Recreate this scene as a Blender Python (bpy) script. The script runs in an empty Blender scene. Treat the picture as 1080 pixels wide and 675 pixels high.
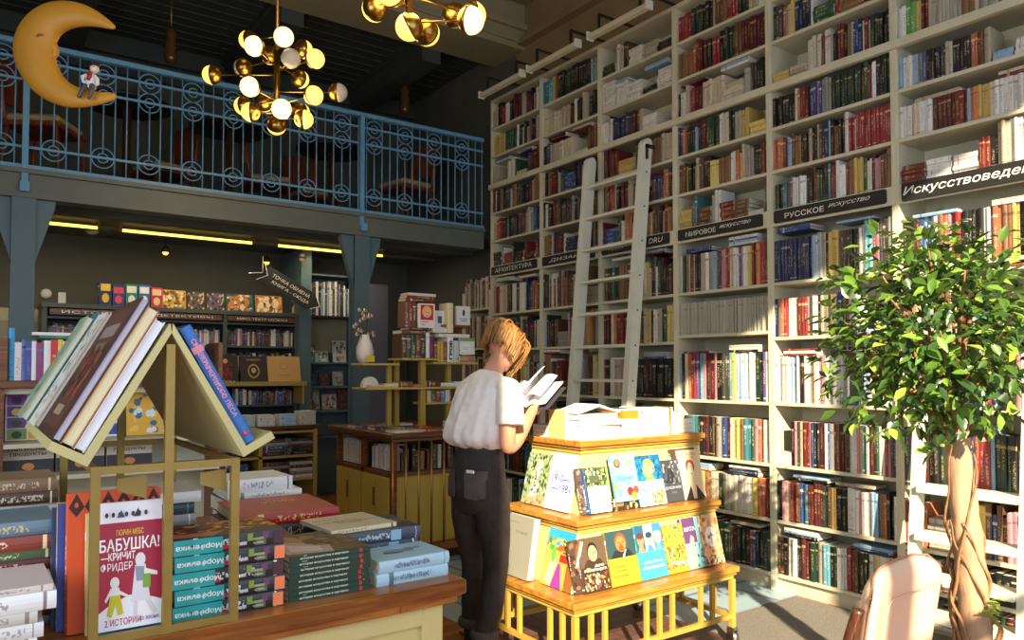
import bpy, math, random
from mathutils import Matrix, Vector
import numpy as np
rnd = random.Random(7)
PI = math.pi
scene = bpy.context.scene
COL = scene.collection

# ------------------------------------------------------------ camera, world, sun, exposure
FPX = 795.0
YAW = 35.64
PITCH = 1.8
cam_data = bpy.data.cameras.new('camera')
cam = bpy.data.objects.new('camera', cam_data)
COL.objects.link(cam)
cam.location = (0, 0, 1.45)
cam.rotation_euler = (math.radians(90 + PITCH), 0, math.radians(-YAW))
cam_data.sensor_width = 36
cam_data.lens = 36 * FPX / 1080
cam_data.shift_y = (54.5 - FPX * math.tan(math.radians(PITCH))) / 1080
cam_data.clip_start = 0.02
scene.camera = cam

scene.view_settings.view_transform = 'Standard'
scene.view_settings.look = 'None'
scene.view_settings.gamma = 1
scene.view_settings.use_curve_mapping = False
scene.view_settings.exposure = 0.4

world = bpy.data.worlds.new('world')
scene.world = world
world.use_nodes = True
wn = world.node_tree.nodes
wn['Background'].inputs[0].default_value = (0.62, 0.78, 1.0, 1)
wn['Background'].inputs[1].default_value = 0.8

SUN_DIR = Vector((0.55, 0.83, -0.53)).normalized()
sd = bpy.data.lights.new('sun', 'SUN')
sd.energy = 11.5
sd.color = (1.0, 0.83, 0.58)
sd.angle = math.radians(0.7)
sun = bpy.data.objects.new('sun', sd)
COL.objects.link(sun)
sun.location = (-4, -6, 6)
sun.rotation_euler = SUN_DIR.to_track_quat('-Z', 'Y').to_euler()

def area(name, loc, direction, sx, sy, energy, color):
    l = bpy.data.lights.new(name, 'AREA')
    l.shape = 'RECTANGLE'; l.size = sx; l.size_y = sy
    l.energy = energy; l.color = color
    o = bpy.data.objects.new(name, l); COL.objects.link(o)
    o.location = loc
    o.rotation_euler = Vector(direction).to_track_quat('-Z', 'Y').to_euler()
    return o
area('window_daylight', (1.4, -1.75, 2.1), (0, 1, -0.42), 4.8, 2.8, 52, (0.84, 0.91, 1.0))
area('window_daylight_left', (-2.1, 0.7, 2.0), (1, 0.35, -0.35), 3.2, 2.2, 84, (0.78, 0.88, 1.0))  # added fill light standing inside the room; no window on this side

# ------------------------------------------------------------ colours and materials
def hx(s):
    s = s.lstrip('#')
    c = [int(s[i:i+2], 16) / 255 for i in (0, 2, 4)]
    return tuple((x / 12.92 if x <= 0.04045 else ((x + 0.055) / 1.055) ** 2.4) for x in c)

def new_mat(name):
    m = bpy.data.materials.new(name); m.use_nodes = True
    nt = m.node_tree
    return m, nt, nt.nodes['Principled BSDF'], nt.nodes, nt.links

def mat_plain(name, col, rough=0.5, metal=0.0, noise=0.0, scale=8.0, bump=0.0, spec=0.5, emit=None, es=0.0, trans=0.0, stretch=(1, 1, 1)):
    m, nt, b, n, l = new_mat(name)
    b.inputs['Base Color'].default_value = (*col, 1)
    b.inputs['Roughness'].default_value = rough
    b.inputs['Metallic'].default_value = metal
    b.inputs['Specular IOR Level'].default_value = spec
    if trans: b.inputs['Transmission Weight'].default_value = trans
    if emit:
        b.inputs['Emission Color'].default_value = (*emit, 1)
        b.inputs['Emission Strength'].default_value = es
    tc = n.new('ShaderNodeTexCoord'); mp = n.new('ShaderNodeMapping'); mp.inputs['Scale'].default_value = stretch
    nz = n.new('ShaderNodeTexNoise'); nz.inputs['Scale'].default_value = scale; nz.inputs['Detail'].default_value = 5
    l.new(tc.outputs['Object'], mp.inputs[0]); l.new(mp.outputs[0], nz.inputs['Vector'])
    if noise:
        cr = n.new('ShaderNodeValToRGB')
        cr.color_ramp.elements[0].position = 0.3; cr.color_ramp.elements[1].position = 0.7
        cr.color_ramp.elements[0].color = (*[c * (1 - noise) for c in col], 1)
        cr.color_ramp.elements[1].color = (*[min(1, c * (1 + noise)) for c in col], 1)
        l.new(nz.outputs[0], cr.inputs[0]); l.new(cr.outputs[0], b.inputs['Base Color'])
    if bump:
        bp = n.new('ShaderNodeBump'); bp.inputs['Strength'].default_value = bump; bp.inputs['Distance'].default_value = 0.01
        l.new(nz.outputs[0], bp.inputs['Height']); l.new(bp.outputs[0], b.inputs['Normal'])
    return m

def mat_wood(name, c1, c2, rough=0.4, axis='X', scale=6.0, blocks=0.0):
    m, nt, b, n, l = new_mat(name)
    tc = n.new('ShaderNodeTexCoord'); mp = n.new('ShaderNodeMapping')
    st = {'X': (0.6, 9, 9), 'Y': (9, 0.6, 9), 'Z': (9, 9, 0.6)}[axis]
    mp.inputs['Scale'].default_value = st
    nz = n.new('ShaderNodeTexNoise'); nz.inputs['Scale'].default_value = scale; nz.inputs['Detail'].default_value = 8; nz.inputs['Distortion'].default_value = 1.2
    cr = n.new('ShaderNodeValToRGB')
    cr.color_ramp.elements[0].position = 0.35; cr.color_ramp.elements[0].color = (*c1, 1)
    cr.color_ramp.elements[1].position = 0.68; cr.color_ramp.elements[1].color = (*c2, 1)
    l.new(tc.outputs['Object'], mp.inputs[0]); l.new(mp.outputs[0], nz.inputs['Vector']); l.new(nz.outputs[0], cr.inputs[0])
    out = cr.outputs[0]
    if blocks:
        br = n.new('ShaderNodeTexBrick'); br.inputs['Scale'].default_value = blocks
        br.inputs['Color1'].default_value = (1, 1, 1, 1); br.inputs['Color2'].default_value = (0.62, 0.55, 0.5, 1); br.inputs['Mortar'].default_value = (0.5, 0.42, 0.36, 1)
        br.inputs['Mortar Size'].default_value = 0.006; br.inputs['Brick Width'].default_value = 1.3; br.inputs['Row Height'].default_value = 0.22
        mx = n.new('ShaderNodeMix'); mx.data_type = 'RGBA'; mx.blend_type = 'MULTIPLY'; mx.inputs[0].default_value = 0.85
        l.new(tc.outputs['Object'], br.inputs['Vector'])
        l.new(out, mx.inputs[6]); l.new(br.outputs[0], mx.inputs[7]); out = mx.outputs[2]
    l.new(out, b.inputs['Base Color'])
    b.inputs['Roughness'].default_value = rough
    return m

def mat_cover():
    """printed book cover: base colour and accent colour come with each face, title marks follow the spine UV"""
    m, nt, b, n, l = new_mat('printed_cover')
    col = n.new('ShaderNodeAttribute'); col.attribute_name = 'Col'
    acc = n.new('ShaderNodeAttribute'); acc.attribute_name = 'Acc'
    uv = n.new('ShaderNodeUVMap'); uv.uv_map = 'UV'
    sep = n.new('ShaderNodeSeparateXYZ'); l.new(uv.outputs[0], sep.inputs[0])
    def mth(op, a, c, cl=False):
        q = n.new('ShaderNodeMath'); q.operation = op; q.use_clamp = cl
        for i, v in enumerate((a, c)):
            if v is None: continue
            if hasattr(v, 'node'): l.new(v, q.inputs[i])
            else: q.inputs[i].default_value = v
        return q.outputs[0]
    u, v = sep.outputs[0], sep.outputs[1]
    # v carries seed*4 + height fraction
    seed = mth('FLOOR', mth('DIVIDE', v, 4.0), None)
    vv = mth('SUBTRACT', v, mth('MULTIPLY', seed, 4.0))
    wn_ = n.new('ShaderNodeTexWhiteNoise'); wn_.noise_dimensions = '1D'; l.new(seed, wn_.inputs['W'])
    r1 = wn_.outputs['Value']
    comb = n.new('ShaderNodeCombineXYZ'); l.new(mth('MULTIPLY', u, 2.2), comb.inputs[0]); l.new(mth('MULTIPLY', vv, 26.0), comb.inputs[1]); l.new(seed, comb.inputs[2])
    nz = n.new('ShaderNodeTexNoise'); nz.inputs['Scale'].default_value = 1.6; nz.inputs['Detail'].default_value = 1; l.new(comb.outputs[0], nz.inputs['Vector'])
    ink = mth('MULTIPLY', mth('GREATER_THAN', nz.outputs[0], 0.53), 0.75)
    inu = mth('MULTIPLY', mth('GREATER_THAN', u, 0.26), mth('LESS_THAN', u, 0.74))
    lo = mth('MULTIPLY_ADD' if False else 'MULTIPLY', r1, 0.35)
    inv = mth('MULTIPLY', mth('GREATER_THAN', vv, mth('ADD', lo, 0.12)), mth('LESS_THAN', vv, mth('ADD', lo, 0.58)))
    f1 = mth('MULTIPLY', mth('MULTIPLY', ink, inu), inv)
    # a band of the accent colour, low or high, on some books
    r2 = mth('FRACT', mth('MULTIPLY', r1, 17.3), None)
    bp_ = mth('ADD', mth('MULTIPLY', mth('GREATER_THAN', r2, 0.5), 0.74), 0.07)
    band = mth('MULTIPLY', mth('LESS_THAN', mth('ABSOLUTE', mth('SUBTRACT', vv, bp_), None), mth('MULTIPLY', r2, 0.035)), mth('GREATER_THAN', u, 0.001))
    band = mth('MULTIPLY', band, mth('LESS_THAN', vv, 1.5))
    f = mth('MAXIMUM', f1, band)
    mx = n.new('ShaderNodeMix'); mx.data_type = 'RGBA'
    l.new(f, mx.inputs[0]); l.new(col.outputs['Color'], mx.inputs[6]); l.new(acc.outputs['Color'], mx.inputs[7])
    l.new(mx.outputs[2], b.inputs['Base Color'])
    b.inputs['Roughness'].default_value = 0.42
    return m

def mat_pages():
    m, nt, b, n, l = new_mat('paper_pages')
    col = n.new('ShaderNodeAttribute'); col.attribute_name = 'Col'
    uv = n.new('ShaderNodeUVMap'); uv.uv_map = 'UV'
    wv = n.new('ShaderNodeTexNoise'); wv.inputs['Scale'].default_value = 1.0; wv.inputs['Detail'].default_value = 3
    mp = n.new('ShaderNodeMapping'); mp.inputs['Scale'].default_value = (60, 1.5, 1)
    l.new(uv.outputs[0], mp.inputs[0]); l.new(mp.outputs[0], wv.inputs['Vector'])
    cr = n.new('ShaderNodeValToRGB'); cr.color_ramp.elements[0].position = 0.3; cr.color_ramp.elements[0].color = (0.6, 0.57, 0.52, 1)
    cr.color_ramp.elements[1].position = 0.6; cr.color_ramp.elements[1].color = (1, 1, 1, 1)
    l.new(wv.outputs[0], cr.inputs[0])
    mx = n.new('ShaderNodeMix'); mx.data_type = 'RGBA'; mx.blend_type = 'MULTIPLY'; mx.inputs[0].default_value = 1
    l.new(col.outputs['Color'], mx.inputs[6]); l.new(cr.outputs[0], mx.inputs[7]); l.new(mx.outputs[2], b.inputs['Base Color'])
    b.inputs['Roughness'].default_value = 0.8
    return m

def mat_vcol(name, rough=0.5, bump=0.0, scale=40, metal=0.0, noise=0.0):
    m, nt, b, n, l = new_mat(name)
    col = n.new('ShaderNodeAttribute'); col.attribute_name = 'Col'
    b.inputs['Roughness'].default_value = rough; b.inputs['Metallic'].default_value = metal
    l.new(col.outputs['Color'], b.inputs['Base Color'])
    if bump or noise:
        tc = n.new('ShaderNodeTexCoord'); nz = n.new('ShaderNodeTexNoise'); nz.inputs['Scale'].default_value = scale; nz.inputs['Detail'].default_value = 4
        l.new(tc.outputs['Object'], nz.inputs['Vector'])
        if bump:
            bp = n.new('ShaderNodeBump'); bp.inputs['Strength'].default_value = bump; bp.inputs['Distance'].default_value = 0.004
            l.new(nz.outputs[0], bp.inputs['Height']); l.new(bp.outputs[0], b.inputs['Normal'])
        if noise:
            cr = n.new('ShaderNodeValToRGB'); cr.color_ramp.elements[0].color = (1 - noise,) * 3 + (1,); cr.color_ramp.elements[1].color = (1, 1, 1, 1)
            cr.color_ramp.elements[0].position = 0.35; cr.color_ramp.elements[1].position = 0.65
            mx = n.new('ShaderNodeMix'); mx.data_type = 'RGBA'; mx.blend_type = 'MULTIPLY'; mx.inputs[0].default_value = 1
            l.new(nz.outputs[0], cr.inputs[0]); l.new(col.outputs['Color'], mx.inputs[6]); l.new(cr.outputs[0], mx.inputs[7]); l.new(mx.outputs[2], b.inputs['Base Color'])
    return m

M = {}
M['cover'] = mat_cover()
M['pages'] = mat_pages()
M['paint'] = mat_vcol('coloured_surface', 0.5)
M['print'] = mat_vcol('printed_ink', 0.5)
M['shelf'] = mat_plain('cream_painted_wood', hx('#C9C2A6'), 0.5, noise=0.07, scale=5)
M['ladder'] = mat_plain('pale_ladder_paint', hx('#D6D6C4'), 0.45, noise=0.05)
M['plaster'] = mat_plain('brown_plaster', hx('#85704C'), 0.85, noise=0.12, scale=2.5, bump=0.3)
M['beam'] = mat_plain('cream_beam', hx('#958A6A'), 0.7, noise=0.08, scale=3)
M['dark_wall'] = mat_plain('dark_grey_wall', hx('#56564A'), 0.85, noise=0.06, scale=3, bump=0.15)
M['dark_ceiling'] = mat_plain('dark_ceiling_boards', hx('#3B403C'), 0.7, noise=0.15, scale=2, stretch=(1, 8, 1))
M['teal'] = mat_plain('dark_teal_steel', hx('#4E656D'), 0.42, noise=0.06, scale=4)
M['teal_wood'] = mat_plain('dark_green_shelf_paint', hx('#46524C'), 0.5, noise=0.08, scale=4)
M['railing'] = mat_plain('blue_railing_paint', hx('#5E93B8'), 0.4, noise=0.06, scale=10)
M['yellow'] = mat_plain('yellow_painted_wood', hx('#AD9444'), 0.42, noise=0.05, scale=5)
M['yellow_bar'] = mat_plain('yellow_bar_paint', hx('#B08E3C'), 0.4, noise=0.05)
M['pale_yellow'] = mat_plain('pale_yellow_panel', hx('#C2B77C'), 0.45, noise=0.04, scale=4)
M['sand_yellow'] = mat_plain('sand_yellow_panel', hx('#B9A24A'), 0.5, noise=0.06)
M['gold_frame'] = mat_plain('antique_gold_metal', hx('#92793A'), 0.42, metal=0.35, noise=0.1, scale=20)
M['brass'] = mat_plain('polished_brass', hx('#A8843F'), 0.28, metal=1.0)
M['brass_dull'] = mat_plain('dull_brass', hx('#B5854A'), 0.35, metal=0.9)
M['glow'] = mat_plain('lit_opal_glass', hx('#FFE6A0'), 0.3, emit=hx('#FFC64F'), es=1.35)
M['glow_white'] = mat_plain('lit_opal_glass_white', hx('#FFF3D0'), 0.3, emit=hx('#FFE09A'), es=1.5)
M['opal'] = mat_plain('unlit_opal_glass', hx('#CFC6B4'), 0.25)
M['tube'] = mat_plain('lit_tube', hx('#FFE08A'), 0.4, emit=hx('#FFCF5A'), es=2.2)
M['wood_top'] = mat_wood('orange_brown_worktop', hx('#7A431A'), hx('#C07C38'), 0.32, 'X', 5, blocks=2.0)
M['wood_dark'] = mat_wood('dark_brown_worktop', hx('#3E2212'), hx('#7A4A28'), 0.35, 'X', 5)
M['wood_honey'] = mat_wood('honey_wood_edge', hx('#94601F'), hx('#BE8A3C'), 0.3, 'X', 5)
M['wood_shelf'] = mat_wood('brown_shelf_wood', hx('#5A3018'), hx('#8C5428'), 0.45, 'X', 5)
M['blackboard'] = mat_plain('black_sign_board', hx('#1B1B1A'), 0.6, noise=0.2)
M['chalk'] = mat_plain('white_sign_paint', hx('#E8E4D8'), 0.7)
M['black'] = mat_plain('black_paint', (0.012, 0.012, 0.012), 0.5)
M['white'] = mat_plain('white_plastic', hx('#DDDCD2'), 0.4)
M['moon'] = mat_plain('yellow_moon_paint', hx('#CC8F2A'), 0.5, noise=0.12, scale=3, bump=0.1)
M['chrome'] = mat_plain('brushed_steel', hx('#BFC3C4'), 0.25, metal=1)

# ------------------------------------------------------------ mesh building
class MB:
    def __init__(s):
        s.v = []; s.f = []; s.c = []; s.a = []; s.m = []; s.uv = []; s.sm = []
    def add(s, verts, faces, col=(0.5, 0.5, 0.5), acc=None, mi=0, uvs=None, smooth=False):
        o = len(s.v); s.v.extend(tuple(p) for p in verts)
        for i, f in enumerate(faces):
            s.f.append(tuple(o + k for k in f)); s.c.append(col); s.a.append(acc or col); s.m.append(mi); s.sm.append(smooth)
            s.uv.append(uvs[i] if uvs and uvs[i] else [(-1.0, 2.0)] * len(f))
    def box(s, a, b, col=(0.5, 0.5, 0.5), mi=0, mat=None, acc=None, bev=0):
        x0, y0, z0 = a; x1, y1, z1 = b
        if bev:
            # chamfered box: 24 vertices
            q = bev; vs = []
            X = (x0, x1); Y = (y0, y1); Z = (z0, z1); S = (1, -1); idx = {}
            for i in (0, 1):
                for j in (0, 1):
                    for k in (0, 1):
                        idx[i, j, k, 'x'] = len(vs); vs.append((X[i], Y[j] + S[j] * q, Z[k] + S[k] * q))
                        idx[i, j, k, 'y'] = len(vs); vs.append((X[i] + S[i] * q, Y[j], Z[k] + S[k] * q))
                        idx[i, j, k, 'z'] = len(vs); vs.append((X[i] + S[i] * q, Y[j] + S[j] * q, Z[k]))
            fs = []
            for i in (0, 1):
                fs.append([idx[i, 0, 0, 'x'], idx[i, 1, 0, 'x'], idx[i, 1, 1, 'x'], idx[i, 0, 1, 'x']])
                fs.append([idx[0, i, 0, 'y'], idx[1, i, 0, 'y'], idx[1, i, 1, 'y'], idx[0, i, 1, 'y']])
                fs.append([idx[0, 0, i, 'z'], idx[1, 0, i, 'z'], idx[1, 1, i, 'z'], idx[0, 1, i, 'z']])
            for i in (0, 1):
                for j in (0, 1):
                    fs.append([idx[i, j, 0, 'x'], idx[i, j, 1, 'x'], idx[i, j, 1, 'y'], idx[i, j, 0, 'y']])
                    fs.append([idx[i, 0, j, 'x'], idx[i, 1, j, 'x'], idx[i, 1, j, 'z'], idx[i, 0, j, 'z']])
                    fs.append([idx[0, i, j, 'y'], idx[1, i, j, 'y'], idx[1, i, j, 'z'], idx[0, i, j, 'z']])
                    for k in (0, 1):
                        fs.append([idx[i, j, k, 'x'], idx[i, j, k, 'y'], idx[i, j, k, 'z']])
            cx, cy, cz = (x0 + x1) / 2, (y0 + y1) / 2, (z0 + z1) / 2
            out = []
            for f in fs:
                p = [Vector(vs[k]) for k in f]
                nrm = (p[1] - p[0]).cross(p[2] - p[0]); c = sum(p, Vector()) / len(p) - Vector((cx, cy, cz))
                out.append(f if nrm.dot(c) > 0 else f[::-1])
            fs = out
        else:
            vs = [(x0, y0, z0), (x1, y0, z0), (x1, y1, z0), (x0, y1, z0), (x0, y0, z1), (x1, y0, z1), (x1, y1, z1), (x0, y1, z1)]
            fs = [(0, 3, 2, 1), (4, 5, 6, 7), (0, 1, 5, 4), (1, 2, 6, 5), (2, 3, 7, 6), (3, 0, 4, 7)]
        if mat is not None: vs = [mat @ Vector(p) for p in vs]
        s.add(vs, fs, col, acc, mi)
        return s
    def tube(s, pts, rad, n=8, col=(0.5, 0.5, 0.5), mi=0, cap=True, closed=False):
        pts = [Vector(p) for p in pts]; N = len(pts)
        rads = rad if isinstance(rad, (list, tuple)) else [rad] * N
        rings = []; prev = None
        for i, p in enumerate(pts):
            if closed: t = pts[(i + 1) % N] - pts[i - 1]
            else: t = pts[min(i + 1, N - 1)] - pts[max(i - 1, 0)]
            t.normalize()
            if prev is None:
                ref = Vector((0, 0, 1)) if abs(t.z) < 0.9 else Vector((1, 0, 0))
                u = t.cross(ref).normalized()
            else:
                u = (prev - t * prev.dot(t)).normalized()
            w = t.cross(u); prev = u
            rings.append([p + (u * math.cos(2 * PI * k / n) + w * math.sin(2 * PI * k / n)) * rads[i] for k in range(n)])
        vs = [q for r in rings for q in r]; fs = []
        for i in range(N if closed else N - 1):
            j = (i + 1) % N
            for k in range(n):
                fs.append((i * n + k, i * n + (k + 1) % n, j * n + (k + 1) % n, j * n + k))
        if cap and not closed:
            fs.append(tuple(range(n))[::-1]); fs.append(tuple((N - 1) * n + k for k in range(n)))
        s.add(vs, fs, col, None, mi, smooth=True)
        return s
    def lathe(s, prof, n=20, col=(0.5, 0.5, 0.5), mi=0, mat=None):
        vs = []; fs = []
        for r, z in prof:
            for k in range(n):
                a = 2 * PI * k / n; vs.append(Vector((r * math.cos(a), r * math.sin(a), z)))
        for i in range(len(prof) - 1):
            for k in range(n):
                fs.append((i * n + k, i * n + (k + 1) % n, (i + 1) * n + (k + 1) % n, (i + 1) * n + k))
        fs.append(tuple(range(n))[::-1]); fs.append(tuple((len(prof) - 1) * n + k for k in range(n)))
        if mat is not None: vs = [mat @ p for p in vs]
        s.add(vs, fs, col, None, mi, smooth=True)
        return s
    def ball(s, c, r, n=16, m=10, col=(0.5, 0.5, 0.5), mi=0, mat=None, a0=-PI / 2, a1=PI / 2):
        prof = [(max(1e-5, r * math.cos(a0 + (a1 - a0) * i / m)), r * math.sin(a0 + (a1 - a0) * i / m)) for i in range(m + 1)]
        T = Matrix.Translation(Vector(c)) @ (mat if mat is not None else Matrix.Identity(4))
        return s.lathe(prof, n, col, mi, T)
    def prism(s, poly, a, b, axis='y', col=(0.5, 0.5, 0.5), mi=0, mat=None):
        """polygon in the two other axes pushed from a to b along axis"""
        def P(p, t):
            if axis == 'x': return Vector((t, p[0], p[1]))
            if axis == 'y': return Vector((p[0], t, p[1]))
            return Vector((p[0], p[1], t))
        n = len(poly); vs = [P(p, a) for p in poly] + [P(p, b) for p in poly]
        if mat is not None: vs = [mat @ p for p in vs]
        fs = [tuple(range(n)), tuple(range(2 * n - 1, n - 1, -1))] + [(i, i + n, (i + 1) % n + n, (i + 1) % n) for i in range(n)]
        s.add(vs, fs, col, None, mi)
        return s
    def build(s, name, mats, parent=None, mat=None, fix=False):
        me = bpy.data.meshes.new(name)
        me.from_pydata([tuple(p) for p in s.v], [], s.f)
        if not isinstance(mats, (list, tuple)): mats = [mats]
        for m_ in mats: me.materials.append(m_)
        me.polygons.foreach_set('material_index', s.m)
        me.polygons.foreach_set('use_smooth', s.sm)
        cc = []; ac = []; uu = []
        for f, c, a, uv in zip(s.f, s.c, s.a, s.uv):
            for k in range(len(f)):
                cc.extend((c[0], c[1], c[2], 1.0)); ac.extend((a[0], a[1], a[2], 1.0)); uu.extend(uv[k])
        at = me.attributes.new('Col', 'FLOAT_COLOR', 'CORNER'); at.data.foreach_set('color', cc)
        at = me.attributes.new('Acc', 'FLOAT_COLOR', 'CORNER'); at.data.foreach_set('color', ac)
        ul = me.uv_layers.new(name='UV'); ul.data.foreach_set('uv', uu)
        if fix:
            import bmesh
            bm = bmesh.new(); bm.from_mesh(me); bmesh.ops.recalc_face_normals(bm, faces=bm.faces); bm.to_mesh(me); bm.free()
        me.update()
        o = bpy.data.objects.new(name, me); COL.objects.link(o)
        if mat is not None: o.matrix_world = mat
        if parent is not None: o.parent = parent
        return o

def tag(o, label=None, cat=None, group=None, kind=None):
    if label: o['label'] = label
    if cat: o['category'] = cat
    if group: o['group'] = group
    if kind: o['kind'] = kind
    return o
def thing(name, label, cat, mat=None, group=None):
    o = bpy.data.objects.new(name, None); COL.objects.link(o); o.empty_display_size = 0.1
    if mat is not None: o.matrix_world = mat
    return tag(o, label, cat, group)
def struct(name, mb, m, label=None):
    o = mb.build(name, m); o['kind'] = 'structure'
    if label: o['label'] = label
    return o
def clone(root, mat, label=None, group=None):
    def cp(o, par):
        c = o.copy(); COL.objects.link(c)
        if par is not None: c.parent = par
        for ch in o.children: cp(ch, c)
        return c
    r = cp(root, None); r.matrix_world = mat
    if label: r['label'] = label
    if group: r['group'] = group
    return r
def T(x, y, z): return Matrix.Translation((x, y, z))
def RZ(d): return Matrix.Rotation(math.radians(d), 4, 'Z')
def RX(d): return Matrix.Rotation(math.radians(d), 4, 'X')
def RY(d): return Matrix.Rotation(math.radians(d), 4, 'Y')
def frame(o, x, y, z):
    m = Matrix.Identity(4)
    for i, a in enumerate((x, y, z)):
        a = Vector(a).normalized()
        for k in range(3): m[k][i] = a[k]
    for k in range(3): m[k][3] = o[k]
    return m

def text_obj(name, body, m, parent=None, mat=None, width=None, height=0.05, shear=0.0, bold=0.0, depth=0.0006, rot=0, align='CENTER', kernel=1.0):
    """flat raised lettering: text baseline in local XY, centred on the origin"""
    cu = bpy.data.curves.new(name, 'FONT'); cu.body = body; cu.size = 1.0; cu.shear = shear; cu.offset = bold
    cu.extrude = 0.0; cu.resolution_u = 2; cu.space_character = kernel
    to = bpy.data.objects.new(name + '_tmp', cu); COL.objects.link(to)
    bpy.context.view_layer.update()
    dg = bpy.context.evaluated_depsgraph_get()
    me = bpy.data.meshes.new_from_object(to.evaluated_get(dg))
    bpy.data.objects.remove(to)
    n = len(me.vertices); co = np.zeros(n * 3); me.vertices.foreach_get('co', co); co = co.reshape(-1, 3)
    mn, mx = co.min(0), co.max(0)
    co[:, 0] -= (mn[0] + mx[0]) / 2; co[:, 1] -= (mn[1] + mx[1]) / 2
    sy = height / (mx[1] - mn[1]); sx = (width / (mx[0] - mn[0])) if width else sy
    co[:, 0] *= sx; co[:, 1] *= sy; co[:, 2] = depth
    if rot: a = math.radians(rot); x = co[:, 0].copy(); co[:, 0] = x * math.cos(a) - co[:, 1] * math.sin(a); co[:, 1] = x * math.sin(a) + co[:, 1] * math.cos(a)
    me.vertices.foreach_set('co', co.ravel()); me.update()
    me.name = name; me.materials.clear(); me.materials.append(m)
    o = bpy.data.objects.new(name, me); COL.objects.link(o)
    if mat is not None: o.matrix_world = mat
    if parent is not None: o.parent = parent
    return o

_inkcache = {}
def ink(hexs):
    if hexs not in _inkcache: _inkcache[hexs] = mat_plain('lettering_' + hexs, hx(hexs), 0.55)
    return _inkcache[hexs]

# ------------------------------------------------------------ books
PAGE = hx('#E6DDC6')
def book_geo(mb, t, d, h, col, acc, mat, hard=True, front=None, page=None, seed=None, cmi=0, pmi=1, cover_only=False, pages_only=False):
    """spine on local y=0, thickness along x, height along z; front board at x=t"""
    seed = rnd.randrange(1, 900) if seed is None else seed
    page = page or PAGE
    front = front or col
    cv = 0.0022 if hard else 0.0008
    if cv * 2 > t * 0.6: cv = t * 0.2
    ins = 0.003 if hard else 0.0006
    bow = min(t * 0.12, 0.004) if hard else 0.0006
    if not pages_only:
        # spine: gently bowed strip of 4 columns
        k = 4; vs = []; fs = []; uvs = []
        for i in range(k + 1):
            x = t * i / k; y = -bow * (1 - (2 * i / k - 1) ** 2)
            vs += [(x, y, 0), (x, y, h)]
        o2 = len(vs)
        for i in range(k + 1):
            x = t * i / k; vs += [(x, cv, 0), (x, cv, h)]
        for i in range(k):
            fs.append((2 * i, 2 * i + 2, 2 * i + 3, 2 * i + 1))
            u0, u1 = i / k, (i + 1) / k
            uvs.append([(u0, seed * 4 + 0.0), (u1, seed * 4 + 0.0), (u1, seed * 4 + 1.0), (u0, seed * 4 + 1.0)])
            for z in (0, 1):
                q = (2 * i + z, o2 + 2 * i + z, o2 + 2 * i + 2 + z, 2 * i + 2 + z)
                fs.append(q if z == 0 else q[::-1]); uvs.append(None)
        mb.add([mat @ Vector(p) for p in vs], fs, col, acc, cmi, uvs)
        mb.box((0, 0.0, 0), (cv, d, h), col, cmi, mat, acc)
        mb.box((t - cv, 0.0, 0), (t, d, h), front, cmi, mat, acc)
    if not cover_only:
        a = (cv, cv, ins); b = (t - cv, d - ins, h - ins)
        x0, y0, z0 = a; x1, y1, z1 = b
        vs = [(x0, y0, z0), (x1, y0, z0), (x1, y1, z0), (x0, y1, z0), (x0, y0, z1), (x1, y0, z1), (x1, y1, z1), (x0, y1, z1)]
        fs = [(0, 3, 2, 1), (4, 5, 6, 7), (0, 1, 5, 4), (1, 2, 6, 5), (2, 3, 7, 6), (3, 0, 4, 7)]
        sc = t / 0.02; uq = [(0, 0), (0, 1), (sc, 1), (sc, 0)]; ut = [(0, 0), (sc, 0), (sc, 1), (0, 1)]
        mb.add([mat @ Vector(p) for p in vs], fs, page, page, pmi, [uq, ut, ut, None, ut[::-1], None])

def book(label, mat, t, d, h, col, acc, group=None, hard=True, front=None, page=None, parts=True, name='book', cat='book'):
    if parts:
        mb = MB(); book_geo(mb, t, d, h, col, acc, Matrix.Identity(4), hard, front, page, cover_only=True)
        o = mb.build(name, M['cover'], None, mat)
        pb = MB(); book_geo(pb, t, d, h, col, acc, Matrix.Identity(4), hard, front, page, pages_only=True, pmi=0)
        pb.build('page_block', M['pages'], o)
    else:
        mb = MB(); book_geo(mb, t, d, h, col, acc, Matrix.Identity(4), hard, front, page)
        o = mb.build(name, [M['cover'], M['pages']], None, mat)
    return tag(o, label, cat, group)

def lying(x, y, z, ang=0, left=True):
    """lying flat, spine toward -Y, front cover up; x is the left end of the spine. local x->up, y->+Y, z->-X"""
    return T(x, y, z) @ RZ(ang) @ frame((0, 0, 0), (0, 0, 1), (0, 1, 0), (-1, 0, 0))
# ------------------------------------------------------------ room shell
XW, YB, ZC = 4.72, 8.95, 5.45
def plain(name, a, b, m, label=None):
    mb = MB(); mb.box(a, b); return struct(name, mb, m, label)

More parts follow.
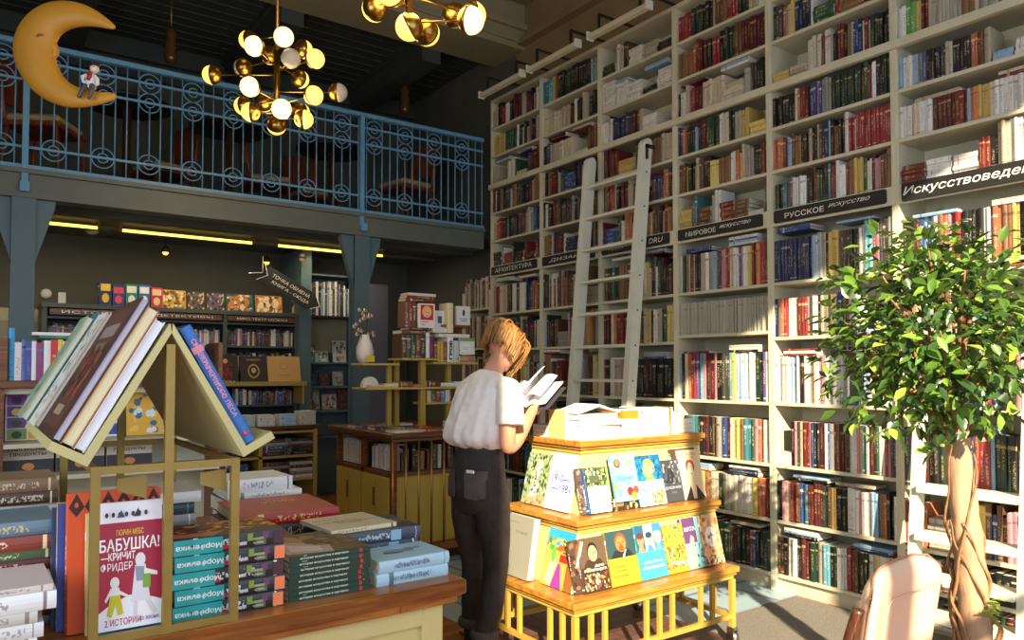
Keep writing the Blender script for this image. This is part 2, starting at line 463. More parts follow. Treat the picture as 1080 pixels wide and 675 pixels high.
def floor_mat():
    m, nt, b, n, l = new_mat('floor_parquet')
    tc = n.new('ShaderNodeTexCoord')
    br = n.new('ShaderNodeTexBrick'); br.inputs['Scale'].default_value = 4
    br.inputs['Color1'].default_value = (*hx('#A8682C'), 1); br.inputs['Color2'].default_value = (*hx('#7C4620'), 1); br.inputs['Mortar'].default_value = (*hx('#3A2010'), 1)
    br.inputs['Mortar Size'].default_value = 0.008; br.inputs['Brick Width'].default_value = 1.6; br.inputs['Row Height'].default_value = 0.3
    l.new(tc.outputs['Object'], br.inputs['Vector'])
    nz = n.new('ShaderNodeTexNoise'); nz.inputs['Scale'].default_value = 5
    mp = n.new('ShaderNodeMapping'); mp.inputs['Scale'].default_value = (1, 8, 1)
    l.new(tc.outputs['Object'], mp.inputs[0]); l.new(mp.outputs[0], nz.inputs['Vector'])
    mx = n.new('ShaderNodeMix'); mx.data_type = 'RGBA'; mx.blend_type = 'OVERLAY'; mx.inputs[0].default_value = 0.5
    l.new(br.outputs[0], mx.inputs[6]); l.new(nz.outputs[0], mx.inputs[7]); l.new(mx.outputs[2], b.inputs['Base Color'])
    b.inputs['Roughness'].default_value = 0.35
    return m
def tile_mat(name, c1, c2, mortar, scale, rough=0.5, w=0.5, rh=0.5):
    m, nt, b, n, l = new_mat(name)
    tc = n.new('ShaderNodeTexCoord')
    br = n.new('ShaderNodeTexBrick'); br.offset = 0.0; br.inputs['Scale'].default_value = scale
    br.inputs['Color1'].default_value = (*c1, 1); br.inputs['Color2'].default_value = (*c2, 1); br.inputs['Mortar'].default_value = (*mortar, 1)
    br.inputs['Mortar Size'].default_value = 0.02; br.inputs['Brick Width'].default_value = w; br.inputs['Row Height'].default_value = rh
    l.new(tc.outputs['Object'], br.inputs['Vector']); l.new(br.outputs[0], b.inputs['Base Color'])
    b.inputs['Roughness'].default_value = rough
    return m
plain('floor', (-3.6, -1.6, -0.1), (XW + 0.1, YB + 0.1, 0), floor_mat())
o = plain('floor_mat', (2.22, 2.5, 0.0065), (3.35, 3.6, 0.014), tile_mat('brown_grid_mat', hx('#6A4A40'), hx('#5E4038'), hx('#33231E'), 5), 'dark brown rubber mat with square grid under the book stand')  # thin brown gridded sheet on the floor below the stand
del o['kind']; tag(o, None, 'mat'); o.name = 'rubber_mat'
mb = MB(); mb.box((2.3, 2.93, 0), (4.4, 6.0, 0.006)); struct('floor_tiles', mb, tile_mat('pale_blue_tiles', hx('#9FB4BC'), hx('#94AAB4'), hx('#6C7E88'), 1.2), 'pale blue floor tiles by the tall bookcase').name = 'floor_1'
mb = MB(); mb.box((3.36, -0.6, 0.0), (4.33, 2.9, 0.01)); mb.box((2.6, -0.6, 0.0), (3.36, 2.49, 0.01)); o = mb.build('carpet', mat_plain('grey_carpet', hx('#77726A'), 0.95, noise=0.3, scale=120, bump=0.6))
tag(o, 'grey carpet between the armchair and the tall bookcase', 'carpet')

plain('wall_back', (-3.6, YB, 0), (XW + 0.2, YB + 0.15, ZC), M['dark_wall'])
plain('wall_right', (XW, -1.6, 0), (XW + 0.15, YB, ZC), M['plaster'])
plain('wall_left', (-3.75, -1.6, 0), (-3.6, YB, ZC), M['plaster'])
plain('ceiling', (-3.75, -1.7, ZC), (XW + 0.2, YB + 0.15, ZC + 0.15), M['plaster'])
plain('wall_right_1', (4.70, 6.5, 0), (XW, YB, 5.0), M['dark_wall'])
# window wall behind the camera: sill, header, piers
WX0, WX1, WZ0, WZ1 = -1.0, 4.1, 0.7, 4.9
mb = MB()
mb.box((-3.75, -1.7, 0), (WX0, -1.5, ZC)); mb.box((WX1, -1.7, 0), (XW + 0.15, -1.5, ZC))
mb.box((WX0, -1.7, 0), (WX1, -1.5, WZ0)); mb.box((WX0, -1.7, WZ1), (WX1, -1.5, ZC))
struct('wall_front', mb, M['plaster'])
mb = MB()
for x in (0.36, 1.6, 2.85): mb.box((x - 0.04, -1.66, WZ0), (x + 0.04, -1.56, WZ1))
for z in (2.35,): mb.box((WX0, -1.65, z - 0.03), (WX1, -1.57, z + 0.03))
struct('window_1', mb, M['white'])

# main ceiling beam over the gallery edge, with stepped mouldings
mb = MB()
mb.box((-3.6, 6.35, 4.86), (XW, 6.9, ZC))
mb.box((-3.6, 6.3, 5.06), (XW, 6.35, 5.12)); mb.box((-3.6, 6.32, 4.92), (XW, 6.35, 4.95))
struct('trim_1', mb, M['beam'], 'broad cream beam across the ceiling above the gallery edge')
mb = MB()
mb.box((-3.6, 6.05, ZC - 0.12), (XW, 6.3, ZC)); mb.box((-3.6, 5.8, ZC - 0.06), (XW, 6.05, ZC))
mb.box((XW - 0.25, -1.5, ZC - 0.1), (XW, 6.05, ZC)); mb.box((XW - 0.1, -1.5, ZC - 0.55), (XW, 6.35, ZC - 0.5))
struct('trim_2', mb, M['plaster'], 'stepped plaster cornice along the main ceiling')
# dark gallery ceiling with cross beams
mb = MB(); mb.box((-3.6, 6.9, 5.0), (XW, YB, 5.05))
for k in range(12): mb.box((-3.6, 6.95 + k * 0.17, 4.99), (XW, 6.97 + k * 0.17, 5.0))
struct('ceiling_1', mb, M['dark_ceiling'], 'dark boarded ceiling of the upper gallery')
for x in (-0.9, 0.75, 2.4, 3.9):
    mb = MB(); mb.box((x - 0.11, 6.9, 4.72), (x + 0.11, YB, 5.0)); mb.box((x - 0.15, 6.9, 4.93), (x + 0.15, YB, 5.0))
    struct('ceiling_beam', mb, M['dark_ceiling'], 'dark ceiling beam above the gallery').name = 'trim_3'
mb = MB(); mb.box((-3.6, YB - 0.12, 4.6), (XW, YB, 5.0)); mb.box((-3.6, YB - 0.2, 4.78), (XW, YB - 0.1, 4.84))
struct('trim_4', mb, M['dark_ceiling'])
# gallery slab with its fascia, beam and underside
mb = MB(); mb.box((-3.6, 6.5, 2.72), (4.3, 6.66, 2.93)); mb.box((-3.6, 6.47, 2.895), (4.3, 6.66, 2.93)); mb.box((-3.6, 6.66, 2.86), (XW, YB, 2.95))
struct('gallery_floor', mb, mat_plain('gallery_fascia_paint', hx('#5B625A'), 0.5, noise=0.08)).name = 'floor_2'
mb = MB(); mb.box((-3.6, 7.35, 2.79), (XW, 7.5, 2.86)); mb.box((-3.6, 8.2, 2.83), (XW, 8.35, 2.86))
struct('trim_5', mb, mat_plain('gallery_beam_paint', hx('#5E655A'), 0.55))

# steel columns with flared brackets
def column(x, label):
    c = thing('steel_column', label, 'column', T(x, 6.58, 0), 'steel columns under the gallery')
    mb = MB()
    mb.box((-0.075, -0.07, 0.0), (0.075, -0.055, 2.72)); mb.box((-0.075, 0.055, 0.0), (0.075, 0.07, 2.72)); mb.box((-0.055, -0.055, 0), (0.055, 0.055, 2.72))
    mb.box((-0.12, -0.1, 0), (0.12, 0.1, 0.02))
    mb.build('shaft', M['teal'], c)
    for s in (-1, 1):
        mb = MB(); mb.prism([(s * 0.075, 2.25), (s * 0.075, 2.72), (s * 0.2, 2.72), (s * 0.2, 2.68)], -0.035, 0.035, 'y')
        mb.build('bracket', M['teal'], c, fix=True)
    mb = MB(); mb.box((-0.03, -0.115, 2.76), (0.03, -0.083, 2.83)); mb.build('fixing_plate', M['railing'], c)
column(0.29, 'dark teal steel column at the left, carrying the blue railed gallery')
column(2.95, 'dark teal steel column in the middle, beside the white vase')

# gallery railing
rl = thing('gallery_railing', 'long blue metal railing with paired ring ornaments on the upper gallery', 'railing', T(0, 6.52, 2.93))
mb = MB(); mb.box((-3.5, -0.03, 0.91), (4.3, 0.03, 0.95), bev=0.006); mb.build('handrail', M['railing'], rl)
for z in (0.66, 0.815, 0.165): mb = MB(); mb.box((-3.5, -0.008, z - 0.009), (4.3, 0.008, z + 0.009)); mb.build('rail', M['railing'], rl)
mb = MB(); mb.box((-3.5, -0.03, 0.0), (4.3, 0.03, 0.03)); mb.build('bottom_rail', M['railing'], rl)
for x in (0.29, 2.93): mb = MB(); mb.box((x - 0.02, -0.045, -0.12), (x + 0.02, -0.01, 0.93)); mb.build('post', M['railing'], rl)
def ring(mb, x, z, r, w=0.0055):
    mb.tube([(x + r * math.cos(2 * PI * k / 20), 0, z + r * math.sin(2 * PI * k / 20)) for k in range(20)], w, 5, closed=True)
x = 1.118 - 0.325 * 9
kk = 0
while x < 4.3:
    for zr in (0.815, 0.66, 0.165):
        for r_ in (0.078, 0.036):
            mb = MB(); ring(mb, x, zr, r_)
            if x > -0.3: mb.build('ornament_ring', M['railing'], rl)
    for dx, z0, z1 in ((0, 0.2, 0.625), (0.0812, 0.02, 0.92), (0.1625, 0.02, 0.92), (0.2437, 0.02, 0.92)):
        if x + dx < 4.3 and x > -1.6:
            mb = MB(); mb.tube([(x + dx, 0, z0), (x + dx, 0, z1)], 0.006, 6); mb.build('baluster', M['railing'], rl)
    x += 0.325

# tubes of light under the gallery
tb = thing('tube_light', 'warm lit tube light under the gallery', 'lamp', T(1.13, 7.99, 2.8), 'tube lights under the gallery')
mb = MB(); mb.tube([(0.02, 0, 0), (1.24, 0, 0)], 0.014, 8); mb.build('tube', M['tube'], tb)
for x in (0, 1.25): mb = MB(); mb.box((x - 0.012, -0.014, -0.016), (x + 0.012, 0.014, 0.065)); mb.build('holder', M['brass_dull'], tb)
tb['label'] = 'warm lit tube light under the gallery, middle of the three'
clone(tb, T(2.63, 7.99, 2.8), 'warm lit tube light under the gallery, crossing behind the middle column')
clone(tb, T(-0.3, 7.99, 2.8), 'warm lit tube light under the gallery, crossing behind the left column')
for x in (1.76, 3.2, 0.3):
    pl = bpy.data.lights.new('tube_glow', 'AREA'); pl.shape = 'RECTANGLE'; pl.size = 1.2; pl.size_y = 0.05; pl.energy = 6; pl.color = (1, 0.78, 0.45)
    po = bpy.data.objects.new('tube_glow', pl); COL.objects.link(po); po.location = (x, 7.99, 2.77)

# ------------------------------------------------------------ tall bookcase wall
XF = 4.35
DV = [6.45, 5.60, 4.78, 3.93, 3.09, 2.24, 1.39]
ROWS = [0.115, 0.47, 0.835, 1.245, 1.68, 2.045, 2.53, 2.80, 3.09, 3.375, 3.68, 3.97]
TOPZ = 4.24
SIGNZ = 2.42
BT = 0.022
names = ['far left bay', 'second bay from the far left', 'bay behind the ladder', 'МИРОВОЕ bay', 'РУССКОЕ bay', 'bay at the right edge']
bc = []
blabels = ['tall cream bookcase bay at the far left end of the book wall', 'tall cream bookcase bay just left of the ladder', 'tall cream bookcase bay behind the ladder',
           'tall cream bookcase bay with the МИРОВОЕ искусство sign', 'tall cream bookcase bay with the РУССКОЕ искусство sign', 'tall cream bookcase bay with the Искусствоведение sign, behind the tree']
for i in range(6):
    y1, y0 = DV[i], DV[i + 1]
    b = thing('bookcase', blabels[i], 'bookcase', T(XF, y0, 0), 'bays of the tall bookcase')
    W = y1 - y0
    mb = MB(); mb.box((0, W - 0.022, 0), (0.33, W, TOPZ), bev=0.002); mb.build('side_panel', M['shelf'], b)
    mb = MB(); mb.box((0, 0.0, 0), (0.33, 0.022, TOPZ), bev=0.002); mb.build('side_panel', M['shelf'], b)
    mb = MB(); mb.box((0.31, 0.022, 0.0), (0.33, W - 0.022, TOPZ)); mb.build('back_panel', M['shelf'], b)
    mb = MB(); mb.box((-0.0, 0.0, TOPZ), (0.34, W, TOPZ + 0.03)); mb.build('top_panel', M['shelf'], b)
    mb = MB(); mb.box((0.03, 0.022, 0), (0.05, W - 0.022, 0.095)); mb.build('plinth', M['shelf'], b)
    rows = list(ROWS)
    if i == 3: rows[4] = 1.725
    if i == 5: rows = [0.05, 0.235, 0.46, 0.80] + rows[3:]
    for z in rows:
        th = BT
        mb = MB(); mb.box((0.002, 0.022, z - th), (0.31, W - 0.022, z), bev=0.002)
        if abs(z - 3.375) < 0.01:
            mb.box((-0.03, 0, z - 0.045), (0.01, W, z + 0.005), bev=0.003)
        mb.build('shelf', M['shelf'], b)
    mb = MB(); mb.box((-0.006, 0.0, SIGNZ), (0.012, W, 2.53), bev=0.002); mb.build('sign_rail', M['shelf'], b)
    bc.append((b, W, rows))

# chalk-lettered signs, their faces toward -X: text x -> -Y, y -> +Z
signs = [('АРХИТЕКТУРА', 0, 0.62, 0.0), ('ДИЗАЙН', 1, 0.52, 0.25), ('КИНО / DRU', 2, 0.55, 0.1), ('МИРОВОЕ', 3, 0.29, 0.0), ('РУССКОЕ', 4, 0.29, 0.0), ('Искусствоведение', 5, 0.74, 0.25)]
sl = ['black sign reading АРХИТЕКТУРА on the far left bay', 'black sign reading ДИЗАЙН just left of the ladder', 'black sign partly behind the ladder', 'black sign reading МИРОВОЕ искусство in white lettering', 'black sign reading РУССКОЕ искусство in white lettering', 'black sign reading Искусствоведение in large white lettering']
for (txt, i, wdt, sh), lb in zip(signs, sl):
    y1, y0 = DV[i], DV[i + 1]; yc = (y0 + y1) / 2; W = y1 - y0
    s = thing('shelf_sign', lb, 'sign', frame((XF - 0.008, yc, 2.478), (0, -1, 0), (0, 0, 1), (-1, 0, 0)), 'black signs along the bookcase')
    a, hgt = W / 2 - 0.045, 0.042
    if i == 5: hgt = 0.052
    poly = []
    for cx, cy, a0 in ((a - .012, hgt - .012, 0), (-a + .012, hgt - .012, 90), (-a + .012, -hgt + .012, 180), (a - .012, -hgt + .012, 270)):
        for q in (0, 45, 90): an = math.radians(a0 + q); poly.append((cx + .012 * math.cos(an), cy + .012 * math.sin(an)))
    mb = MB(); mb.prism(poly, 0.0, 0.012, 'z'); mb.build('board', M['blackboard'], s, fix=True)
    if i in (3, 4):
        text_obj('lettering', txt, M['chalk'], s, T(-0.155, -0.004, 0.013), width=0.28, height=0.036, bold=0.008 if i == 4 else 0)
        text_obj('lettering', 'искусство', M['chalk'], s, T(0.15, 0.004, 0.013), width=0.27, height=0.03, shear=0.5)
    elif i == 2:
        text_obj('lettering', 'ТЕАТР', M['chalk'], s, T(-0.2, 0, 0.013), width=0.2, height=0.032)
        text_obj('lettering', '/ DRU', M['chalk'], s, T(0.22, 0, 0.013), width=0.2, height=0.042, shear=0.2)
    else:
        text_obj('lettering', txt, M['chalk'], s, T(0, 0, 0.013), width=wdt, height=0.045 if i < 5 else 0.06, shear=sh, bold=0.012 if i == 5 else 0)

# book palette
PAL = {'w': ('#E4DFD2', '#8A3A30'), 'W': ('#F2F0E8', '#555555'), 'c': ('#D8C9A4', '#6A4A2A'), 'k': ('#20201F', '#C8B890'), 'K': ('#2E2C2A', '#E0DCD0'), 'r': ('#7E1F1C', '#D8B070'), 'R': ('#A31D1B', '#E8D8C8'),
       'm': ('#5A1C22', '#C8A060'), 'o': ('#C7642A', '#F0E0C0'), 'O': ('#E07A28', '#303030'), 'y': ('#D8B33A', '#5A3A20'), 'Y': ('#E8CF4A', '#A02020'), 'g': ('#2C5A3C', '#E0D8A0'), 'G': ('#58A83C', '#F0F0E0'),
       'e': ('#1F3A30', '#C8B060'), 't': ('#2C7C86', '#E8F0E8'), 'T': ('#4FB0C4', '#FFFFFF'), 'b': ('#2A4A8C', '#E8E8F0'), 'B': ('#1D2C5C', '#C8C0A0'), 'l': ('#8FB8D8', '#28406A'), 'p': ('#6A4A88', '#F0E8F0'),
       'P': ('#C88A94', '#5A2A34'), 'n': ('#6A4428', '#D8C090'), 'N': ('#9A6A3C', '#301C10'), 's': ('#9A968C', '#30302E'), 'S': ('#B8B09A', '#6E6658'), 'd': ('#4A4640', '#D0C8B0'), 'z': ('#BFAE8E', '#5A5040'), 'v': ('#B23A6A', '#F8E8F0')}
PALN = {'w': 'white', 'W': 'bright white', 'c': 'cream', 'k': 'black', 'K': 'black', 'r': 'dark red', 'R': 'red', 'm': 'maroon', 'o': 'rust orange', 'O': 'orange', 'y': 'yellow ochre', 'Y': 'yellow', 'g': 'green', 'G': 'bright green',
        'e': 'dark green', 't': 'teal', 'T': 'turquoise', 'b': 'blue', 'B': 'navy', 'l': 'light blue', 'p': 'purple', 'P': 'dusty pink', 'n': 'brown', 'N': 'tan', 's': 'grey', 'S': 'pale grey', 'd': 'dark grey', 'z': 'beige', 'v': 'magenta'}
def pal(ch, jit=0.12):
    a, b_ = PAL[ch]; j = 1 + rnd.uniform(-jit, jit)
    c = [min(1, q * j) for q in hx(a)]; g = 0.3 * c[0] + 0.55 * c[1] + 0.15 * c[2]
    c = tuple((q * 0.78 + g * 0.22) * 0.85 for q in c)
    d = hx(b_); return c, tuple(0.6 * d[k] + 0.4 * c[k] for k in range(3))
RANDMIX = 'kkkkddKKrrmmwwczzsSnnnNNgeebBBtlorRyPe'
# spec per (bay,row): tokens  letter*count[:height]; '=' prefix is a lying stack; '~' random mix
SPEC = {
 (5, 9): 'w1:.2 W1:.2 G2:.21 y1:.2 m1:.2 r1:.2 S9:.2 N3:.2 z3:.22 S2:.22 r1:.23 w4:.22 =w3',
 (5, 8): 'l1:.16 w3:.15 l2:.15 O1:.16 t1:.17 p1:.16 k2:.17 K3:.17 d2:.18 S2:.19 k3:.18 K2:.18 o2:.19 r1:.19 n1:.19 z2 =l2 =w3 k2 w3',
 (5, 7): 'w3:.13 c3:.13 W3:.13 m5:.15 r3:.15 l1:.15 O2:.15 y3:.15 w8:.17 =W3',
 (5, 6): '=r4 =W4 =w4 r3:.16 k2:.17 z3 w3 r2 =z3',
 (5, 5): 'k3:.2 r1:.22 b1:.21 l1:.2 b2:.21 w1 N1 o1:.22 P1 R2:.2 K3:.22 k3:.2 w2:.2 r1:.22 o2:.22 N2:.24 y2:.25 k2:.22 o3:.24 n2:.23 w2',
 (5, 4): '~', (5, 3): '~', (5, 2): '~t c3 O1 P2 w3 n2 Y2:.27 Y2:.27 G2:.27 y2 k2 w1',
 (5, 10): '~', (5, 11): '~',
 (4, 9): '=y3 =z3 w2:.22 c3:.23 n1:.22 w2:.24 S1:.24 k1 r2:.25 k2:.22 N1:.22 z1:.23 b2:.21 B1 W1:.21 r1:.22 w1:.21 e3:.22 k3:.22',
 (4, 8): 'k7:.2 w1:.22 o1:.21 r2:.21 m2:.21 b2:.22 P1 b1:.2 s3:.22 e10:.215 g1:.22 e2 n1 g1 r1:.22 W2:.22 k3 e2',
 (4, 7): 'o4:.21 r1:.21 l2:.2 n1 N2:.2 k2:.2 r1 z1 k2:.22 z1 n2 B2:.22 l1:.24 k1 N1 n1 k2 w2:.25 R2:.22 w1 R12:.23',
 (4, 6): 'e3:.15 t2:.15 N1 p1:.2 w3:.2 W2:.19 k3:.2 n1 r1:.19 g2:.2 k2 t1 r2:.22 w1 W2:.21 r1 N3:.22 y3:.22 g1 w2:.2 m1 P2:.2 n2 N2:.24',
 (4, 5): 'B12:.23 l1:.25 w1 l1:.27 S2:.27 k1 y1:.25 y2:.27 N1:.25 d2 n1:.25 k3:.24 w1 S1:.28 T2:.29 R1:.28 P1:.28 d2:.3 s2:.29',
 (4, 4): 'B1:.2 l1:.18 N1 o1:.2 R1:.2 P1:.2 w3:.2 c1 r2:.2 R1 w1 n1 w2 k1 z3:.22 g1 y1 c1 k1 b1 o1 n2 w2 =l1 =w3',
 (4, 3): 'w3:.2 c1:.2 W1 l2:.2 W2:.2 m1 k1 w2:.23 z2 W1 P2 w2:.23 T1 w3 =b2 l2 c2 =w3',
 (4, 2): '=w3 k2:.2 P1:.2 e1 z1 n1 r2:.2 P1 b1:.21 K3:.22 m1 R1:.21 w1:.25 p1:.25 l1:.25 w1:.26 n2:.25 m2:.25 o1 e1:.23 w3:.25 P1:.25 N1 t2:.23 w1 m2 k1 g1 w2 R1 P1 n1 b1',
 (4, 1): 'k2:.25 P1 c2:.24 r2:.24 n1 b2:.24 t1 m1 r1 m3:.26 e2:.25 n1 y2:.23 k2:.24 e2 w3:.25 P1 w2 s1 l2:.25 t1 N1:.24 o1 k2 W1',
 (4, 0): 'n2 k1 w1:.22 W2:.23 k2 m2:.24 g1 e2:.22 s1 c1:.22 T2:.24 k1 g1 w3:.23 R2:.24 r1 n1 k3:.22 g1 w2:.2 Y1 w2 c2 m2',
 (3, 9): 'K1:.16 w2:.2 S1 R2:.2 m2 c6:.22 =c5 S3:.2 d2 k3',
 (3, 10): 'N8:.2 o1 r2 m3:.21 e2 R2:.22 k2 e3:.24 n2 m8:.24',
 (3, 11): 'R5:.2 e4:.22 k3 z1 n3 N1 R4:.23 k1 e2 z3 w2',
 (3, 8): 'B1:.22 b1 O1:.2 N1 k2:.2 e2:.2 l1:.14 m4:.22 g2:.22 e3:.22 w2:.22 c3:.22 k2 S3:.2 y3:.2 =Y3',
 (3, 7): 'n3 y1:.2 k2 S1:.16 z1 n2 k3 Y3:.18 N6:.19 W3:.21 o1 y1 z2 s2:.21 k3 r2',
 (3, 6): '=y5 n1:.18 t2:.23 =n4 z2:.2 w2 =r4 =n4 =w1 b1',
 (3, 5): 'w1:.26 g2 Y1 N1 c1:.27 k1 n1 P1 k2 c1 z1 W2:.27 s2 l1:.26 n2 P2:.27 R2:.27 c2:.26 w2:.27 p1 s1 w2 Y2:.26 r1:.27 m1 O1:.27 R2:.27 n1',
 (3, 4): 'S60:.24',
 (3, 3): 'l1:.25 k1 c1 o1 R2:.25 p1 B1 T1 P1 k1 m2 P1:.26 k2 d3:.24 T1 y1:.24 l2:.27 w3:.26 W2:.27 e2:.29 p1:.3 W1:.3',
 (3, 2): 'c1 k1 d1 t3:.25 k2 m2:.25 k1 n1 e1 s2 b1 m1 c1 Y2:.27 y1 N1 t2:.26 g1 P1 o1:.27 r1 w2',
 (3, 1): 'w1 k1 r1 n1 w2:.24 y1:.24 N1 o1 c2 e1 S3:.2 c1 w4:.24 W2 Y1:.24 o2:.24 r2:.24',
 (3, 0): 'k2 r1 g1 o1:.25 m1 n1 y1 p2:.24 e1 g3:.25 t1 n2 k3:.25 R1 b1 k2 e2',
 (2, 4): 'm3 n1 c1 o1 r3:.22 K1 N1 w2 r2:.25 P1 n2 c2 y1 k1 w2 z2 k1 g1 Y2:.27 T1:.25',
 (2, 3): 'r1 k2 w1 z1 S1 P1 k2 n1 K6:.24 m1 k7:.25', (2, 5): 'n2 k2 g1 e2 N3 d3 r1 k2 w2 Y1',
 (2, 9): 'w3:.17 K1:.24 w1 B5:.2 d2 B2 m2:.21 n1 z2 =w5 =R1', (2, 10): '=w8 w5:.18 =w5 =k2 =w5', (2, 11): '=e3 w2:.22 z2 k2:.22 n1 =w5 =z4 =k3',
 (1, 9): 'k2:.2 b1 z5:.15 w1:.2 c5:.17 =w2 n3 N2', (1, 10): 'c5:.18 c4:.17 z3 m3 w2 k3 z3', (1, 11): 't3:.22 T2 y1 N1 k4 e3 k8',
 (0, 10): 'y6:.2 w1:.2 g8:.21 w1 k2', (0, 11): 'z3:.12 k3 R3:.15 w2:.2 k4 m4', (0, 9): 'z3 =b1 c3 w2 g1:.15 =Y2 d3 m6', (0, 5): 'P2 r2 c2 z2 k4 w2 m2 w3 W1',
 (2, 2): '~ =R2 =w5', (2, 8): 'm4 r3 =y4 e2 n3 N4 z4:.22',
}
import re
def parse(spec):
    out = []
    for tk in spec.split():
        if tk.startswith('~'): out.append(('~', 26, 0, False)); continue
        m_ = re.match(r'(=?)([A-Za-z])(\d+)(?::(\.\d+))?', tk)
        if m_: out.append((m_.group(2), int(m_.group(3)), float(m_.group(4)) if m_.group(4) else 0, bool(m_.group(1))))
    return out
ORD = ['first', 'second', 'third', 'fourth', 'fifth', 'sixth', 'seventh', 'eighth', 'ninth', 'tenth', 'eleventh', 'twelfth', 'thirteenth', 'fourteenth', 'fifteenth', 'sixteenth', 'seventeenth', 'eighteenth', 'nineteenth', 'twentieth']
def ordn(k):
    if k < 20: return ORD[k]
    tens = {2: 'twenty', 3: 'thirty', 4: 'forty', 5: 'fifty', 6: 'sixty'}[(k + 1) // 10]
    return tens + 'ieth' if False else (tens + '-' + ORD[(k + 1) % 10 - 1] if (k + 1) % 10 else {2: 'twentieth', 3: 'thirtieth', 4: 'fortieth', 5: 'fiftieth', 6: 'sixtieth'}[(k + 1) // 10])
shelf_books = []   # (t,d,h,letter,matrix,row,bay,index,lying)
for i in range(6):
    b, W, rows = bc[i]
    y1, y0 = DV[i] - 0.024, DV[i + 1] + 0.024
    for r, z in enumerate(rows):
        ztop = (rows[r + 1] - BT) if r + 1 < len(rows) else TOPZ
        if abs(ztop - (2.53 - BT)) < 0.01: ztop = 2.42
        gap = ztop - z
        key = (i, r - 0) if i < 5 else (i, r)
        sp = SPEC.get((i, r if i < 5 else r - 0), None)
        if i == 5:
            rr = r - 1 if r >= 1 else 0
            sp = SPEC.get((5, r - 1), None) if r > 3 else '~'
        toks = parse(sp) if sp else [('~', 30, 0, rnd.random() < 0.0)]
        # expand to items
        items = []
        for ch, cnt, hh, ly in toks:
            if ch == '~':
                k = 0
                while k < cnt:
                    run = rnd.choice((1, 1, 1, 2, 3)); c0 = rnd.choice(RANDMIX); h0 = rnd.uniform(0.68, 0.92) * gap
                    if rnd.random() < 0.07: items.append(('L', c0, rnd.randint(3, 6), 0.2)); k += 5
                    else:
                        for _ in range(run): items.append(('V', c0, rnd.uniform(0.018, 0.036), min(h0 + rnd.uniform(-.006, .006), gap - 0.015))); k += 1
            elif ly: items.append(('L', ch, cnt, hh))
            else:
                base = hh or rnd.uniform(0.19, 0.25); tb_ = rnd.uniform(0.02, 0.036)
                for _ in range(cnt):
                    hv = base if cnt > 4 else base + rnd.uniform(-.008, .008)
                    tt = 0.013 if (ch == 'S' and cnt > 20) else (tb_ if cnt > 4 else rnd.uniform(0.018, 0.038))
                    items.append(('V', ch, tt, min(max(hv, gap * 0.70) * (1.06 if gap > .33 else 1), gap - 0.012)))
        Wl = y1 - y0 - 0.004
        tot = sum(it[2] if it[0] == 'V' else 0.19 for it in items)
        fac = Wl / tot
        if fac > 1.25:   # fill up with random books
            while tot < Wl * 0.97: t_ = rnd.uniform(.02, .036); items.append(('V', rnd.choice(RANDMIX), t_, gap * rnd.uniform(.6, .9))); tot += t_
            fac = Wl / tot
        y = y1; idx = 0
        for it in items:
            if it[0] == 'V':
                t_ = it[2] * fac; hh = it[3]; dd = rnd.uniform(0.15, 0.19); set_ = rnd.uniform(0.012, 0.035)
                m_ = frame((XF + set_, y, z + 0.0004), (0, -1, 0), (1, 0, 0), (0, 0, 1))
                shelf_books.append((t_ - 0.0008, dd, hh, it[1], m_, r, i, idx, False)); y -= t_; idx += 1
            else:
                wd = 0.19 * fac; zz = z + 0.0004; n_ = it[2]
                maxt = (gap - 0.02) / n_; ch = it[1]
                for q in range(n_):
                    t_ = min(rnd.uniform(0.022, 0.036), maxt); hh = wd * rnd.uniform(0.86, 0.97)
                    if zz + t_ > ztop - 0.006: break
                    m_ = frame((XF + rnd.uniform(.012, .03), y - wd + (wd - hh) / 2, zz), (0, 0, 1), (1, 0, 0), (0, 1, 0))
                    shelf_books.append((t_ - 0.0008, 0.16, hh, ch, m_, r, i, idx, True)); zz += t_; idx += 1
                y -= wd
        # a few books laid flat along the tops of the rows
        lim = gap
        for rep in range(2) if rnd.random() < 0.8 else ():
          if True:
              hmax = max([it[3] for it in items if it[0] == 'V'] + [0.1])
              if gap - hmax > 0.04:
                  zz = z + hmax + 0.002; yy = y0 + (0.03 + rep * 0.4) + rnd.uniform(0.0, 0.12)
                  for q in range(rnd.randint(1, 4)):
                      if zz + 0.02 > ztop - 0.004: break
                      tt = rnd.uniform(.012, .02); ch = rnd.choice('wwczrlkb')
                      m_ = frame((XF + 0.015, yy, zz), (0, 0, 1), (1, 0, 0), (0, 1, 0))
                      shelf_books.append((tt, 0.16, 0.24, ch, m_, r, i, idx, True)); zz += tt + .0005; idx += 1
# which of them show largest
CF, CR = Vector((math.sin(math.radians(YAW)), math.cos(math.radians(YAW)))), Vector((math.cos(math.radians(YAW)), -math.sin(math.radians(YAW))))
def px(p):
    D = p.x * CF.x + p.y * CF.y; R = p.x * CR.x + p.y * CR.y
    return 540 + FPX * R / D, 392 - FPX * (p.z - 1.45) / D
def score(bk):
    t_, dd, hh, ch, m_, r, i, idx, ly = bk
    q = [px(m_ @ Vector(p)) for p in ((0, 0, 0), (t_, 0, 0), (t_, 0, hh), (0, 0, hh))]
    ar = abs(sum(q[k][0] * q[(k + 1) % 4][1] - q[(k + 1) % 4][0] * q[k][1] for k in range(4))) / 2
    cx = sum(p[0] for p in q) / 4; cy = sum(p[1] for p in q) / 4
    if cx < 2 or cx > 1078 or cy < 2 or cy > 672: return 0
    if 885 < cx and 250 < cy < 470: return ar * 0.08
    if 540 < cx < 730 and cy > 430: return 0
    if 895 < cx < 1040 and cy > 570: return ar * 0.2
    return ar
order = sorted(range(len(shelf_books)), key=lambda k: -score(shelf_books[k]))
single = set(order[:330])
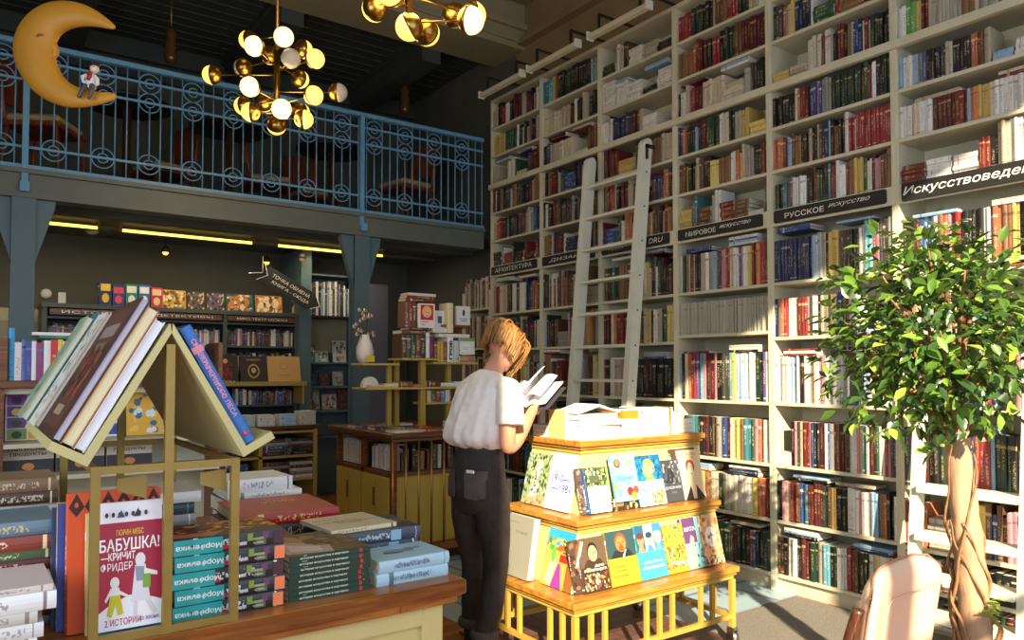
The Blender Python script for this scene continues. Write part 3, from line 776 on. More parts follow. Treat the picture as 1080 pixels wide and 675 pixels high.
rown = {0: 'bottom shelf', 1: 'second shelf up', 2: 'third shelf up', 3: 'fourth shelf up', 4: 'second shelf below the sign', 5: 'shelf right below the sign', 6: 'shelf right above the sign', 7: 'second shelf above the sign', 8: 'third shelf above the sign', 9: 'shelf above the thick ledge', 10: 'second shelf above the ledge', 11: 'top shelf'}
rown5 = {0: 'bottom shelf', 1: 'second shelf up', 2: 'third shelf up', 3: 'fourth shelf up', 4: 'fifth shelf up'}
bayn = ['far left bay', 'bay left of the ladder', 'ladder bay', 'МИРОВОЕ bay', 'РУССКОЕ bay', 'rightmost bay']
rest = MB(); used_labels = set()
for k, (t_, dd, hh, ch, m_, r, i, idx, ly) in enumerate(shelf_books):
    c, a = pal(ch)
    if k in single:
        rr = r - 1 if (i == 5 and r > 3) else r
        rn = rown.get(r) if i < 5 else {0: 'bottom shelf', 1: 'second shelf up', 2: 'third shelf up', 3: 'fourth shelf up'}.get(r, rown.get(r))
        lb = '%s book %s %s from left, %s, %s' % (PALN[ch], 'lying flat,' if ly else 'upright,', ordn(idx), rn, bayn[i])
        if lb in used_labels: lb = lb.replace('upright,', 'taller,').replace('lying', 'flat')
        used_labels.add(lb)
        book(lb, m_, t_, dd, hh, c, a, 'books on the shelf, %s, %s' % (rn, bayn[i]), hard=rnd.random() < .6, parts=False)
    else:
        book_geo(rest, t_, dd, hh, c, a, m_, hard=rnd.random() < .6)

# ------------------------------------------------------------ cover art
def cover_art(o, t, d, h, items):
    fr = frame((t, 0, 0), (0, 1, 0), (0, 0, 1), (1, 0, 0))
    mb = MB(); k = 1
    for it in items:
        off = 0.0003 + 0.00012 * k; k += 1
        ty = it[0]
        if ty == 'r':
            x, y, w, hh, c = it[1:6]; pts = [(x, y), (x + w, y), (x + w, y + hh), (x, y + hh)]
        elif ty == 'e':
            cx, cy, a, b_, c = it[1:6]; pts = [(cx + a * math.cos(2 * PI * q / 18), cy + b_ * math.sin(2 * PI * q / 18)) for q in range(18)]
        elif ty == 'p':
            pts, c = it[1], it[2]
        elif ty == 'm':   # mottled patch of little dabs: x,y,w,h,[colours],n,size
            x, y, w, hh, cs, n_, sz = it[1:8]
            rr = random.Random(int(x * 100 + y * 1000 + n_))
            for q in range(n_):
                px_, py_ = x + rr.random() * w, y + rr.random() * hh; s1, s2 = sz * rr.uniform(.4, 1), sz * rr.uniform(.4, 1.2)
                a0 = rr.random() * 3
                P = [(min(x + w, max(x, px_ + s1 * math.cos(a0 + e * PI / 3))), min(y + hh, max(y, py_ + s2 * math.sin(a0 + e * PI / 3) * d / h * 1.0))) for e in range(6)]
                mb.add([fr @ Vector((p[0] * d, p[1] * h, off + q * 0.000004)) for p in P], [tuple(range(6))], hx(cs[rr.randrange(len(cs))]))
            continue
        else:
            txt, cx, cy, w, hh, c = it[1:7]; bold = it[7] if len(it) > 7 else 0; rot = it[8] if len(it) > 8 else 0; sh = it[9] if len(it) > 9 else 0
            text_obj('cover_lettering', txt, ink(c), o, fr @ T(cx * d, cy * h, off), width=w * d, height=hh * h, bold=bold, rot=rot, shear=sh, depth=0.0004)
            continue
        mb.add([fr @ Vector((p[0] * d, p[1] * h, off)) for p in pts], [tuple(range(len(pts)))], hx(c))
    if mb.f: mb.build('cover_print', M['print'], o)
    return o

def display(label, pos, facing, tilt, t, d, h, col, items, group=None, spine=None, yaw=0, hard=False, name='book', cat='book', hexacc='#FFFFFF', lean=0):
    """book standing with its front cover toward facing ('f' toward -Y, 'l' toward -X); pos is the lower left back corner"""
    n0, r0 = {'f': ((0, -1, 0), (1, 0, 0)), 'l': ((-1, 0, 0), (0, -1, 0))}[facing]
    base = frame((0, 0, 0), n0, r0, (0, 0, 1))
    m = T(*pos) @ RZ(yaw) @ base @ RY(-tilt) @ RX(lean)
    o = book(label, m, t, d, h, hx(spine or col), hx(hexacc), group, hard, front=hx(col))
    cover_art(o, t, d, h, [('r', 0, 0, 1, 1, col)] + items)
    return o

# ------------------------------------------------------------ foreground counter with its books
CZ = 0.91
ct = thing('display_counter', 'long foreground counter with orange brown worktop and yellow panels, piled with books', 'counter', T(-0.75, 1.68, 0))
mb = MB(); mb.box((0, 0, 0.872), (1.81, 1.3, CZ), bev=0.004); mb.box((0.015, 0.015, 0.85), (1.79, 1.28, 0.872), bev=0.003); mb.build('worktop', M['wood_top'], ct)
mb = MB(); mb.box((0.05, 0.055, 0.06), (1.745, 1.24, 0.85)); mb.build('body', M['pale_yellow'], ct)
for x in (0.03, 0.9, 1.7): mb = MB(); mb.box((x, 0.035, 0.0), (x + 0.06, 0.075, 0.85), bev=0.004); mb.build('corner_post', M['pale_yellow'], ct)
mb = MB(); mb.box((0.09, 0.04, 0.8), (1.7, 0.06, 0.85)); mb.build('upper_frame_rail', M['pale_yellow'], ct)

GB = 'books stacked on the foreground counter'
def cstack(x, y, specs, z0=CZ, left=True):
    """specs: (label, t, d, h, spine hex, accent hex, front hex, art or None, dx, ang)"""
    z = z0
    for sp in specs:
        lb, t_, d_, h_, c, a, fcol, art, dx, ang = sp
        # spine toward -Y, cover up; local z -> -X so x is the right end
        m = T(x + dx, y, z) @ RZ(ang) @ T(h_, 0, 0) @ frame((0, 0, 0), (0, 0, 1), (0, 1, 0), (-1, 0, 0))
        o = book(lb, m, t_ - 0.0006, d_, h_, hx(c), hx(a), GB, hard=t_ > 0.02, front=hx(fcol))
        if art: art(o, t_ - 0.0006, d_, h_)
        z += t_
    return z
def spine_frame(t_, h_):   # frame on the spine: x along -local z (reads left to right when lying), y up
    return frame((t_ / 2, -0.0042, h_ / 2), (0, 0, -1), (1, 0, 0), (0, -1, 0))
def spine_art(o, t_, h_, rects, texts=()):
    fr = spine_frame(t_, h_)
    for k, (x, w, y, hh, c) in enumerate(rects):    # x from the left end, fractions
        X0, X1 = (x - 0.5) * h_, (x + w - 0.5) * h_; Y0, Y1 = (y - 0.5) * t_ * 0.94, (y + hh - 0.5) * t_ * 0.94
        e = 0.0002 + k * 0.0001; mb = MB()
        mb.add([fr @ Vector(p) for p in ((X0, Y0, e), (X1, Y0, e), (X1, Y1, e), (X0, Y1, e))], [(0, 1, 2, 3)], hx(c)); mb.build('spine_patch', M['print'], o)
    for txt, cx, cy, w, hh, c, rot in texts:
        text_obj('spine_lettering', txt, ink(c), o, fr @ T((cx - 0.5) * h_, (cy - 0.5) * t_, 0.0012), width=w * h_, height=hh * t_, rot=rot, bold=0.02, depth=0.0004)
    return o
ups = ['topmost', 'second from the top', 'third from the top', 'fourth from the top', 'fifth from the top', 'sixth from the top', 'seventh from the top', 'eighth from the top', 'ninth from the top', 'tenth from the top', 'eleventh from the top', 'twelfth from the top', 'thirteenth from the top', 'fourteenth from the top']
def turq(k):
    def f(o, t_, d_, h_):
        w = 0.43 - (0.06 if k == 2 else 0)
        spine_art(o, t_, h_, [(0, w, 0, 1, '#1FA3A3'), (w, 0.05, 0.1, 0.3, '#B0243C'), (0.655, 0.05, 0.45, 0.5, '#8DA23C'), (0.73, 0.1, 0.1, 0.55, '#4E6A3A'), (0.79, 0.06, 0.5, 0.45, '#7A3A6A'), (0.9, 0.1, 0.05, 0.9, '#F0875A' if k in (1, 3, 4) else '#4A2A38')],
                  [('Морфеника', 0.22, 0.5, 0.4, 0.42, '#F4F8F4', 180), ('УМЕНИЕ', 0.52, 0.5, 0.12, 0.22, '#E8E8E8', 180), ('МИФЫ', 0.6, 0.35, 0.09, 0.26, '#FFFFFF', 180)] +
                  [('сказание', 0.755, 0.55, 0.1, 0.16, '#C8D890', 180), ('повесть', 0.755, 0.3, 0.1, 0.14, '#D8C8D8', 180)])
        if k == 0:
            cover_art(o, t_, d_, h_, [('r', 0, 0, 1, 1, '#2A1716'), ('m', 0.3, 0, .7, 1, ['#7A3A16', '#C87A20', '#E0A030', '#3A1410', '#8A2418'], 150, .07), ('p', [(0.05, 0.65), (.3, .5), (.35, .98), (.1, .98)], '#C07858'), ('r', .1, .25, .3, .2, '#501A28')])
    return f
cstack(0.358, 1.745, [('thick book with turquoise and black spine behind the house frame, %s' % ups[4 - k], 0.0355, 0.165, 0.238, '#262A2E', '#F0F0F0', '#2A1716', turq(4 - k), (0, 0.004, -0.002, 0.003, 0)[k], (0, 0.5, -0.6, 0.3, 0)[k]) for k in range(5)])
def green(k):
    def f(o, t_, d_, h_):
        spine_art(o, t_, h_, [(0, 1, 0, 1, '#1E3A2A'), (0.86, 0.035, 0.1, 0.8, '#C0302A')], [('история искусства в картинах', 0.42, 0.5, 0.6, 0.4, '#D8E0C8', 0)])
        if k == 0:
            cover_art(o, t_, d_, h_, [('r', 0, 0, 1, 1, '#5C4630'), ('p', [(0, .45), (.4, .35), (.75, .95), (.1, .98)], '#B8A090'), ('p', [(.35, .3), (.6, .35), (.95, .75), (.7, .8)], '#A87838'), ('m', .3, 0, .7, .6, ['#4A3420', '#6A4A28', '#3A2A1C', '#8A6A3A'], 60, .1), ('p', [(.08, .55), (.3, .5), (.5, .85), (.2, .9)], '#CDBFC0')])
    return f
cstack(0.612, 1.75, [('thin dark green book, %s of the green stack at the counter front' % ups[7 - k], 0.0132, 0.235, 0.205, '#1E3A2A', '#D8E0C8', '#5C4630', green(7 - k), rnd.uniform(-.003, .003), rnd.uniform(-1, 1)) for k in range(8)])
def lblue(k):
    def f(o, t_, d_, h_):
        spine_art(o, t_, h_, [], [('НЕТЛЕННЫЕ СТИХИ', 0.45, 0.5, 0.5, 0.3, '#6A8090', 0)])
        if k == 0: cover_art(o, t_, d_, h_, [('e', .5, .6, .1, .16, '#4A5A68'), ('p', [(.4, .35), (.6, .3), (.7, .6), (.55, .75)], '#7C98A8'), ('t', 'ветер', .62, .3, .3, .1, '#3A4A58', 0, 90)])
    return f
cstack(0.835, 1.745, [('light blue book on the counter corner, %s of the pair' % ('lower', 'upper')[k], 0.031, 0.15, 0.205, '#A9C8D8', '#5A7484', '#A4CBDD', lblue(1 - k), (0, 0.006)[k], (0, 1.2)[k]) for k in range(2)])
def dkgrey(k):
    def f(o, t_, d_, h_):
        spine_art(o, t_, h_, [(0.58, 0.14, 0.05, 0.9, '#8FB0CC')], [('философия', 0.3, 0.5, 0.3, 0.3, '#C8D0D8', 0)])
        if k == 0: cover_art(o, t_, d_, h_, [('r', 0, 0, 1, 1, '#34384A'), ('m', 0, 0, 1, 1, ['#4A4048', '#2C3040', '#6A4A38', '#8C5A40'], 30, .12), ('t', 'МИР', .5, .2, .3, .1, '#E0E0E8', .02)])
    return f
z = cstack(0.825, 1.92, [('dark blue grey book behind the light blue pair, %s of three' % ups[2 - k], 0.034, 0.2, 0.225, '#3A4456', '#C8D0D8', '#34384A', dkgrey(2 - k), (0, -.003, .002)[k], (0, 1, -1)[k]) for k in range(3)])
def creamart(o, t_, d_, h_):
    cover_art(o, t_, d_, h_, [('p', [(.35, .3), (.65, .3), (.6, .7), (.4, .7)], '#C8BE98'), ('t', 'Театр', .7, .75, .4, .08, '#8A4A30', 0, 90), ('t', 'Мысли', .5, .78, .4, .08, '#5A4A38', 0, 90), ('t', 'о главном', .45, .25, .4, .05, '#6A3A28', 0, 90), ('r', .36, .35, .01, .35, '#4A4438')])
cstack(0.79, 1.93, [('cream paperback with printed cover lying on the dark blue grey books', 0.012, 0.2, 0.2, '#D8CDA8', '#8A4A30', '#D9CFAE', creamart, 0, 4)], z0=z)
cstack(0.62, 2.2, [('brown book under the big red book on the counter', 0.05, 0.3, 0.28, '#4A3028', '#C8B890', '#4A3028', None, 0, 0), ('dark book just under the big red book on the counter', 0.045, 0.28, 0.27, '#262A30', '#C8B890', '#262A30', None, 0, 1),
     ('big red hardback with gold lettering lying in the middle of the counter', 0.034, 0.3, 0.29, '#A81E1C', '#E8C060', '#B0211E', lambda o, t_, d_, h_: cover_art(o, t_, d_, h_, [('t', 'СИЛА', .65, .45, .35, .13, '#E8C060', .02, 90), ('r', .2, .2, .02, .6, '#D04030')]), 0.01, -2)])
cstack(0.565, 2.0, [('grey book under the red and light blue book on the counter', 0.06, 0.16, 0.17, '#6A6A70', '#E0E0E0', '#6A6A70', None, 0.01, 0), ('book with red and light blue spine on the counter', 0.03, 0.17, 0.17, '#CE4238', '#E8E8E8', '#4A2A30',
     lambda o, t_, d_, h_: spine_art(o, t_, h_, [(0, .52, 0, 1, '#D0483C'), (.52, .48, 0, 1, '#7CB4D4')]), 0, 0)])
cstack(0.645, 1.99, [('white paperback under the deep blue book on the counter', 0.012, 0.18, 0.17, '#E8E4E0', '#A04040', '#E8E4E0', None, 0, 6), ('pink and white paperback under the deep blue book', 0.02, 0.18, 0.16, '#E0B0B8', '#802030', '#E8E4E0', None, 0.01, 10),
     ('deep blue book with white lettering lying on the counter', 0.03, 0.16, 0.15, '#1C2F9A', '#E8E8F8', '#2237B0', lambda o, t_, d_, h_: (spine_art(o, t_, h_, [], [('АРТ', .7, .5, .15, .4, '#E8E8F8', 0)]), cover_art(o, t_, d_, h_, [('t', 'ДЕЛО', .6, .5, .4, .09, '#8898E0', 0, 90)])), 0.01, 8)])
cstack(0.70, 2.6, [('dark book at the bottom of the white pile at the counter back', 0.06, 0.2, 0.23, '#3A3230', '#C8B890', '#3A3230', None, 0, 0), ('brown book in the white pile at the counter back', 0.05, 0.2, 0.24, '#6A4A38', '#C8B890', '#6A4A38', None, 0, 2),
     ('white thin book in the pile at the counter back', 0.022, 0.22, 0.25, '#E6E6E2', '#808080', '#ECECE8', None, 0, -2), ('thick white hardback on top of the pile at the counter back', 0.045, 0.2, 0.22, '#E8EAEA', '#708090', '#EEF0F0',
     lambda o, t_, d_, h_: cover_art(o, t_, d_, h_, [('r', .2, .2, .01, .6, '#9AA0A8'), ('t', 'проза и письма', .6, .5, .5, .05, '#8A9098', 0, 90)]), 0.0, 1)])
# piles seen through and left of the house frame
for (x, y, nm, seq) in ((0.232, 1.96, 'pile inside the house frame', '#3A2A24 #20242C #4A5058 #2C3848 #5A2A20 #28303A #8A8A88 #30404A #DADAD6'.split()), (-0.05, 2.16, 'brown pile left of the house frame', '#5A3424 #3A2A20 #7A4A30 #C8C8C4 #4A3A30 #B8C4CC #6A4A34 #DADAD6 #503428 #8A6A4A'.split()),
                        (-0.31, 2.16, 'far left pile at the picture edge', '#6A7A88 #3A2E28 #C8D0D8 #5A4438 #7A98B8 #4A3428 #A8B4BC #6A5040 #88A8C0 #3A3028'.split())):
    n_ = len(seq)
    cstack(x, y, [('%s book in the %s, %s' % ({'3': 'dark', '2': 'dark', '4': 'dark brown', '5': 'brown', '6': 'brown', '7': 'brown', '8': 'greyish', 'A': 'pale grey', 'B': 'pale grey', 'C': 'pale', 'D': 'white'}[c[1]], nm, ups[n_ - 1 - k]), rnd.uniform(.024, .032) if k else .03, 0.19, 0.22, c, '#D8D0B8', c, None, rnd.uniform(-.01, .01), rnd.uniform(-3, 3)) for k, c in enumerate(seq)])
cstack(-0.1, 1.9, [('%s book in the nearest colourful pile at the left edge, %s' % (nm_, ups[9 - k]), t_, 0.2, 0.25, c, a, c, None, rnd.uniform(-.006, .006), rnd.uniform(-2, 2)) for k, (nm_, c, a, t_) in enumerate((
    ('grey', '#5A5A5A', '#E8E8E8', .022), ('brown', '#5A3A2A', '#D8C090', .028), ('green', '#3F7A3A', '#E8F0D0', .016), ('pale blue', '#B8CCD8', '#405060', .014), ('lime green', '#6C8A32', '#E8E890', .018), ('dark green', '#2C4A2A', '#E0E0C0', .016), ('dark red', '#5C201C', '#E8D0B0', .03), ('moss green', '#4A5A34', '#D0D8A0', .02), ('brick red', '#8A3A28', '#F0D8B0', .03), ('grey blue', '#6A8494', '#F0C860', .03)))])
cstack(-0.13, 1.69, [('white %s book in the white pile at the lower left corner, %s' % (nm_, ups[4 - k]), t_, 0.19, h_, c, '#8A8078', c, None, dx, rnd.uniform(-1, 1)) for k, (nm_, t_, h_, c, dx) in enumerate((('thick', .04, .24, '#E4E2DC', 0.0), ('thick', .028, .24, '#D8D8D4', .01), ('patterned', .022, .24, '#C8C4B8', 0), ('thick', .034, .265, '#E8E8E6', 0.005), ('thin', .012, .265, '#D8C8C0', 0)))])

# ------------------------------------------------------------ gable-roofed display frame
hs = thing('house_display_frame', 'small house-shaped gold frame with pale yellow gable roof holding books on the counter', 'display stand', T(0.195, 1.70, CZ))
HW, HD, HH = 0.286, 0.62, 0.352
def bar(mb, a, b, w=0.0085):
    a, b = Vector(a), Vector(b); dv = b - a; L = dv.length
    q = dv.to_track_quat('Z', 'Y').to_matrix().to_4x4()
    mb.box((-w, -w, 0), (w, w, L), (0.5, 0.5, 0.5), 0, Matrix.Translation(a) @ q)
e = 0.0085
for nm, pts in (('front_frame', 0), ('rear_frame', HD)):
    mb = MB()
    for q, (a, b) in enumerate((((e, pts, 0), (e, pts, HH)), ((HW - e, pts, 0), (HW - e, pts, HH)), ((0.001, pts, e), (HW - .001, pts, e)), ((0.001, pts, HH - e), (HW - .001, pts, HH - e)), ((HW / 2, pts, 0), (HW / 2, pts, HH + 0.245)))): bar(mb, a, b, .0085 if q in (0, 1, 4) else .0078)
    mb.build(nm, M['gold_frame'], hs)
for x in (e, HW - e):
    for z in (HH - e,): mb = MB(); bar(mb, (x, 0.009, z), (x, HD - 0.009, z), 0.0065); mb.build('side_bar', M['gold_frame'], hs)
# roof: two sloped boards with upturned lips
AP = Vector((HW / 2, 0, 0.625))
for s, nm in ((-1, 'roof_board'), (1, 'roof_board')):
    dirv = Vector((s * 0.152, 0, -0.275)).normalized(); nv = Vector((s * 0.275, 0, 0.152)).normalized()
    L = 0.31; th = 0.016
    A = AP; B = AP + dirv * L
    poly = [A - Vector((0, 0, 0.004)), B, B + nv * 0.078, B + nv * 0.078 - dirv * th * 1.1, B + nv * th - dirv * th * 1.1, A + nv * th * 0.2 + Vector((0, 0, th * 0.85))]
    mb = MB(); mb.prism([(p.x, p.z) for p in poly], -0.012, 0.72, 'y'); mb.build(nm, M['pale_yellow'], hs, fix=True)
# little arrow-shaped brackets hanging inside
for x, s in ((0.05, 1), (0.21, -1)):
    mb = MB(); mb.prism([(x, HH - 0.03), (x + 0.055, HH - 0.025), (x + 0.055, HH - 0.075), (x + (0.0 if s > 0 else 0.0), HH - 0.055)], 0.02, 0.023, 'y'); mb.build('hanging_bracket', M['gold_frame'], hs, fix=True)

# books leaning on the roof
def roof_book(label, side, stackoff, y0, t_, d_, h_, col, acc, art=None, spine_front=False, front=None, hard=True, page=None, low=0.02, group='books leaning on the roof of the house frame'):
    s = -1 if side == 'L' else 1
    dirv = Vector((s * 0.152, 0, -0.275)).normalized(); nv = Vector((s * 0.275, 0, 0.152)).normalized()
    O = Vector((0.195, 1.70, CZ)) + AP + dirv * (0.31 - low) + nv * (0.0175 + stackoff) + Vector((0, y0, 0))
    # local z along up-slope, local x along roof normal (front cover outward)
    up = -dirv
    yv = up.cross(nv)   # z x x = y
    if yv.y < 0:        # left slope: spine must sit at the far end
        m = frame(O + Vector((0, d_, 0)), nv, yv, up)
    else:
        m = frame(O, nv, yv, up)
    o = book(label, m, t_, d_, h_, hx(col), hx(acc), group, hard, front=hx(front or col), page=page)
    if art: cover_art(o, t_, d_, h_, art)
    return o
roof_book('white paged picture book, lowest of the three nearest on the left roof slope', 'L', 0.0, 0.0, 0.02, 0.3, 0.30, '#E8E4EC', '#B07040', front='#D8D0D8', page=hx('#F2EEF6'))
roof_book('orange book with cream pages, middle of the three nearest on the left roof slope', 'L', 0.0215, 0.0, 0.024, 0.32, 0.315, '#B8701C', '#F0E0A0', page=hx('#EFE6BC'))
brown_art = [('r', 0, 0, 1, 1, '#4A2E24'), ('r', .12, .06, .76, .88, '#5E3A2C'), ('r', .2, .72, .6, .1, '#8A7A70'), ('r', .3, .62, .4, .06, '#786050'), ('e', .5, .42, .25, .14, '#6E2C24'), ('e', .5, .42, .19, .1, '#3E2A22'), ('r', .32, .14, .36, .07, '#9A8A6A'), ('m', .15, .25, .7, .4, ['#7A5A44', '#4A2A20', '#8A3A2C', '#3A3028'], 50, .06)]
roof_book('large brown patterned picture book on top of the left roof slope', 'L', 0.047, 0.0, 0.016, 0.36, 0.325, '#3A2A30', '#B0A8B8', brown_art, page=hx('#CFC6D8'))
wart = [('r', 0, 0, 1, 1, '#DDD6C6'), ('m', .05, .05, .9, .9, ['#5A8A3A', '#E8A030', '#C04030', '#3A6A8A', '#EDE6D4', '#3A3A30'], 70, .06)]
roof_book('white illustrated book with green figures, behind the brown one on the roof', 'L', 0.053, 0.37, 0.02, 0.17, 0.31, '#DDD6C6', '#5A8A3A', wart, page=hx('#E8E0CC'))
roof_book('brown book under the white illustrated one on the left roof slope', 'L', 0.0, 0.37, 0.05, 0.17, 0.30, '#8A5A2C', '#E0C080', page=hx('#E8DCC0'))
roof_book('teal picture book at the far end of the left roof slope', 'L', 0.0, 0.55, 0.075, 0.17, 0.32, '#2A7A8A', '#E0F0F0', [('r', 0, 0, 1, 1, '#2F8090'), ('m', .05, .05, .9, .9, ['#4AA0B0', '#8A6A3A', '#1A4A5A'], 30, .1)])
roof_book('pale green book on top of the teal one on the left roof slope', 'L', 0.077, 0.55, 0.016, 0.17, 0.3, '#8FA890', '#F0F0E0', [('m', .05, .05, .9, .9, ['#C8D0B0', '#6A8A5A', '#D8A040'], 30, .1)])
rb = roof_book('bright blue book with red speckled lettering leaning on the right roof slope', 'R', 0.0, 0.0, 0.024, 0.2, 0.285, '#2F6FBE', '#E890A0', [('r', 0, 0, 1, 1, '#3A78C8'), ('m', 0, 0, 1, 1, ['#4A90DC', '#2A5AA8', '#6AB0F0'], 60, .08)])
fr_ = frame((0.012, -0.0045, 0.16), (0, 0, -1), (1, 0, 0), (0, -1, 0))
text_obj('spine_lettering', 'СКАЗКИ НОЧНОГО ЛЕСА', ink('#E892A8'), rb, fr_, width=0.19, height=0.011, bold=0.02)
mbs = MB(); mbs.ball((0.012, -0.0035, 0.022), 0.006, 10, 6, hx('#E04A5A')); mbs.build('spine_emblem', M['print'], rb)
roof_book('grey book under the bright blue one, far side of the right roof slope', 'R', 0.0, 0.22, 0.02, 0.19, 0.28, '#5A5A54', '#C8C8B8')

# books inside the house frame
babu = [('r', 0, 0, 1, 1, '#A8203A'), ('r', 0, .84, 1, .16, '#EDEBF0'), ('p', [(0, .0), (1, .0), (1, .19), (.8, .23), (.5, .26), (.2, .2), (0, .13)], '#F0F0F2'), ('r', 0, 0, 1, .1, '#F0F0F2'),
        ('t', 'ГЮРИН МЕБС', .5, .76, .42, .045, '#E8C83A', .01), ('t', 'БАБУШКА!', .5, .665, .92, .1, '#FFFFFF', .015), ('t', '—КРИЧИТ', .32, .575, .52, .062, '#FFFFFF', .02), ('t', 'ФРИДЕР', .3, .49, .48, .075, '#FFFFFF', 0), ('t', '2 ИСТОРИИ', .4, .06, .55, .055, '#C83A6A', .01), ('t', 'из жизни', .8, .06, .3, .03, '#7A3A8A'),
        # grandmother: plain little figure
        ('e', .66, .53, .08, .055, '#E6E2E4'), ('p', [(.58, .49), (.74, .49), (.82, .2), (.52, .2)], '#E2DEE2'), ('p', [(.58, .48), (.72, .47), (.74, .36), (.6, .36)], '#8C98A4'), ('p', [(.72, .46), (.93, .42), (.93, .39), (.72, .41)], '#EDE9EA'), ('r', .7, .3, .12, .11, '#7FA83C'), ('r', .56, .08, .05, .13, '#D8D4D8'), ('p', [(.74, .2), (.8, .2), (.92, .1), (.86, .08)], '#D8D4D8'),
        # child
        ('e', .27, .37, .07, .045, '#E6E2E4'), ('p', [(.2, .33), (.34, .33), (.36, .22), (.2, .22)], '#E8E4E6'), ('p', [(.2, .27), (.35, .27), (.4, .12), (.32, .11), (.28, .2), (.22, .1), (.16, .12)], '#C8C022'), ('p', [(.33, .31), (.48, .26), (.48, .24), (.33, .28)], '#E8E4E6'), ('p', [(.2, .32), (.12, .24), (.14, .22), (.22, .29)], '#E8E4E6')] + \
       [('e', .14 + k * .1, .905, .025, .02, '#2A2A34') for k in range(7)] + [('p', [(.3, .88), (.36, .94), (.42, .88)], '#3A4A6A'), ('p', [(.55, .88), (.62, .95), (.66, .88)], '#2A2A34')]
GI = 'books standing inside the house frame'
display('crimson and white children book reading БАБУШКА! standing inside the house frame', (0.212, 1.737, CZ + 0.016), 'f', 3, 0.014, 0.121, 0.255, '#A8203A', babu, GI, spine='#E0DCD8')
display('teal and white book edge right behind the crimson one in the house frame', (0.205, 1.76, CZ + 0.001), 'f', 3, 0.012, 0.135, 0.24, '#3A8A94', [], GI, spine='#2F8A92')
display('cream book behind the teal one inside the house frame', (0.198, 1.785, CZ + 0.001), 'f', 3, 0.018, 0.13, 0.245, '#E6CE8C', [], GI, spine='#E2C87C')
oz = [('r', 0, 0, 1, 1, '#D8521C')]
for k in range(6): oz += [('p', [(k / 6, .9), (k / 6 + .083, 1), (k / 6 + .166, .9), (k / 6 + .083, .83)], '#3A1C14'), ('e', k / 6 + .083, .915, .02, .02, '#D8521C')]
display('tall orange book with dark zigzag border inside the house frame', (0.168, 1.818, CZ + 0.001), 'f', 3, 0.028, 0.175, 0.285, '#D8521C', oz, GI, spine='#D8521C', hard=True)
display('blue and yellow spined book at the back inside the house frame', (0.152, 1.85, CZ + 0.001), 'f', 3, 0.022, 0.15, 0.262, '#3A4A9A', [], GI, spine='#D8A830')
display('navy book standing hindmost inside the house frame', (0.145, 1.874, CZ + 0.001), 'f', 3, 0.014, 0.15, 0.25, '#2A3A6A', [], GI, spine='#2A3A6A')
cstack(0.0, 1.0, [] and [('', t_, 0.15, 0.14, '#E8E4DC', '#909090', '#ECE8E0', None, 0, k) for k, t_ in enumerate((.11, .1, .08))], z0=CZ)

# ------------------------------------------------------------ book stand in the middle
st = thing('book_stand', 'yellow stepped book stand with honey wood trays on casters', 'book stand', T(0, 0, 0))
def tray(x0, x1, y0, y1, z, name='tray'):
    mb = MB(); mb.box((x0, y0, z - 0.03), (x1, y1, z), bev=0.004); mb.box((x0 + 0.012, y0 + 0.012, z - 0.045), (x1 - 0.012, y1 - 0.012, z - 0.03), bev=0.002); mb.build(name, M['wood_honey'], st)
    mb = MB(); mb.box((x0 + 0.022, y0 + 0.022, z - 0.068), (x1 - 0.022, y1 - 0.022, z - 0.045), bev=0.004); mb.build('moulding', M['yellow'], st)
S1, S2, S3 = (2.18, 3.33, 2.57, 3.33), (2.33, 3.37, 2.72, 3.33), (2.48, 3.42, 2.87, 3.33)
tray(*S1, 0.42); tray(*S2, 0.745); tray(*S3, 1.10, 'top_board')
def panel(a, b, z0, z1, ia, ib):
    lo = [(a[0] + ia, a[2] + ia, z0), (a[1] - 0.02, a[2] + ia, z0), (a[1] - 0.02, a[3] - .02, z0), (a[0] + ia, a[3] - .02, z0)]
    hi = [(b[0] + ib, b[2] + ib, z1), (b[1] - 0.02, b[2] + ib, z1), (b[1] - 0.02, b[3] - .02, z1), (b[0] + ib, b[3] - .02, z1)]
    mb = MB(); mb.add(lo + hi, [(3, 2, 1, 0), (4, 5, 6, 7), (0, 1, 5, 4), (1, 2, 6, 5), (2, 3, 7, 6), (3, 0, 4, 7)]); mb.build('sloped_panel', M['pale_yellow'], st)
panel(S1, S2, 0.42, 0.68, 0.12, 0.03); panel(S2, S3, 0.745, 1.035, 0.12, 0.03)
def vbar(x, y, z0, z1, w=0.011, nm='baluster'):
    mb = MB(); mb.box((x - w, y - w, z0), (x + w, y + w, z1), bev=0.002); mb.build(nm, M['yellow_bar'], st)
for x in (2.305, 2.39, 2.66, 2.75, 2.84, 3.05, 3.14): vbar(x, 2.6, 0.165, 0.352)
for x in (2.305, 2.39, 2.66, 2.84, 3.05, 3.14): vbar(x, 3.3, 0.165, 0.352)
for y in (2.69, 2.78, 3.02, 3.12): vbar(2.212, y, 0.165, 0.352)
for y in (2.72, 2.95, 3.16): vbar(3.3, y, 0.165, 0.352)
for x, y in ((2.212, 2.6), (3.3, 2.6), (2.212, 3.3), (3.3, 3.3)): vbar(x, y, 0.1, 0.352, 0.014, 'leg')
for a, b in (((2.226, 2.588, 0.145), (3.286, 2.612, 0.17)), ((2.226, 3.288, 0.145), (3.286, 3.312, 0.17)), ((2.2, 2.614, 0.145), (2.224, 3.286, 0.17)), ((3.288, 2.614, 0.145), (3.312, 3.286, 0.17))):
    mb = MB(); mb.box(a, b, bev=0.002); mb.build('stretcher', M['yellow_bar'], st)
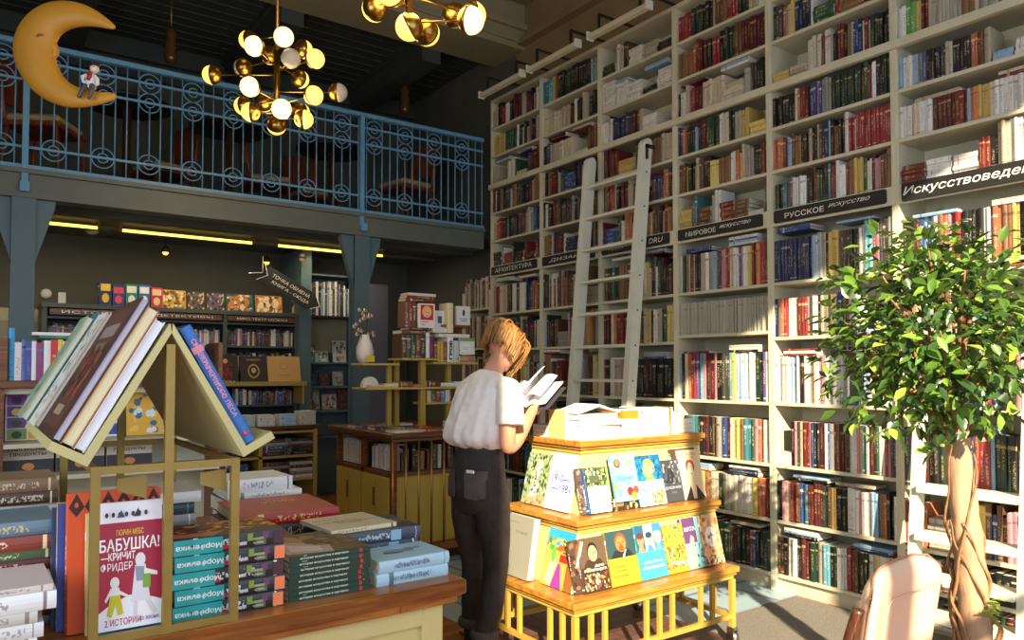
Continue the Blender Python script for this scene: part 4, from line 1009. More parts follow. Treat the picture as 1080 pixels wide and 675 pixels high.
for x, y in ((2.212, 2.6), (3.3, 2.6), (2.212, 3.3), (3.3, 3.3)):
    mb = MB(); mb.box((x - 0.018, y - 0.022, 0.085), (x + 0.018, y + 0.022, 0.1)); mb.box((x - 0.022, y - 0.02, 0.03), (x - 0.016, y + 0.02, 0.09)); mb.box((x + 0.016, y - 0.02, 0.03), (x + 0.022, y + 0.02, 0.09))
    mb.tube([(x - 0.014, y, 0.046), (x + 0.014, y, 0.046)], 0.033, 16); mb.build('caster', M['chrome'], st)

# books on the stand
GS = 'books on display on the yellow stand'
L2 = 2.44; TL = 14
def portrait(bg, skin, hat, coat, y0=.45):
    return [('r', 0, y0, 1, 1 - y0, bg), ('p', [(.1, y0), (.9, y0), (.75, y0 + .14), (.25, y0 + .14)], coat), ('e', .5, y0 + .28, .2, .18, hat), ('e', .5, y0 + .25, .17, .15, skin), ('e', .43, y0 + .28, .025, .012, '#2A1C14'), ('e', .58, y0 + .28, .025, .012, '#2A1C14'), ('r', .49, y0 + .21, .03, .06, '#8A5034'), ('r', .44, y0 + .165, .13, .012, '#7A3428')]
# lower tray, front
display('brown monograph with a portrait under a dark hat at the left of the front tray', (2.315, 2.672, 0.4215), 'f', TL, 0.022, 0.165, 0.245, '#3A2A22', portrait('#5A4A3A', '#D8A078', '#241A14', '#3A2A20') + [('t', 'ДЕЛО', .68, .46, .35, .05, '#F0EAE0', .01), ('t', 'РЕМБРАНДТА', .52, .39, .85, .055, '#F0EAE0', .01), ('m', .05, .03, .9, .3, ['#C8A060', '#7A5A34', '#2A1A14', '#D8C8A0', '#8A3A28'], 90, .05), ('e', .25, .43, .08, .02, '#C8A030')], GS, spine='#4A3A30', hard=True)
display('dark paperback standing just left of the brown portrait monograph', (2.27, 2.678, 0.4215), 'f', TL, 0.016, 0.15, 0.24, '#4A3428', [('m', 0, 0, 1, 1, ['#7A5A44', '#2A2220'], 30, .1)], GS, spine='#5A4438')
display('book with a bearded portrait over an olive yellow lower half', (2.492, 2.672, 0.4215), 'f', TL, 0.018, 0.19, 0.255, '#A8962A', portrait('#2C4A50', '#B87848', '#8A4A24', '#20282C', .5) + [('p', [(.5, .5), (.56, .5), (.66, .64), (.6, .62)], '#E8E4D0'), ('p', [(.4, .62), (.6, .62), (.55, .74), (.45, .74)], '#9A4A24'), ('r', 0, 0, 1, .5, '#A8962A'), ('t', 'Словами', .35, .35, .42, .05, '#3A4A2A'), ('t', 'художника', .38, .26, .5, .05, '#3A4A2A'), ('t', 'и его письма', .36, .17, .46, .05, '#3A4A2A')], GS, spine='#8A7A24')
display('turquoise book with three painted heads along its top', (2.69, 2.672, 0.4215), 'f', TL, 0.018, 0.185, 0.262, '#3CBAD0', [('r', 0, .5, .33, .5, '#2A5A78'), ('r', .33, .5, .34, .5, '#C8DCE8'), ('r', .67, .5, .33, .5, '#3A7AA8')] + sum([[('e', .17 + .33 * k, .72, .12, .11, s), ('e', .17 + .33 * k, .8, .13, .06, hc), ('p', [(.03 + .33 * k, .5), (.3 + .33 * k, .5), (.22 + .33 * k, .62), (.1 + .33 * k, .62)], cc)] for k, (s, hc, cc) in enumerate((('#B88060', '#5A3424', '#A88060'), ('#D8A888', '#2A3A58', '#4A7AA0'), ('#D0A890', '#D8DCE0', '#5A88B0')))], []) + [('t', 'четыре взгляда', .5, .3, .7, .05, '#E8FFFF'), ('t', 'импрессионисты', .5, .2, .8, .06, '#E8FFFF', .01)], GS, spine='#2A9AB0')
display('golden yellow book with mosaic figures on its cover', (2.885, 2.672, 0.4215), 'f', TL, 0.016, 0.15, 0.24, '#C89A2C', [('m', 0, .66, 1, .34, ['#C8982C', '#8A7A3A', '#E0C050', '#4A6A7A'], 50, .07), ('m', 0, .08, 1, .5, ['#E0B83A', '#7A5A2C', '#F0E0A0', '#3A5A4A', '#A84A28'], 120, .06), ('r', 0, .6, 1, .05, '#E8C040'), ('t', 'модерн', .5, .2, .7, .07, '#FFF4D0', .01)], GS, spine='#8A6A24')
display('purple and turquoise book with a pale standing figure on the lower tray', (3.03, 2.672, 0.4215), 'f', TL, 0.014, 0.15, 0.26, '#7AB0B8', [('r', 0, .5, .7, .5, '#5A3A68'), ('r', 0, .5, .05, .5, '#B8A0D8'), ('t', 'МАТА', .4, .78, .55, .08, '#E8E0F0', .01), ('p', [(.3, 0), (.45, 0), (.55, .6), (.4, .66), (.3, .5)], '#D89A88'), ('m', .5, .02, .5, .45, ['#4A6A7A', '#8AC0C8', '#3A4A5A'], 40, .07)], GS, spine='#5A3A68')
display('sandy orange book with a white round badge at the tray end', (3.165, 2.672, 0.4215), 'f', TL, 0.018, 0.15, 0.262, '#D8A878', [('m', 0, 0, 1, 1, ['#E8C8A0', '#C8844A', '#A86A3A', '#D8B090'], 50, .12), ('e', .5, .55, .3, .2, '#F4EEE4'), ('t', 'новое имя', .5, .57, .35, .04, '#8A7A6A'), ('m', 0, 0, 1, .2, ['#4A4038', '#8A7A68'], 25, .08)], GS, spine='#8A5A34')
# lower tray, left face
display('big grey cloth book with thick white page edge on the left lower tray', (2.262, 3.21, 0.4215), 'l', 9, 0.04, 0.235, 0.30, '#8C8B80', [('t', 'альбом', .3, .88, .35, .04, '#6E6D64'), ('t', 'рисунков', .62, .72, .4, .05, '#5E5D55'), ('t', 'ТОМ', .25, .2, .2, .05, '#A8A79C')], GS, spine='#7C7B70', hard=True)
display('colourful book with green plants and a purple shape, left lower tray', (2.28, 2.925, 0.4215), 'l', TL, 0.014, 0.2, 0.27, '#E8A04A', [('r', 0, .72, 1, .28, '#2C98D0'), ('m', 0, .6, 1, .25, ['#3AA050', '#E05A30', '#F0D050', '#2A7A3A'], 40, .08), ('p', [(.1, .1), (.35, .0), (.45, .45), (.3, .6)], '#F0DCA8'), ('p', [(.35, 0), (.75, 0), (.6, .42), (.52, .42)], '#8A3A9A'), ('r', .55, .45, .3, .13, '#D02A2A'), ('e', .3, .55, .08, .14, '#5AB04A')], GS, spine='#E0862A')
display('brown paperback beside the colourful book near the stand corner', (2.28, 2.75, 0.4215), 'l', TL, 0.02, 0.06, 0.24, '#8A5A2A', [], GS, spine='#6A4A34')
# middle tray, front
display('white and navy book with a forest picture, corner of the middle tray', (2.47, 2.822, 0.7465), 'f', TL, 0.03, 0.15, 0.222, '#C8D8E6', [('r', 0, .58, 1, .42, '#4A5A3A'), ('m', 0, .58, 1, .42, ['#7A9A4A', '#2A3A28', '#C8D0A8', '#5A4A3A'], 80, .07), ('r', 0, 0, .07, .58, '#1C3A7A'), ('t', 'лес и', .68, .48, .2, .025, '#5A6A80'), ('t', 'художник', .7, .42, .3, .025, '#5A6A80'), ('t', 'очерк', .7, .3, .2, .025, '#5A6A80')], GS, spine='#274A86', hard=True)
display('dark striped book standing left of the forest picture book', (2.44, 2.828, 0.7465), 'f', TL, 0.02, 0.12, 0.225, '#5A4A40', [('m', 0, 0, 1, 1, ['#8A7A6A', '#3A3230'], 30, .1)], GS, spine='#6A5A50')
display('light blue book reading СЕЗАНН with red fruit drawings', (2.645, 2.80, 0.790), 'f', TL, 0.016, 0.17, 0.235, '#7CC4DC', [('e', .25, .82, .13, .1, '#5A3A28'), ('e', .25, .83, .08, .075, '#B07850'), ('r', .62, .75, .2, .12, '#C09070'), ('m', .05, .05, .9, .5, ['#A8DCE8', '#5AA8C8'], 40, .07), ('t', 'СЕЗАНН', .45, .5, .75, .1, '#1F6A8A', .02), ('t', 'сад', .55, .4, .3, .06, '#4A8A5A'), ('e', .62, .2, .13, .1, '#C02A30'), ('e', .85, .22, .12, .09, '#D8483A'), ('e', .75, .1, .12, .09, '#E8A030'), ('e', .06, .33, .09, .07, '#D89A4A')], GS, spine='#5AA0B8')
display('dark book with a strip of painting peeping out under the light blue one', (2.635, 2.812, 0.7465), 'f', 4, 0.014, 0.17, 0.06, '#2A2824', [('m', 0, 0, 1, 1, ['#8A6A44', '#3A3228', '#C8A878'], 30, .1)], GS, spine='#2A2824')
display('blue book reading ВАН ГОГ with a yellow painted head', (2.815, 2.81, 0.7465), 'f', TL, 0.022, 0.2, 0.262, '#A8CDE4', [('r', 0, .5, 1, .5, '#145F8E'), ('m', 0, .5, 1, .5, ['#1F78A8', '#0E4A72', '#2A88B0'], 60, .07), ('e', .52, .73, .22, .2, '#D8C048'), ('e', .5, .72, .15, .14, '#E8D478'), ('e', .44, .75, .02, .012, '#4A6A3A'), ('e', .56, .75, .02, .012, '#4A6A3A'), ('p', [(.35, .5), (.7, .5), (.62, .58), (.42, .58)], '#9A9A3A'), ('m', 0, 0, .5, .48, ['#C8E0F0', '#90B8D8'], 20, .08), ('t', 'ВАН ГОГ', .5, .32, .62, .1, '#2A78A8', .02), ('m', .5, .03, .48, .26, ['#E0A828', '#C85A28', '#E8D070', '#7A5A2A'], 60, .05)], GS, spine='#1F4A6A')
display('charcoal book reading ДНЕВНИК with a grey photograph', (3.025, 2.822, 0.7465), 'f', TL, 0.016, 0.15, 0.225, '#3C4048', [('m', 0, .42, 1, .55, ['#5A6068', '#2A2E34', '#8A9098', '#484C54'], 70, .09), ('p', [(.2, .45), (.8, .45), (.6, .75), (.4, .78)], '#23262C'), ('t', 'ДНЕВНИК', .5, .33, .85, .075, '#A8ACB4', .01), ('t', 'писем', .5, .22, .25, .04, '#7A7E86')], GS, spine='#2A2E34')
display('dark slim book standing behind the cream portrait book', (3.13, 2.826, 0.7465), 'f', TL, 0.014, 0.2, 0.28, '#4A3830', [], GS, spine='#4A3830')
display('cream book with a stylised red-haired woman in black, end of the middle tray', (3.175, 2.822, 0.7465), 'f', TL, 0.02, 0.17, 0.27, '#E4CDA6', [('t', 'ВЕРНИ ОТВЕТ', .5, .91, .7, .05, '#C8452A', .01), ('t', 'история жизни', .5, .84, .5, .025, '#6A5A48'), ('e', .48, .66, .2, .14, '#241C1A'), ('e', .48, .7, .19, .1, '#C83A20'), ('e', .48, .6, .14, .14, '#EAD4B0'), ('r', .4, .15, .18, .36, '#E8D0AA'), ('r', .46, .5, .05, .015, '#A83A2A'), ('p', [(.02, 0), (.4, 0), (.36, .28)], '#2A2624'), ('p', [(.96, 0), (.56, 0), (.62, .28)], '#2A2624'), ('r', .42, .65, .05, .012, '#241C1A'), ('r', .5, .65, .05, .012, '#241C1A')], GS, spine='#C8B088', hard=True)
# middle tray, left face
display('green and white leafy patterned album on the left middle tray', (2.432, 3.285, 0.7465), 'l', TL, 0.02, 0.195, 0.27, '#8A9A70', [('m', 0, .2, 1, .8, ['#3A5A2A', '#E8E4D0', '#6A8A4A', '#B8B088', '#2A3A20'], 170, .06), ('p', [(.3, .15), (.62, .15), (.6, .6), (.75, .9), (.5, .9), (.38, .6)], '#E4DFCB'), ('m', 0, 0, 1, .2, ['#C8A088', '#8A5A44', '#A88A70'], 40, .06)], GS, spine='#4A5A34', hard=True)
display('white book with bold blue numerals 1910–1981 on the left middle tray', (2.43, 3.08, 0.7465), 'l', TL, 0.022, 0.185, 0.285, '#EEEAEC', [('t', '1910—', .52, .56, .76, .15, '#1F4AB8', .025), ('t', '—1981', .58, .39, .8, .15, '#1F4AB8', .025), ('t', 'заметки', .28, .86, .3, .03, '#9AA0B8'), ('t', 'по истории', .3, .81, .36, .03, '#9AA0B8'), ('t', 'музея', .5, .2, .3, .04, '#6A78B8'), ('t', 'выставок', .5, .13, .45, .05, '#5A68B0')], GS, spine='#E0DCE0')

# books lying and standing on its top board
GT = 'books on top of the yellow stand'
TZ = 1.1005
def lay(label, x, y, z, t_, d_, h_, c, ang, page='#F4F0E6', acc='#A08060', fore=True):
    """lying flat; fore: page edge toward -Y (spine at the back)"""
    if fore: m = T(x, y, z) @ RZ(ang) @ T(0, d_, 0) @ frame((0, 0, 0), (0, 0, 1), (0, -1, 0), (1, 0, 0))
    else: m = T(x, y, z) @ RZ(ang) @ T(h_, 0, 0) @ frame((0, 0, 0), (0, 0, 1), (0, 1, 0), (-1, 0, 0))
    return book(label, m, t_ - .0006, d_, h_, hx(c), hx(acc), GT, hard=False, page=hx(page))
for k, t_ in enumerate((.022, .024, .02)): lay('white paperback in the small stack by the reader, %s' % ups[2 - k], 2.50, 3.16, TZ + sum((.022, .024, .02)[:k]), t_, .13, .13, '#A09484', 0)
display('cream backed book standing on end beside the small white stack', (2.545, 3.145, TZ), 'l', 0, 0.05, 0.13, 0.15, '#D8B47C', [], GT, spine='#E8D8B8')
zz = TZ
for k, (t_, d_, h_, a, dx) in enumerate(((.04, .2, .3, 0, 0), (.032, .2, .28, 2, .01), (.03, .19, .29, -2, .005), (.03, .19, .27, 1, .0))):
    lay('thick white book in the big stack on the stand top, %s' % ups[3 - k], 2.52 + dx, 2.925, zz, t_, d_, h_, '#A89C8C', a, '#F2EDE2'); zz += t_
ob = thing('open_paperback', 'white paperback spread face down on the big stack of the stand top', 'book', T(2.66, 3.02, zz + 0.001), GT)
for s in (-1, 1):
    mb = MB(); n_ = 10; vs = []; fs = []
    for i in range(n_ + 1):
        u = i / n_; xx = s * u * 0.15; h1 = 0.036 * (1 - u) ** 1.3 + 0.001; h2 = h1 + 0.010
        vs += [(xx, -.09, h1), (xx, .1, h1), (xx, .1, h2), (xx, -.09, h2)]
    for i in range(n_):
        for q in range(4): a_ = i * 4 + q; b_ = i * 4 + (q + 1) % 4; fs.append((a_, b_, b_ + 4, a_ + 4))
    fs += [(0, 1, 2, 3), (n_ * 4 + 3, n_ * 4 + 2, n_ * 4 + 1, n_ * 4)]
    mb.add(vs, fs, hx('#F4F1EA')); mb.build('page_half', M['paint'], ob, fix=True)
zz = TZ
for k, (nm, c, t_) in enumerate((('white', '#F0EADC', .034), ('cream', '#EADFC8', .034), ('white', '#F0EADC', .03), ('orange covered', '#E8881C', .042))):
    lay('%s book in the stack under the orange cover, %s' % (nm, ups[3 - k]), 2.83, 2.93, zz, t_, .17, .115, c if k == 3 else '#B0A490', 0, '#F0E8D8' if k < 3 else '#E8881C'); zz += t_
lay('dark green and yellow book lying on the orange covered book', 2.84, 2.95, zz, .01, .16, .15, '#3A5A34', 3)
for k in range(11):
    c = ('#F0ECE2', '#E8404A', '#E8E4D8', '#F0E8D0', '#D8D4C8', '#5A6A3A', '#F0EEE8', '#E8E0C8', '#C03A30', '#E8E8E0', '#D0B040')[k]
    m = T(2.962 + k * .0232, 2.94 + rnd.uniform(0, .01), TZ) @ RY(-4) @ frame((0, 0, 0), (1, 0, 0), (0, 1, 0), (0, 0, 1))
    book('thin upright book, %s from the left in the white row on the stand top' % ORD[k], m, .018, .14, .148 + rnd.uniform(-.006, .006), hx('#F1EDE2') if k % 3 else hx(c), hx(c), GT, hard=False)
display('olive spined book closing the white row on the stand top', (3.224, 3.08, TZ), 'l', 0, .012, .14, .15, '#8A7A34', [], GT, spine='#C8B86A')
for k, t_ in enumerate((.03, .034, .03, .03)): lay('cream paged book in the first small stack at the stand end, %s' % ups[3 - k], 3.245, 2.95, TZ + sum((.03, .034, .03, .03)[:k]), t_, .16, .08, '#A89C80', 0, '#EFE8D6')
for k, t_ in enumerate((.024, .026, .03)): lay('white paged book in the last stack at the stand end, %s' % ups[2 - k], 3.335, 2.96, TZ + sum((.024, .026, .03)[:k]), t_, .16, .082, '#A8A094', 0, '#F6F2EA')

# ------------------------------------------------------------ ladder
ld = thing('library_ladder', 'tall pale wooden library ladder leaning against the cream bookcase', 'ladder', T(0, 0, 0))
def ladx(z): return 4.26 - (3.3 - z) * 0.098
for y in (4.14, 4.79):
    mb = MB(); pts = []
    z1 = 3.27
    prof = [(ladx(0) - .045, 0), (ladx(0) + .045, 0)] + [(ladx(z1 - .04) + .045, z1 - .04), (ladx(z1) + .03, z1 - .01), (ladx(z1), z1), (ladx(z1) - .03, z1 - .01), (ladx(z1 - .04) - .045, z1 - .04)]
    mb.prism(prof, y - .03, y + .03, 'y'); mb.build('rail', M['ladder'], ld, fix=True)
    for k in range(11):
        z = .3 + k * .27; mb = MB(); mb.tube([(ladx(z), y - .034, z), (ladx(z), y - .029, z)], .007, 8); mb.build('bolt', M['black'], ld)
for k in range(11):
    z = .3 + k * .27
    mb = MB(); mb.box((ladx(z) - .045, 4.17, z - .012), (ladx(z) + .045, 4.76, z + .012), bev=.003); mb.build('rung', M['ladder'], ld)
for y in (4.1, 4.83):
    mb = MB(); mb.box((4.22, y - .008, 3.19), (4.31, y + .008, 3.215)); mb.box((4.22, y - .008, 3.1), (4.235, y + .008, 3.215)); mb.build('hook', M['black'], ld)

sl_ = thing('step_ladder', 'low white step ladder with wide treads behind the tree trunk', 'ladder', T(4.2, 0, 0))
for y in (1.545, 2.07):
    mb = MB(); mb.prism([(-.13, 0), (-.05, 0), (.1, 1.26), (.06, 1.28), (.02, 1.26)], y - .02, y + .02, 'y'); mb.build('rail', M['ladder'], sl_, fix=True)
for k, z in enumerate((.17, .36, .57, .82)): mb = MB(); mb.box((-.16 + z * .12, 1.566, z - .02), (-.02 + z * .12, 2.049, z + .02), bev=.004); mb.build('tread', M['ladder'], sl_)

# unlit tube fixtures above the bookcase
for k, (ya, yb) in enumerate(((6.09, 5.42), (5.31, 4.65), (4.5, 3.85))):
    f = thing('picture_light', 'long unlit white light bar above the bookcase, %s' % ('farthest from the camera', 'middle one', 'nearest the camera')[k], 'lamp', T(4.0, (ya + yb) / 2, 4.14), 'unlit light bars above the bookcase')
    L = (ya - yb) / 2
    mb = MB(); mb.box((-.03, -L, -.02), (.03, L, .02), bev=.006); mb.build('housing', M['shelf'], f)
    for s in (-1, 1): mb = MB(); mb.box((-.034, s * L - .008, -.026), (.034, s * L + .008, .04)); mb.build('end_cap', M['white'], f)
    for s in (-.7, .7): mb = MB(); mb.box((.0, s * L - .01, .02), (.015, s * L + .01, .145)); mb.box((.0, s * L - .01, .145), (.4, s * L + .01, .16)); mb.build('bracket', M['black'], f)
# ------------------------------------------------------------ middle counter with rods
mc = thing('rod_front_counter', 'counter with dark brown top, yellow panels and thin vertical rods behind the reader', 'counter', T(2.49, 4.98, 0))
mb = MB(); mb.box((0, 0, 0.955), (1.03, 1.22, 0.995), bev=.006); mb.box((.02, .02, .93), (1.01, 1.2, .955), bev=.004); mb.build('worktop', M['wood_dark'], mc)
mb = MB(); mb.box((0.07, 0.12, 0.1), (0.98, 1.16, 0.66)); mb.build('body', M['yellow'], mc)
mb = MB(); mb.box((0.09, 0.14, 0.66), (0.96, 1.16, 0.7)); mb.box((0.3, 0.3, .7), (.96, 1.16, .93)); mb.build('display_niche', M['black'], mc)
for k in range(8):
    mb = MB(); mb.box((.075 + k * .113, .112, .13), (.18 + k * .113, .122, .65), bev=.003); mb.build('front_board', M['sand_yellow'], mc)
for k in range(4):
    mb = MB(); mb.box((.058, .16 + k * .25, .13), (.07, .39 + k * .25, .65), bev=.003); mb.build('door', M['sand_yellow'], mc)
for k in range(2): mb = MB(); mb.box((.048, .395 + k * .5, .42), (.058, .415 + k * .5, .56)); mb.build('handle', M['wood_shelf'], mc)
for y in (.12, .63, 1.14): mb = MB(); mb.box((.06, y - .02, .1), (.1, y + .02, .93)); mb.build('upright', M['wood_shelf'], mc)
mb = MB(); mb.box((.06, .12, .66), (.98, 1.16, .69)); mb.build('lower_ledge', M['wood_shelf'], mc)
mb = MB(); mb.box((.0, .0, .1), (1.03, .1, .15), bev=.005); mb.box((0, .1, .1), (.06, 1.2, .15), bev=.005); mb.build('foot_rail', M['wood_shelf'], mc)
mb = MB(); mb.box((.1, .14, 0), (.96, 1.14, .1)); mb.build('plinth', M['black'], mc)
for k in range(10): mb = MB(); mb.tube([(.025 + k * .108, .025, .15), (.025 + k * .108, .025, .935)], .008, 8); mb.build('rod', M['brass_dull'], mc)
# books in its niche go with the crowd of small books
def fill_row(x0, x1, y, z, hmin, hmax, d=.14, axis='f', mixs=RANDMIX, skip=0.0):
    p = x0
    while p < x1 - .02:
        t_ = rnd.uniform(.014, .034); hh = rnd.uniform(hmin, hmax)
        if rnd.random() > skip:
            c, a = pal(rnd.choice(mixs))
            m_ = frame((p, y, z), (1, 0, 0), (0, 1, 0), (0, 0, 1)) if axis == 'f' else frame((y, p + t_, z), (0, -1, 0), (1, 0, 0), (0, 0, 1))
            book_geo(rest, t_ - .0006, d, hh, c, a, m_, hard=rnd.random() < .5)
        p += t_
fill_row(5.15, 5.5, 2.58, .7, .16, .2, axis='l', mixs='wwWcwPwsk'); fill_row(5.65, 6.08, 2.58, .7, .16, .2, axis='l', mixs='wwWcwcdk')
fill_row(2.62, 3.45, 5.13, .7, .12, .19, mixs='kdnNweBm', skip=.3)
GM = 'books lying on the rod front counter'
for k in range(12):
    x, y = 2.54 + (k % 4) * .13 + rnd.uniform(-.01, .01), 5.03 + (k // 4) * .34; c = rnd.choice(['#3A3634', '#8A6A5A', '#C8B8A8', '#5A4038', '#D8D4CC', '#A8502C', '#2C3440'])
    q = MB(); book_geo(q, .016, .15, .12, hx(c), hx('#E0D8C8'), T(x + .12, y, .9955) @ RZ(rnd.uniform(-4, 4)) @ frame((0, 0, 0), (0, 0, 1), (0, 1, 0), (-1, 0, 0)), hard=False, front=hx(c))
    tag(q.build('book', [M['cover'], M['pages']]), 'small paperback lying on the dark brown counter in front of the yellow shelf', 'book', GM)
for x, w_, nm, n_ in ((3.03, .2, 'left', 3), (3.27, .2, 'right', 2)):
    for k in range(n_):
        q = MB(); book_geo(q, .024, .15, w_, hx('#5A4034'), hx('#C8A070'), T(x + w_, 5.02, .9955 + k * .0245) @ frame((0, 0, 0), (0, 0, 1), (0, 1, 0), (-1, 0, 0)), front=hx('#6A4A3A'))
        tag(q.build('book', [M['cover'], M['pages']]), 'brown book in the %s low pile on the counter edge beside the rods, %s' % (nm, ups[n_ - 1 - k]), 'book', GM)
q = MB(); book_geo(q, .05, .15, .2, hx('#E4E2DA'), hx('#909090'), T(3.48, 5.25, .9955) @ frame((0, 0, 0), (0, 0, 1), (0, 1, 0), (-1, 0, 0)), front=hx('#ECEAE4'))
tag(q.build('book', [M['cover'], M['pages']]), 'white book lying on the rod front counter near the reader', 'book')

# etagere on it
et = thing('tiered_shelf', 'yellow edged tiered wooden shelf stacked with books on the rod front counter', 'shelf', T(2.5, 5.45, .995))
for nm, a, b in (('post', (.24, .1, 0), (.28, .14, .52)), ('post', (.5, .02, 0), (.55, .07, .55)), ('post', (.8, .1, 0), (.84, .14, .53)), ('post', (.36, .2, 0), (.4, .24, .55))):
    mb = MB(); mb.box(a, b, bev=.003); mb.build(nm, M['yellow'], et)
LV = [('board', 0.0, 1.0, -.02, .26, .33), ('board', -.02, .3, .0, .24, .522), ('board', .3, .62, -.05, .22, .565), ('board', .58, 1.02, -.04, .22, .535), ('board', .7, .98, .0, .2, .85), ('board', .55, .85, .05, .25, .2)]
for nm, x0, x1, y0, y1, z in LV:
    mb = MB(); mb.box((x0, y0, z - .018), (x1, y1, z), bev=.003); mb.build('board', M['sand_yellow'] if z < .8 else M['wood_shelf'], et)
mb = MB(); mb.box((.92, .15, .535), (.95, .18, .832)); mb.build('post', M['wood_shelf'], et)
E_ = Vector((2.5, 5.45, .995))
GE = 'books on the tiered shelf'
def eb(label, x, y, z, t_, d_, h_, c, lie=False, art=None, sp=None, acc='#D8C8A8', facing=None):
    p = E_ + Vector((x, y, z + .0005))
    if facing: m = T(*p) @ frame((0, 0, 0), (0, -1, 0), (1, 0, 0), (0, 0, 1)) 
    elif lie: m = T(*(p + Vector((h_, 0, 0)))) @ frame((0, 0, 0), (0, 0, 1), (0, 1, 0), (-1, 0, 0))
    else: m = T(*p) @ frame((0, 0, 0), (1, 0, 0), (0, 1, 0), (0, 0, 1))
    o = book(label, m, t_, d_, h_, hx(sp or c), hx(acc), GE, front=hx(c), parts=bool(art))
    if art: cover_art(o, t_, d_, h_, art)
    return o
for k, (c, nm) in enumerate((('#5A3A2A', 'brown patterned'), ('#4A4A3A', 'olive patterned'), ('#2A4A4A', 'dark teal'), ('#7A3A24', 'rust'), ('#20242A', 'black'))): eb('%s spined book in the left upright row of the tiered shelf' % nm, .3 + k * .043, -.03, .565, .041, .17, .19, c)
eb('tall white spined book in the left upright row of the tiered shelf', .52, -.035, .565, .03, .18, .21, '#E8E6E0')
eb('purple and red spined book right of the tall white one on the tiered shelf', .553, -.03, .565, .045, .16, .18, '#5A2A5A', acc='#C03A40')
eb('brown book lying across the left upright row of the tiered shelf', .3, -.03, .76, .03, .17, .215, '#6A4A34', lie=True)
eb('dark wood coloured box-like book under the red portrait book', .38, .0, .795, .02, .16, .2, '#4A3024', lie=True)
for k, c in enumerate(('#7A5040', '#8A2A24', '#5A3A30')): eb('%s spined book beside the red portrait book at the shelf top' % ('tan', 'red', 'brown')[k], .36 + k * .035, .03, .816, .033, .13, .21, c)
eb('white book with a red square portrait of a yellow-haired woman, top of the tiered shelf', .47, .03, .816, .03, .15, .2, '#ECE6E4', facing=True, art=[('r', .1, .32, .8, .62, '#C22A2C'), ('e', .5, .66, .3, .24, '#E8C040'), ('e', .52, .6, .2, .18, '#E8C0A8'), ('e', .44, .64, .04, .02, '#3A6A8A'), ('e', .6, .64, .04, .02, '#3A6A8A'), ('e', .52, .5, .06, .02, '#B02A3A'), ('r', .1, .22, .5, .03, '#C22A2C'), ('r', .1, .12, .3, .03, '#C22A2C')])
for k in range(3): eb('%s book lying on top of the red portrait book, %s' % (('brown', 'rust', 'white')[k], ups[2 - k]), .36 + .01 * k, .02, 1.03 + k * .024, .022, .14, .26, ('#6A3A2A', '#7A3424', '#D8D0C0')[k], lie=True)
eb('white book with small print standing right of the portrait book', .64, .06, .816, .02, .1, .15, '#D8DAD8', facing=True, art=[('r', .3, .3, .4, .4, '#4A5058')])
eb('small white box-shaped book lying under the brown upright one', .6, .0, .78, .035, .12, .13, '#E4E4E2', lie=True)
eb('tall cream paged brown book standing upright at the shelf top', .73, -.02, .78, .055, .14, .25, '#E0CFA8', sp='#E0CFA8')
eb('white book reading in dark print on the top right board', .83, .03, .8505, .04, .13, .16, '#D8DAD4', facing=True, art=[('e', .5, .65, .1, .18, '#3A3E40'), ('r', .2, .3, .6, .04, '#6A6E70'), ('r', .25, .2, .5, .04, '#6A6E70')])
for k, c in enumerate(('#5A4A24', '#C8982A', '#C89A30', '#6A4A28')): eb('%s book in the right upright row of the tiered shelf, %s from the left' % (('olive', 'ochre', 'ochre', 'brown')[k], ORD[k]), .6 + k * .03, -.03, .535, .028, .15, .17, c)
eb('white spined book with black letters ГРОБ on the tiered shelf', .722, -.035, .535, .055, .16, .205, '#E8E8E4')
text_obj('spine_lettering', 'ГРОБ', M['black'], bpy.data.objects[[o.name for o in bpy.data.objects if o.get('label', '').startswith('white spined book with black letters')][0]], frame((.0275, -.0052, .1), (0, 0, 1), (-1, 0, 0), (0, -1, 0)), width=.16, height=.03, bold=.05)
eb('long white book lying over the right upright row of the tiered shelf', .64, -.03, .741, .03, .16, .3, '#DDDCD6', lie=True)
eb('pale blue and white book next to the one reading ГРОБ', .785, -.03, .535, .05, .15, .18, '#B8C8D0')
eb('white calendar-like book with pale green picture on the tiered shelf', .85, .0, .6, .02, .15, .14, '#DDE0D4', facing=True, art=[('r', .1, .15, .6, .5, '#E8EAEC'), ('r', 0, .8, 1, .2, '#8AA068'), ('r', .2, .3, .4, .02, '#8A9094'), ('r', .2, .4, .4, .02, '#8A9094')])
eb('pink brown wooden box with two round holes on the tiered shelf', .8, -.03, .535, .055, .08, .2, '#A87A68', lie=True)
for k in range(7): eb('book lying on the middle board of the tiered shelf, %s from the left' % ORD[k], .03 + k * .13, .0, .33, (.02, .03, .045, .02, .05, .03, .04)[k], .14, .125, ('#C8A890', '#D8C8A0', '#7A4A30', '#C06A6A', '#5A2A24', '#E0E0E4', '#E4E4E8')[k], lie=True)
for k in range(5): eb('small upright book on the lowest board of the tiered shelf', .58 + k * .045, .06, .2, .04, .1, .1, ('#D8C8A0', '#3A6A3A', '#A8302A', '#4A8AB0', '#D8D8D0')[k])
# half-round fan of white pages
fp = MB(); fp.prism([(.07 * math.cos(a * PI / 12), .085 * math.sin(a * PI / 12)) for a in range(0, 13)], 0, .05, 'y', hx('#D8D2C4')); 
o = fp.build('fanned_book', M['paint'], None, T(2.6, 5.5, .995 + .33 + .0005), fix=True); o.location.x = 2.57; tag(o, 'fanned half-round white book standing on the middle board at left', 'book')

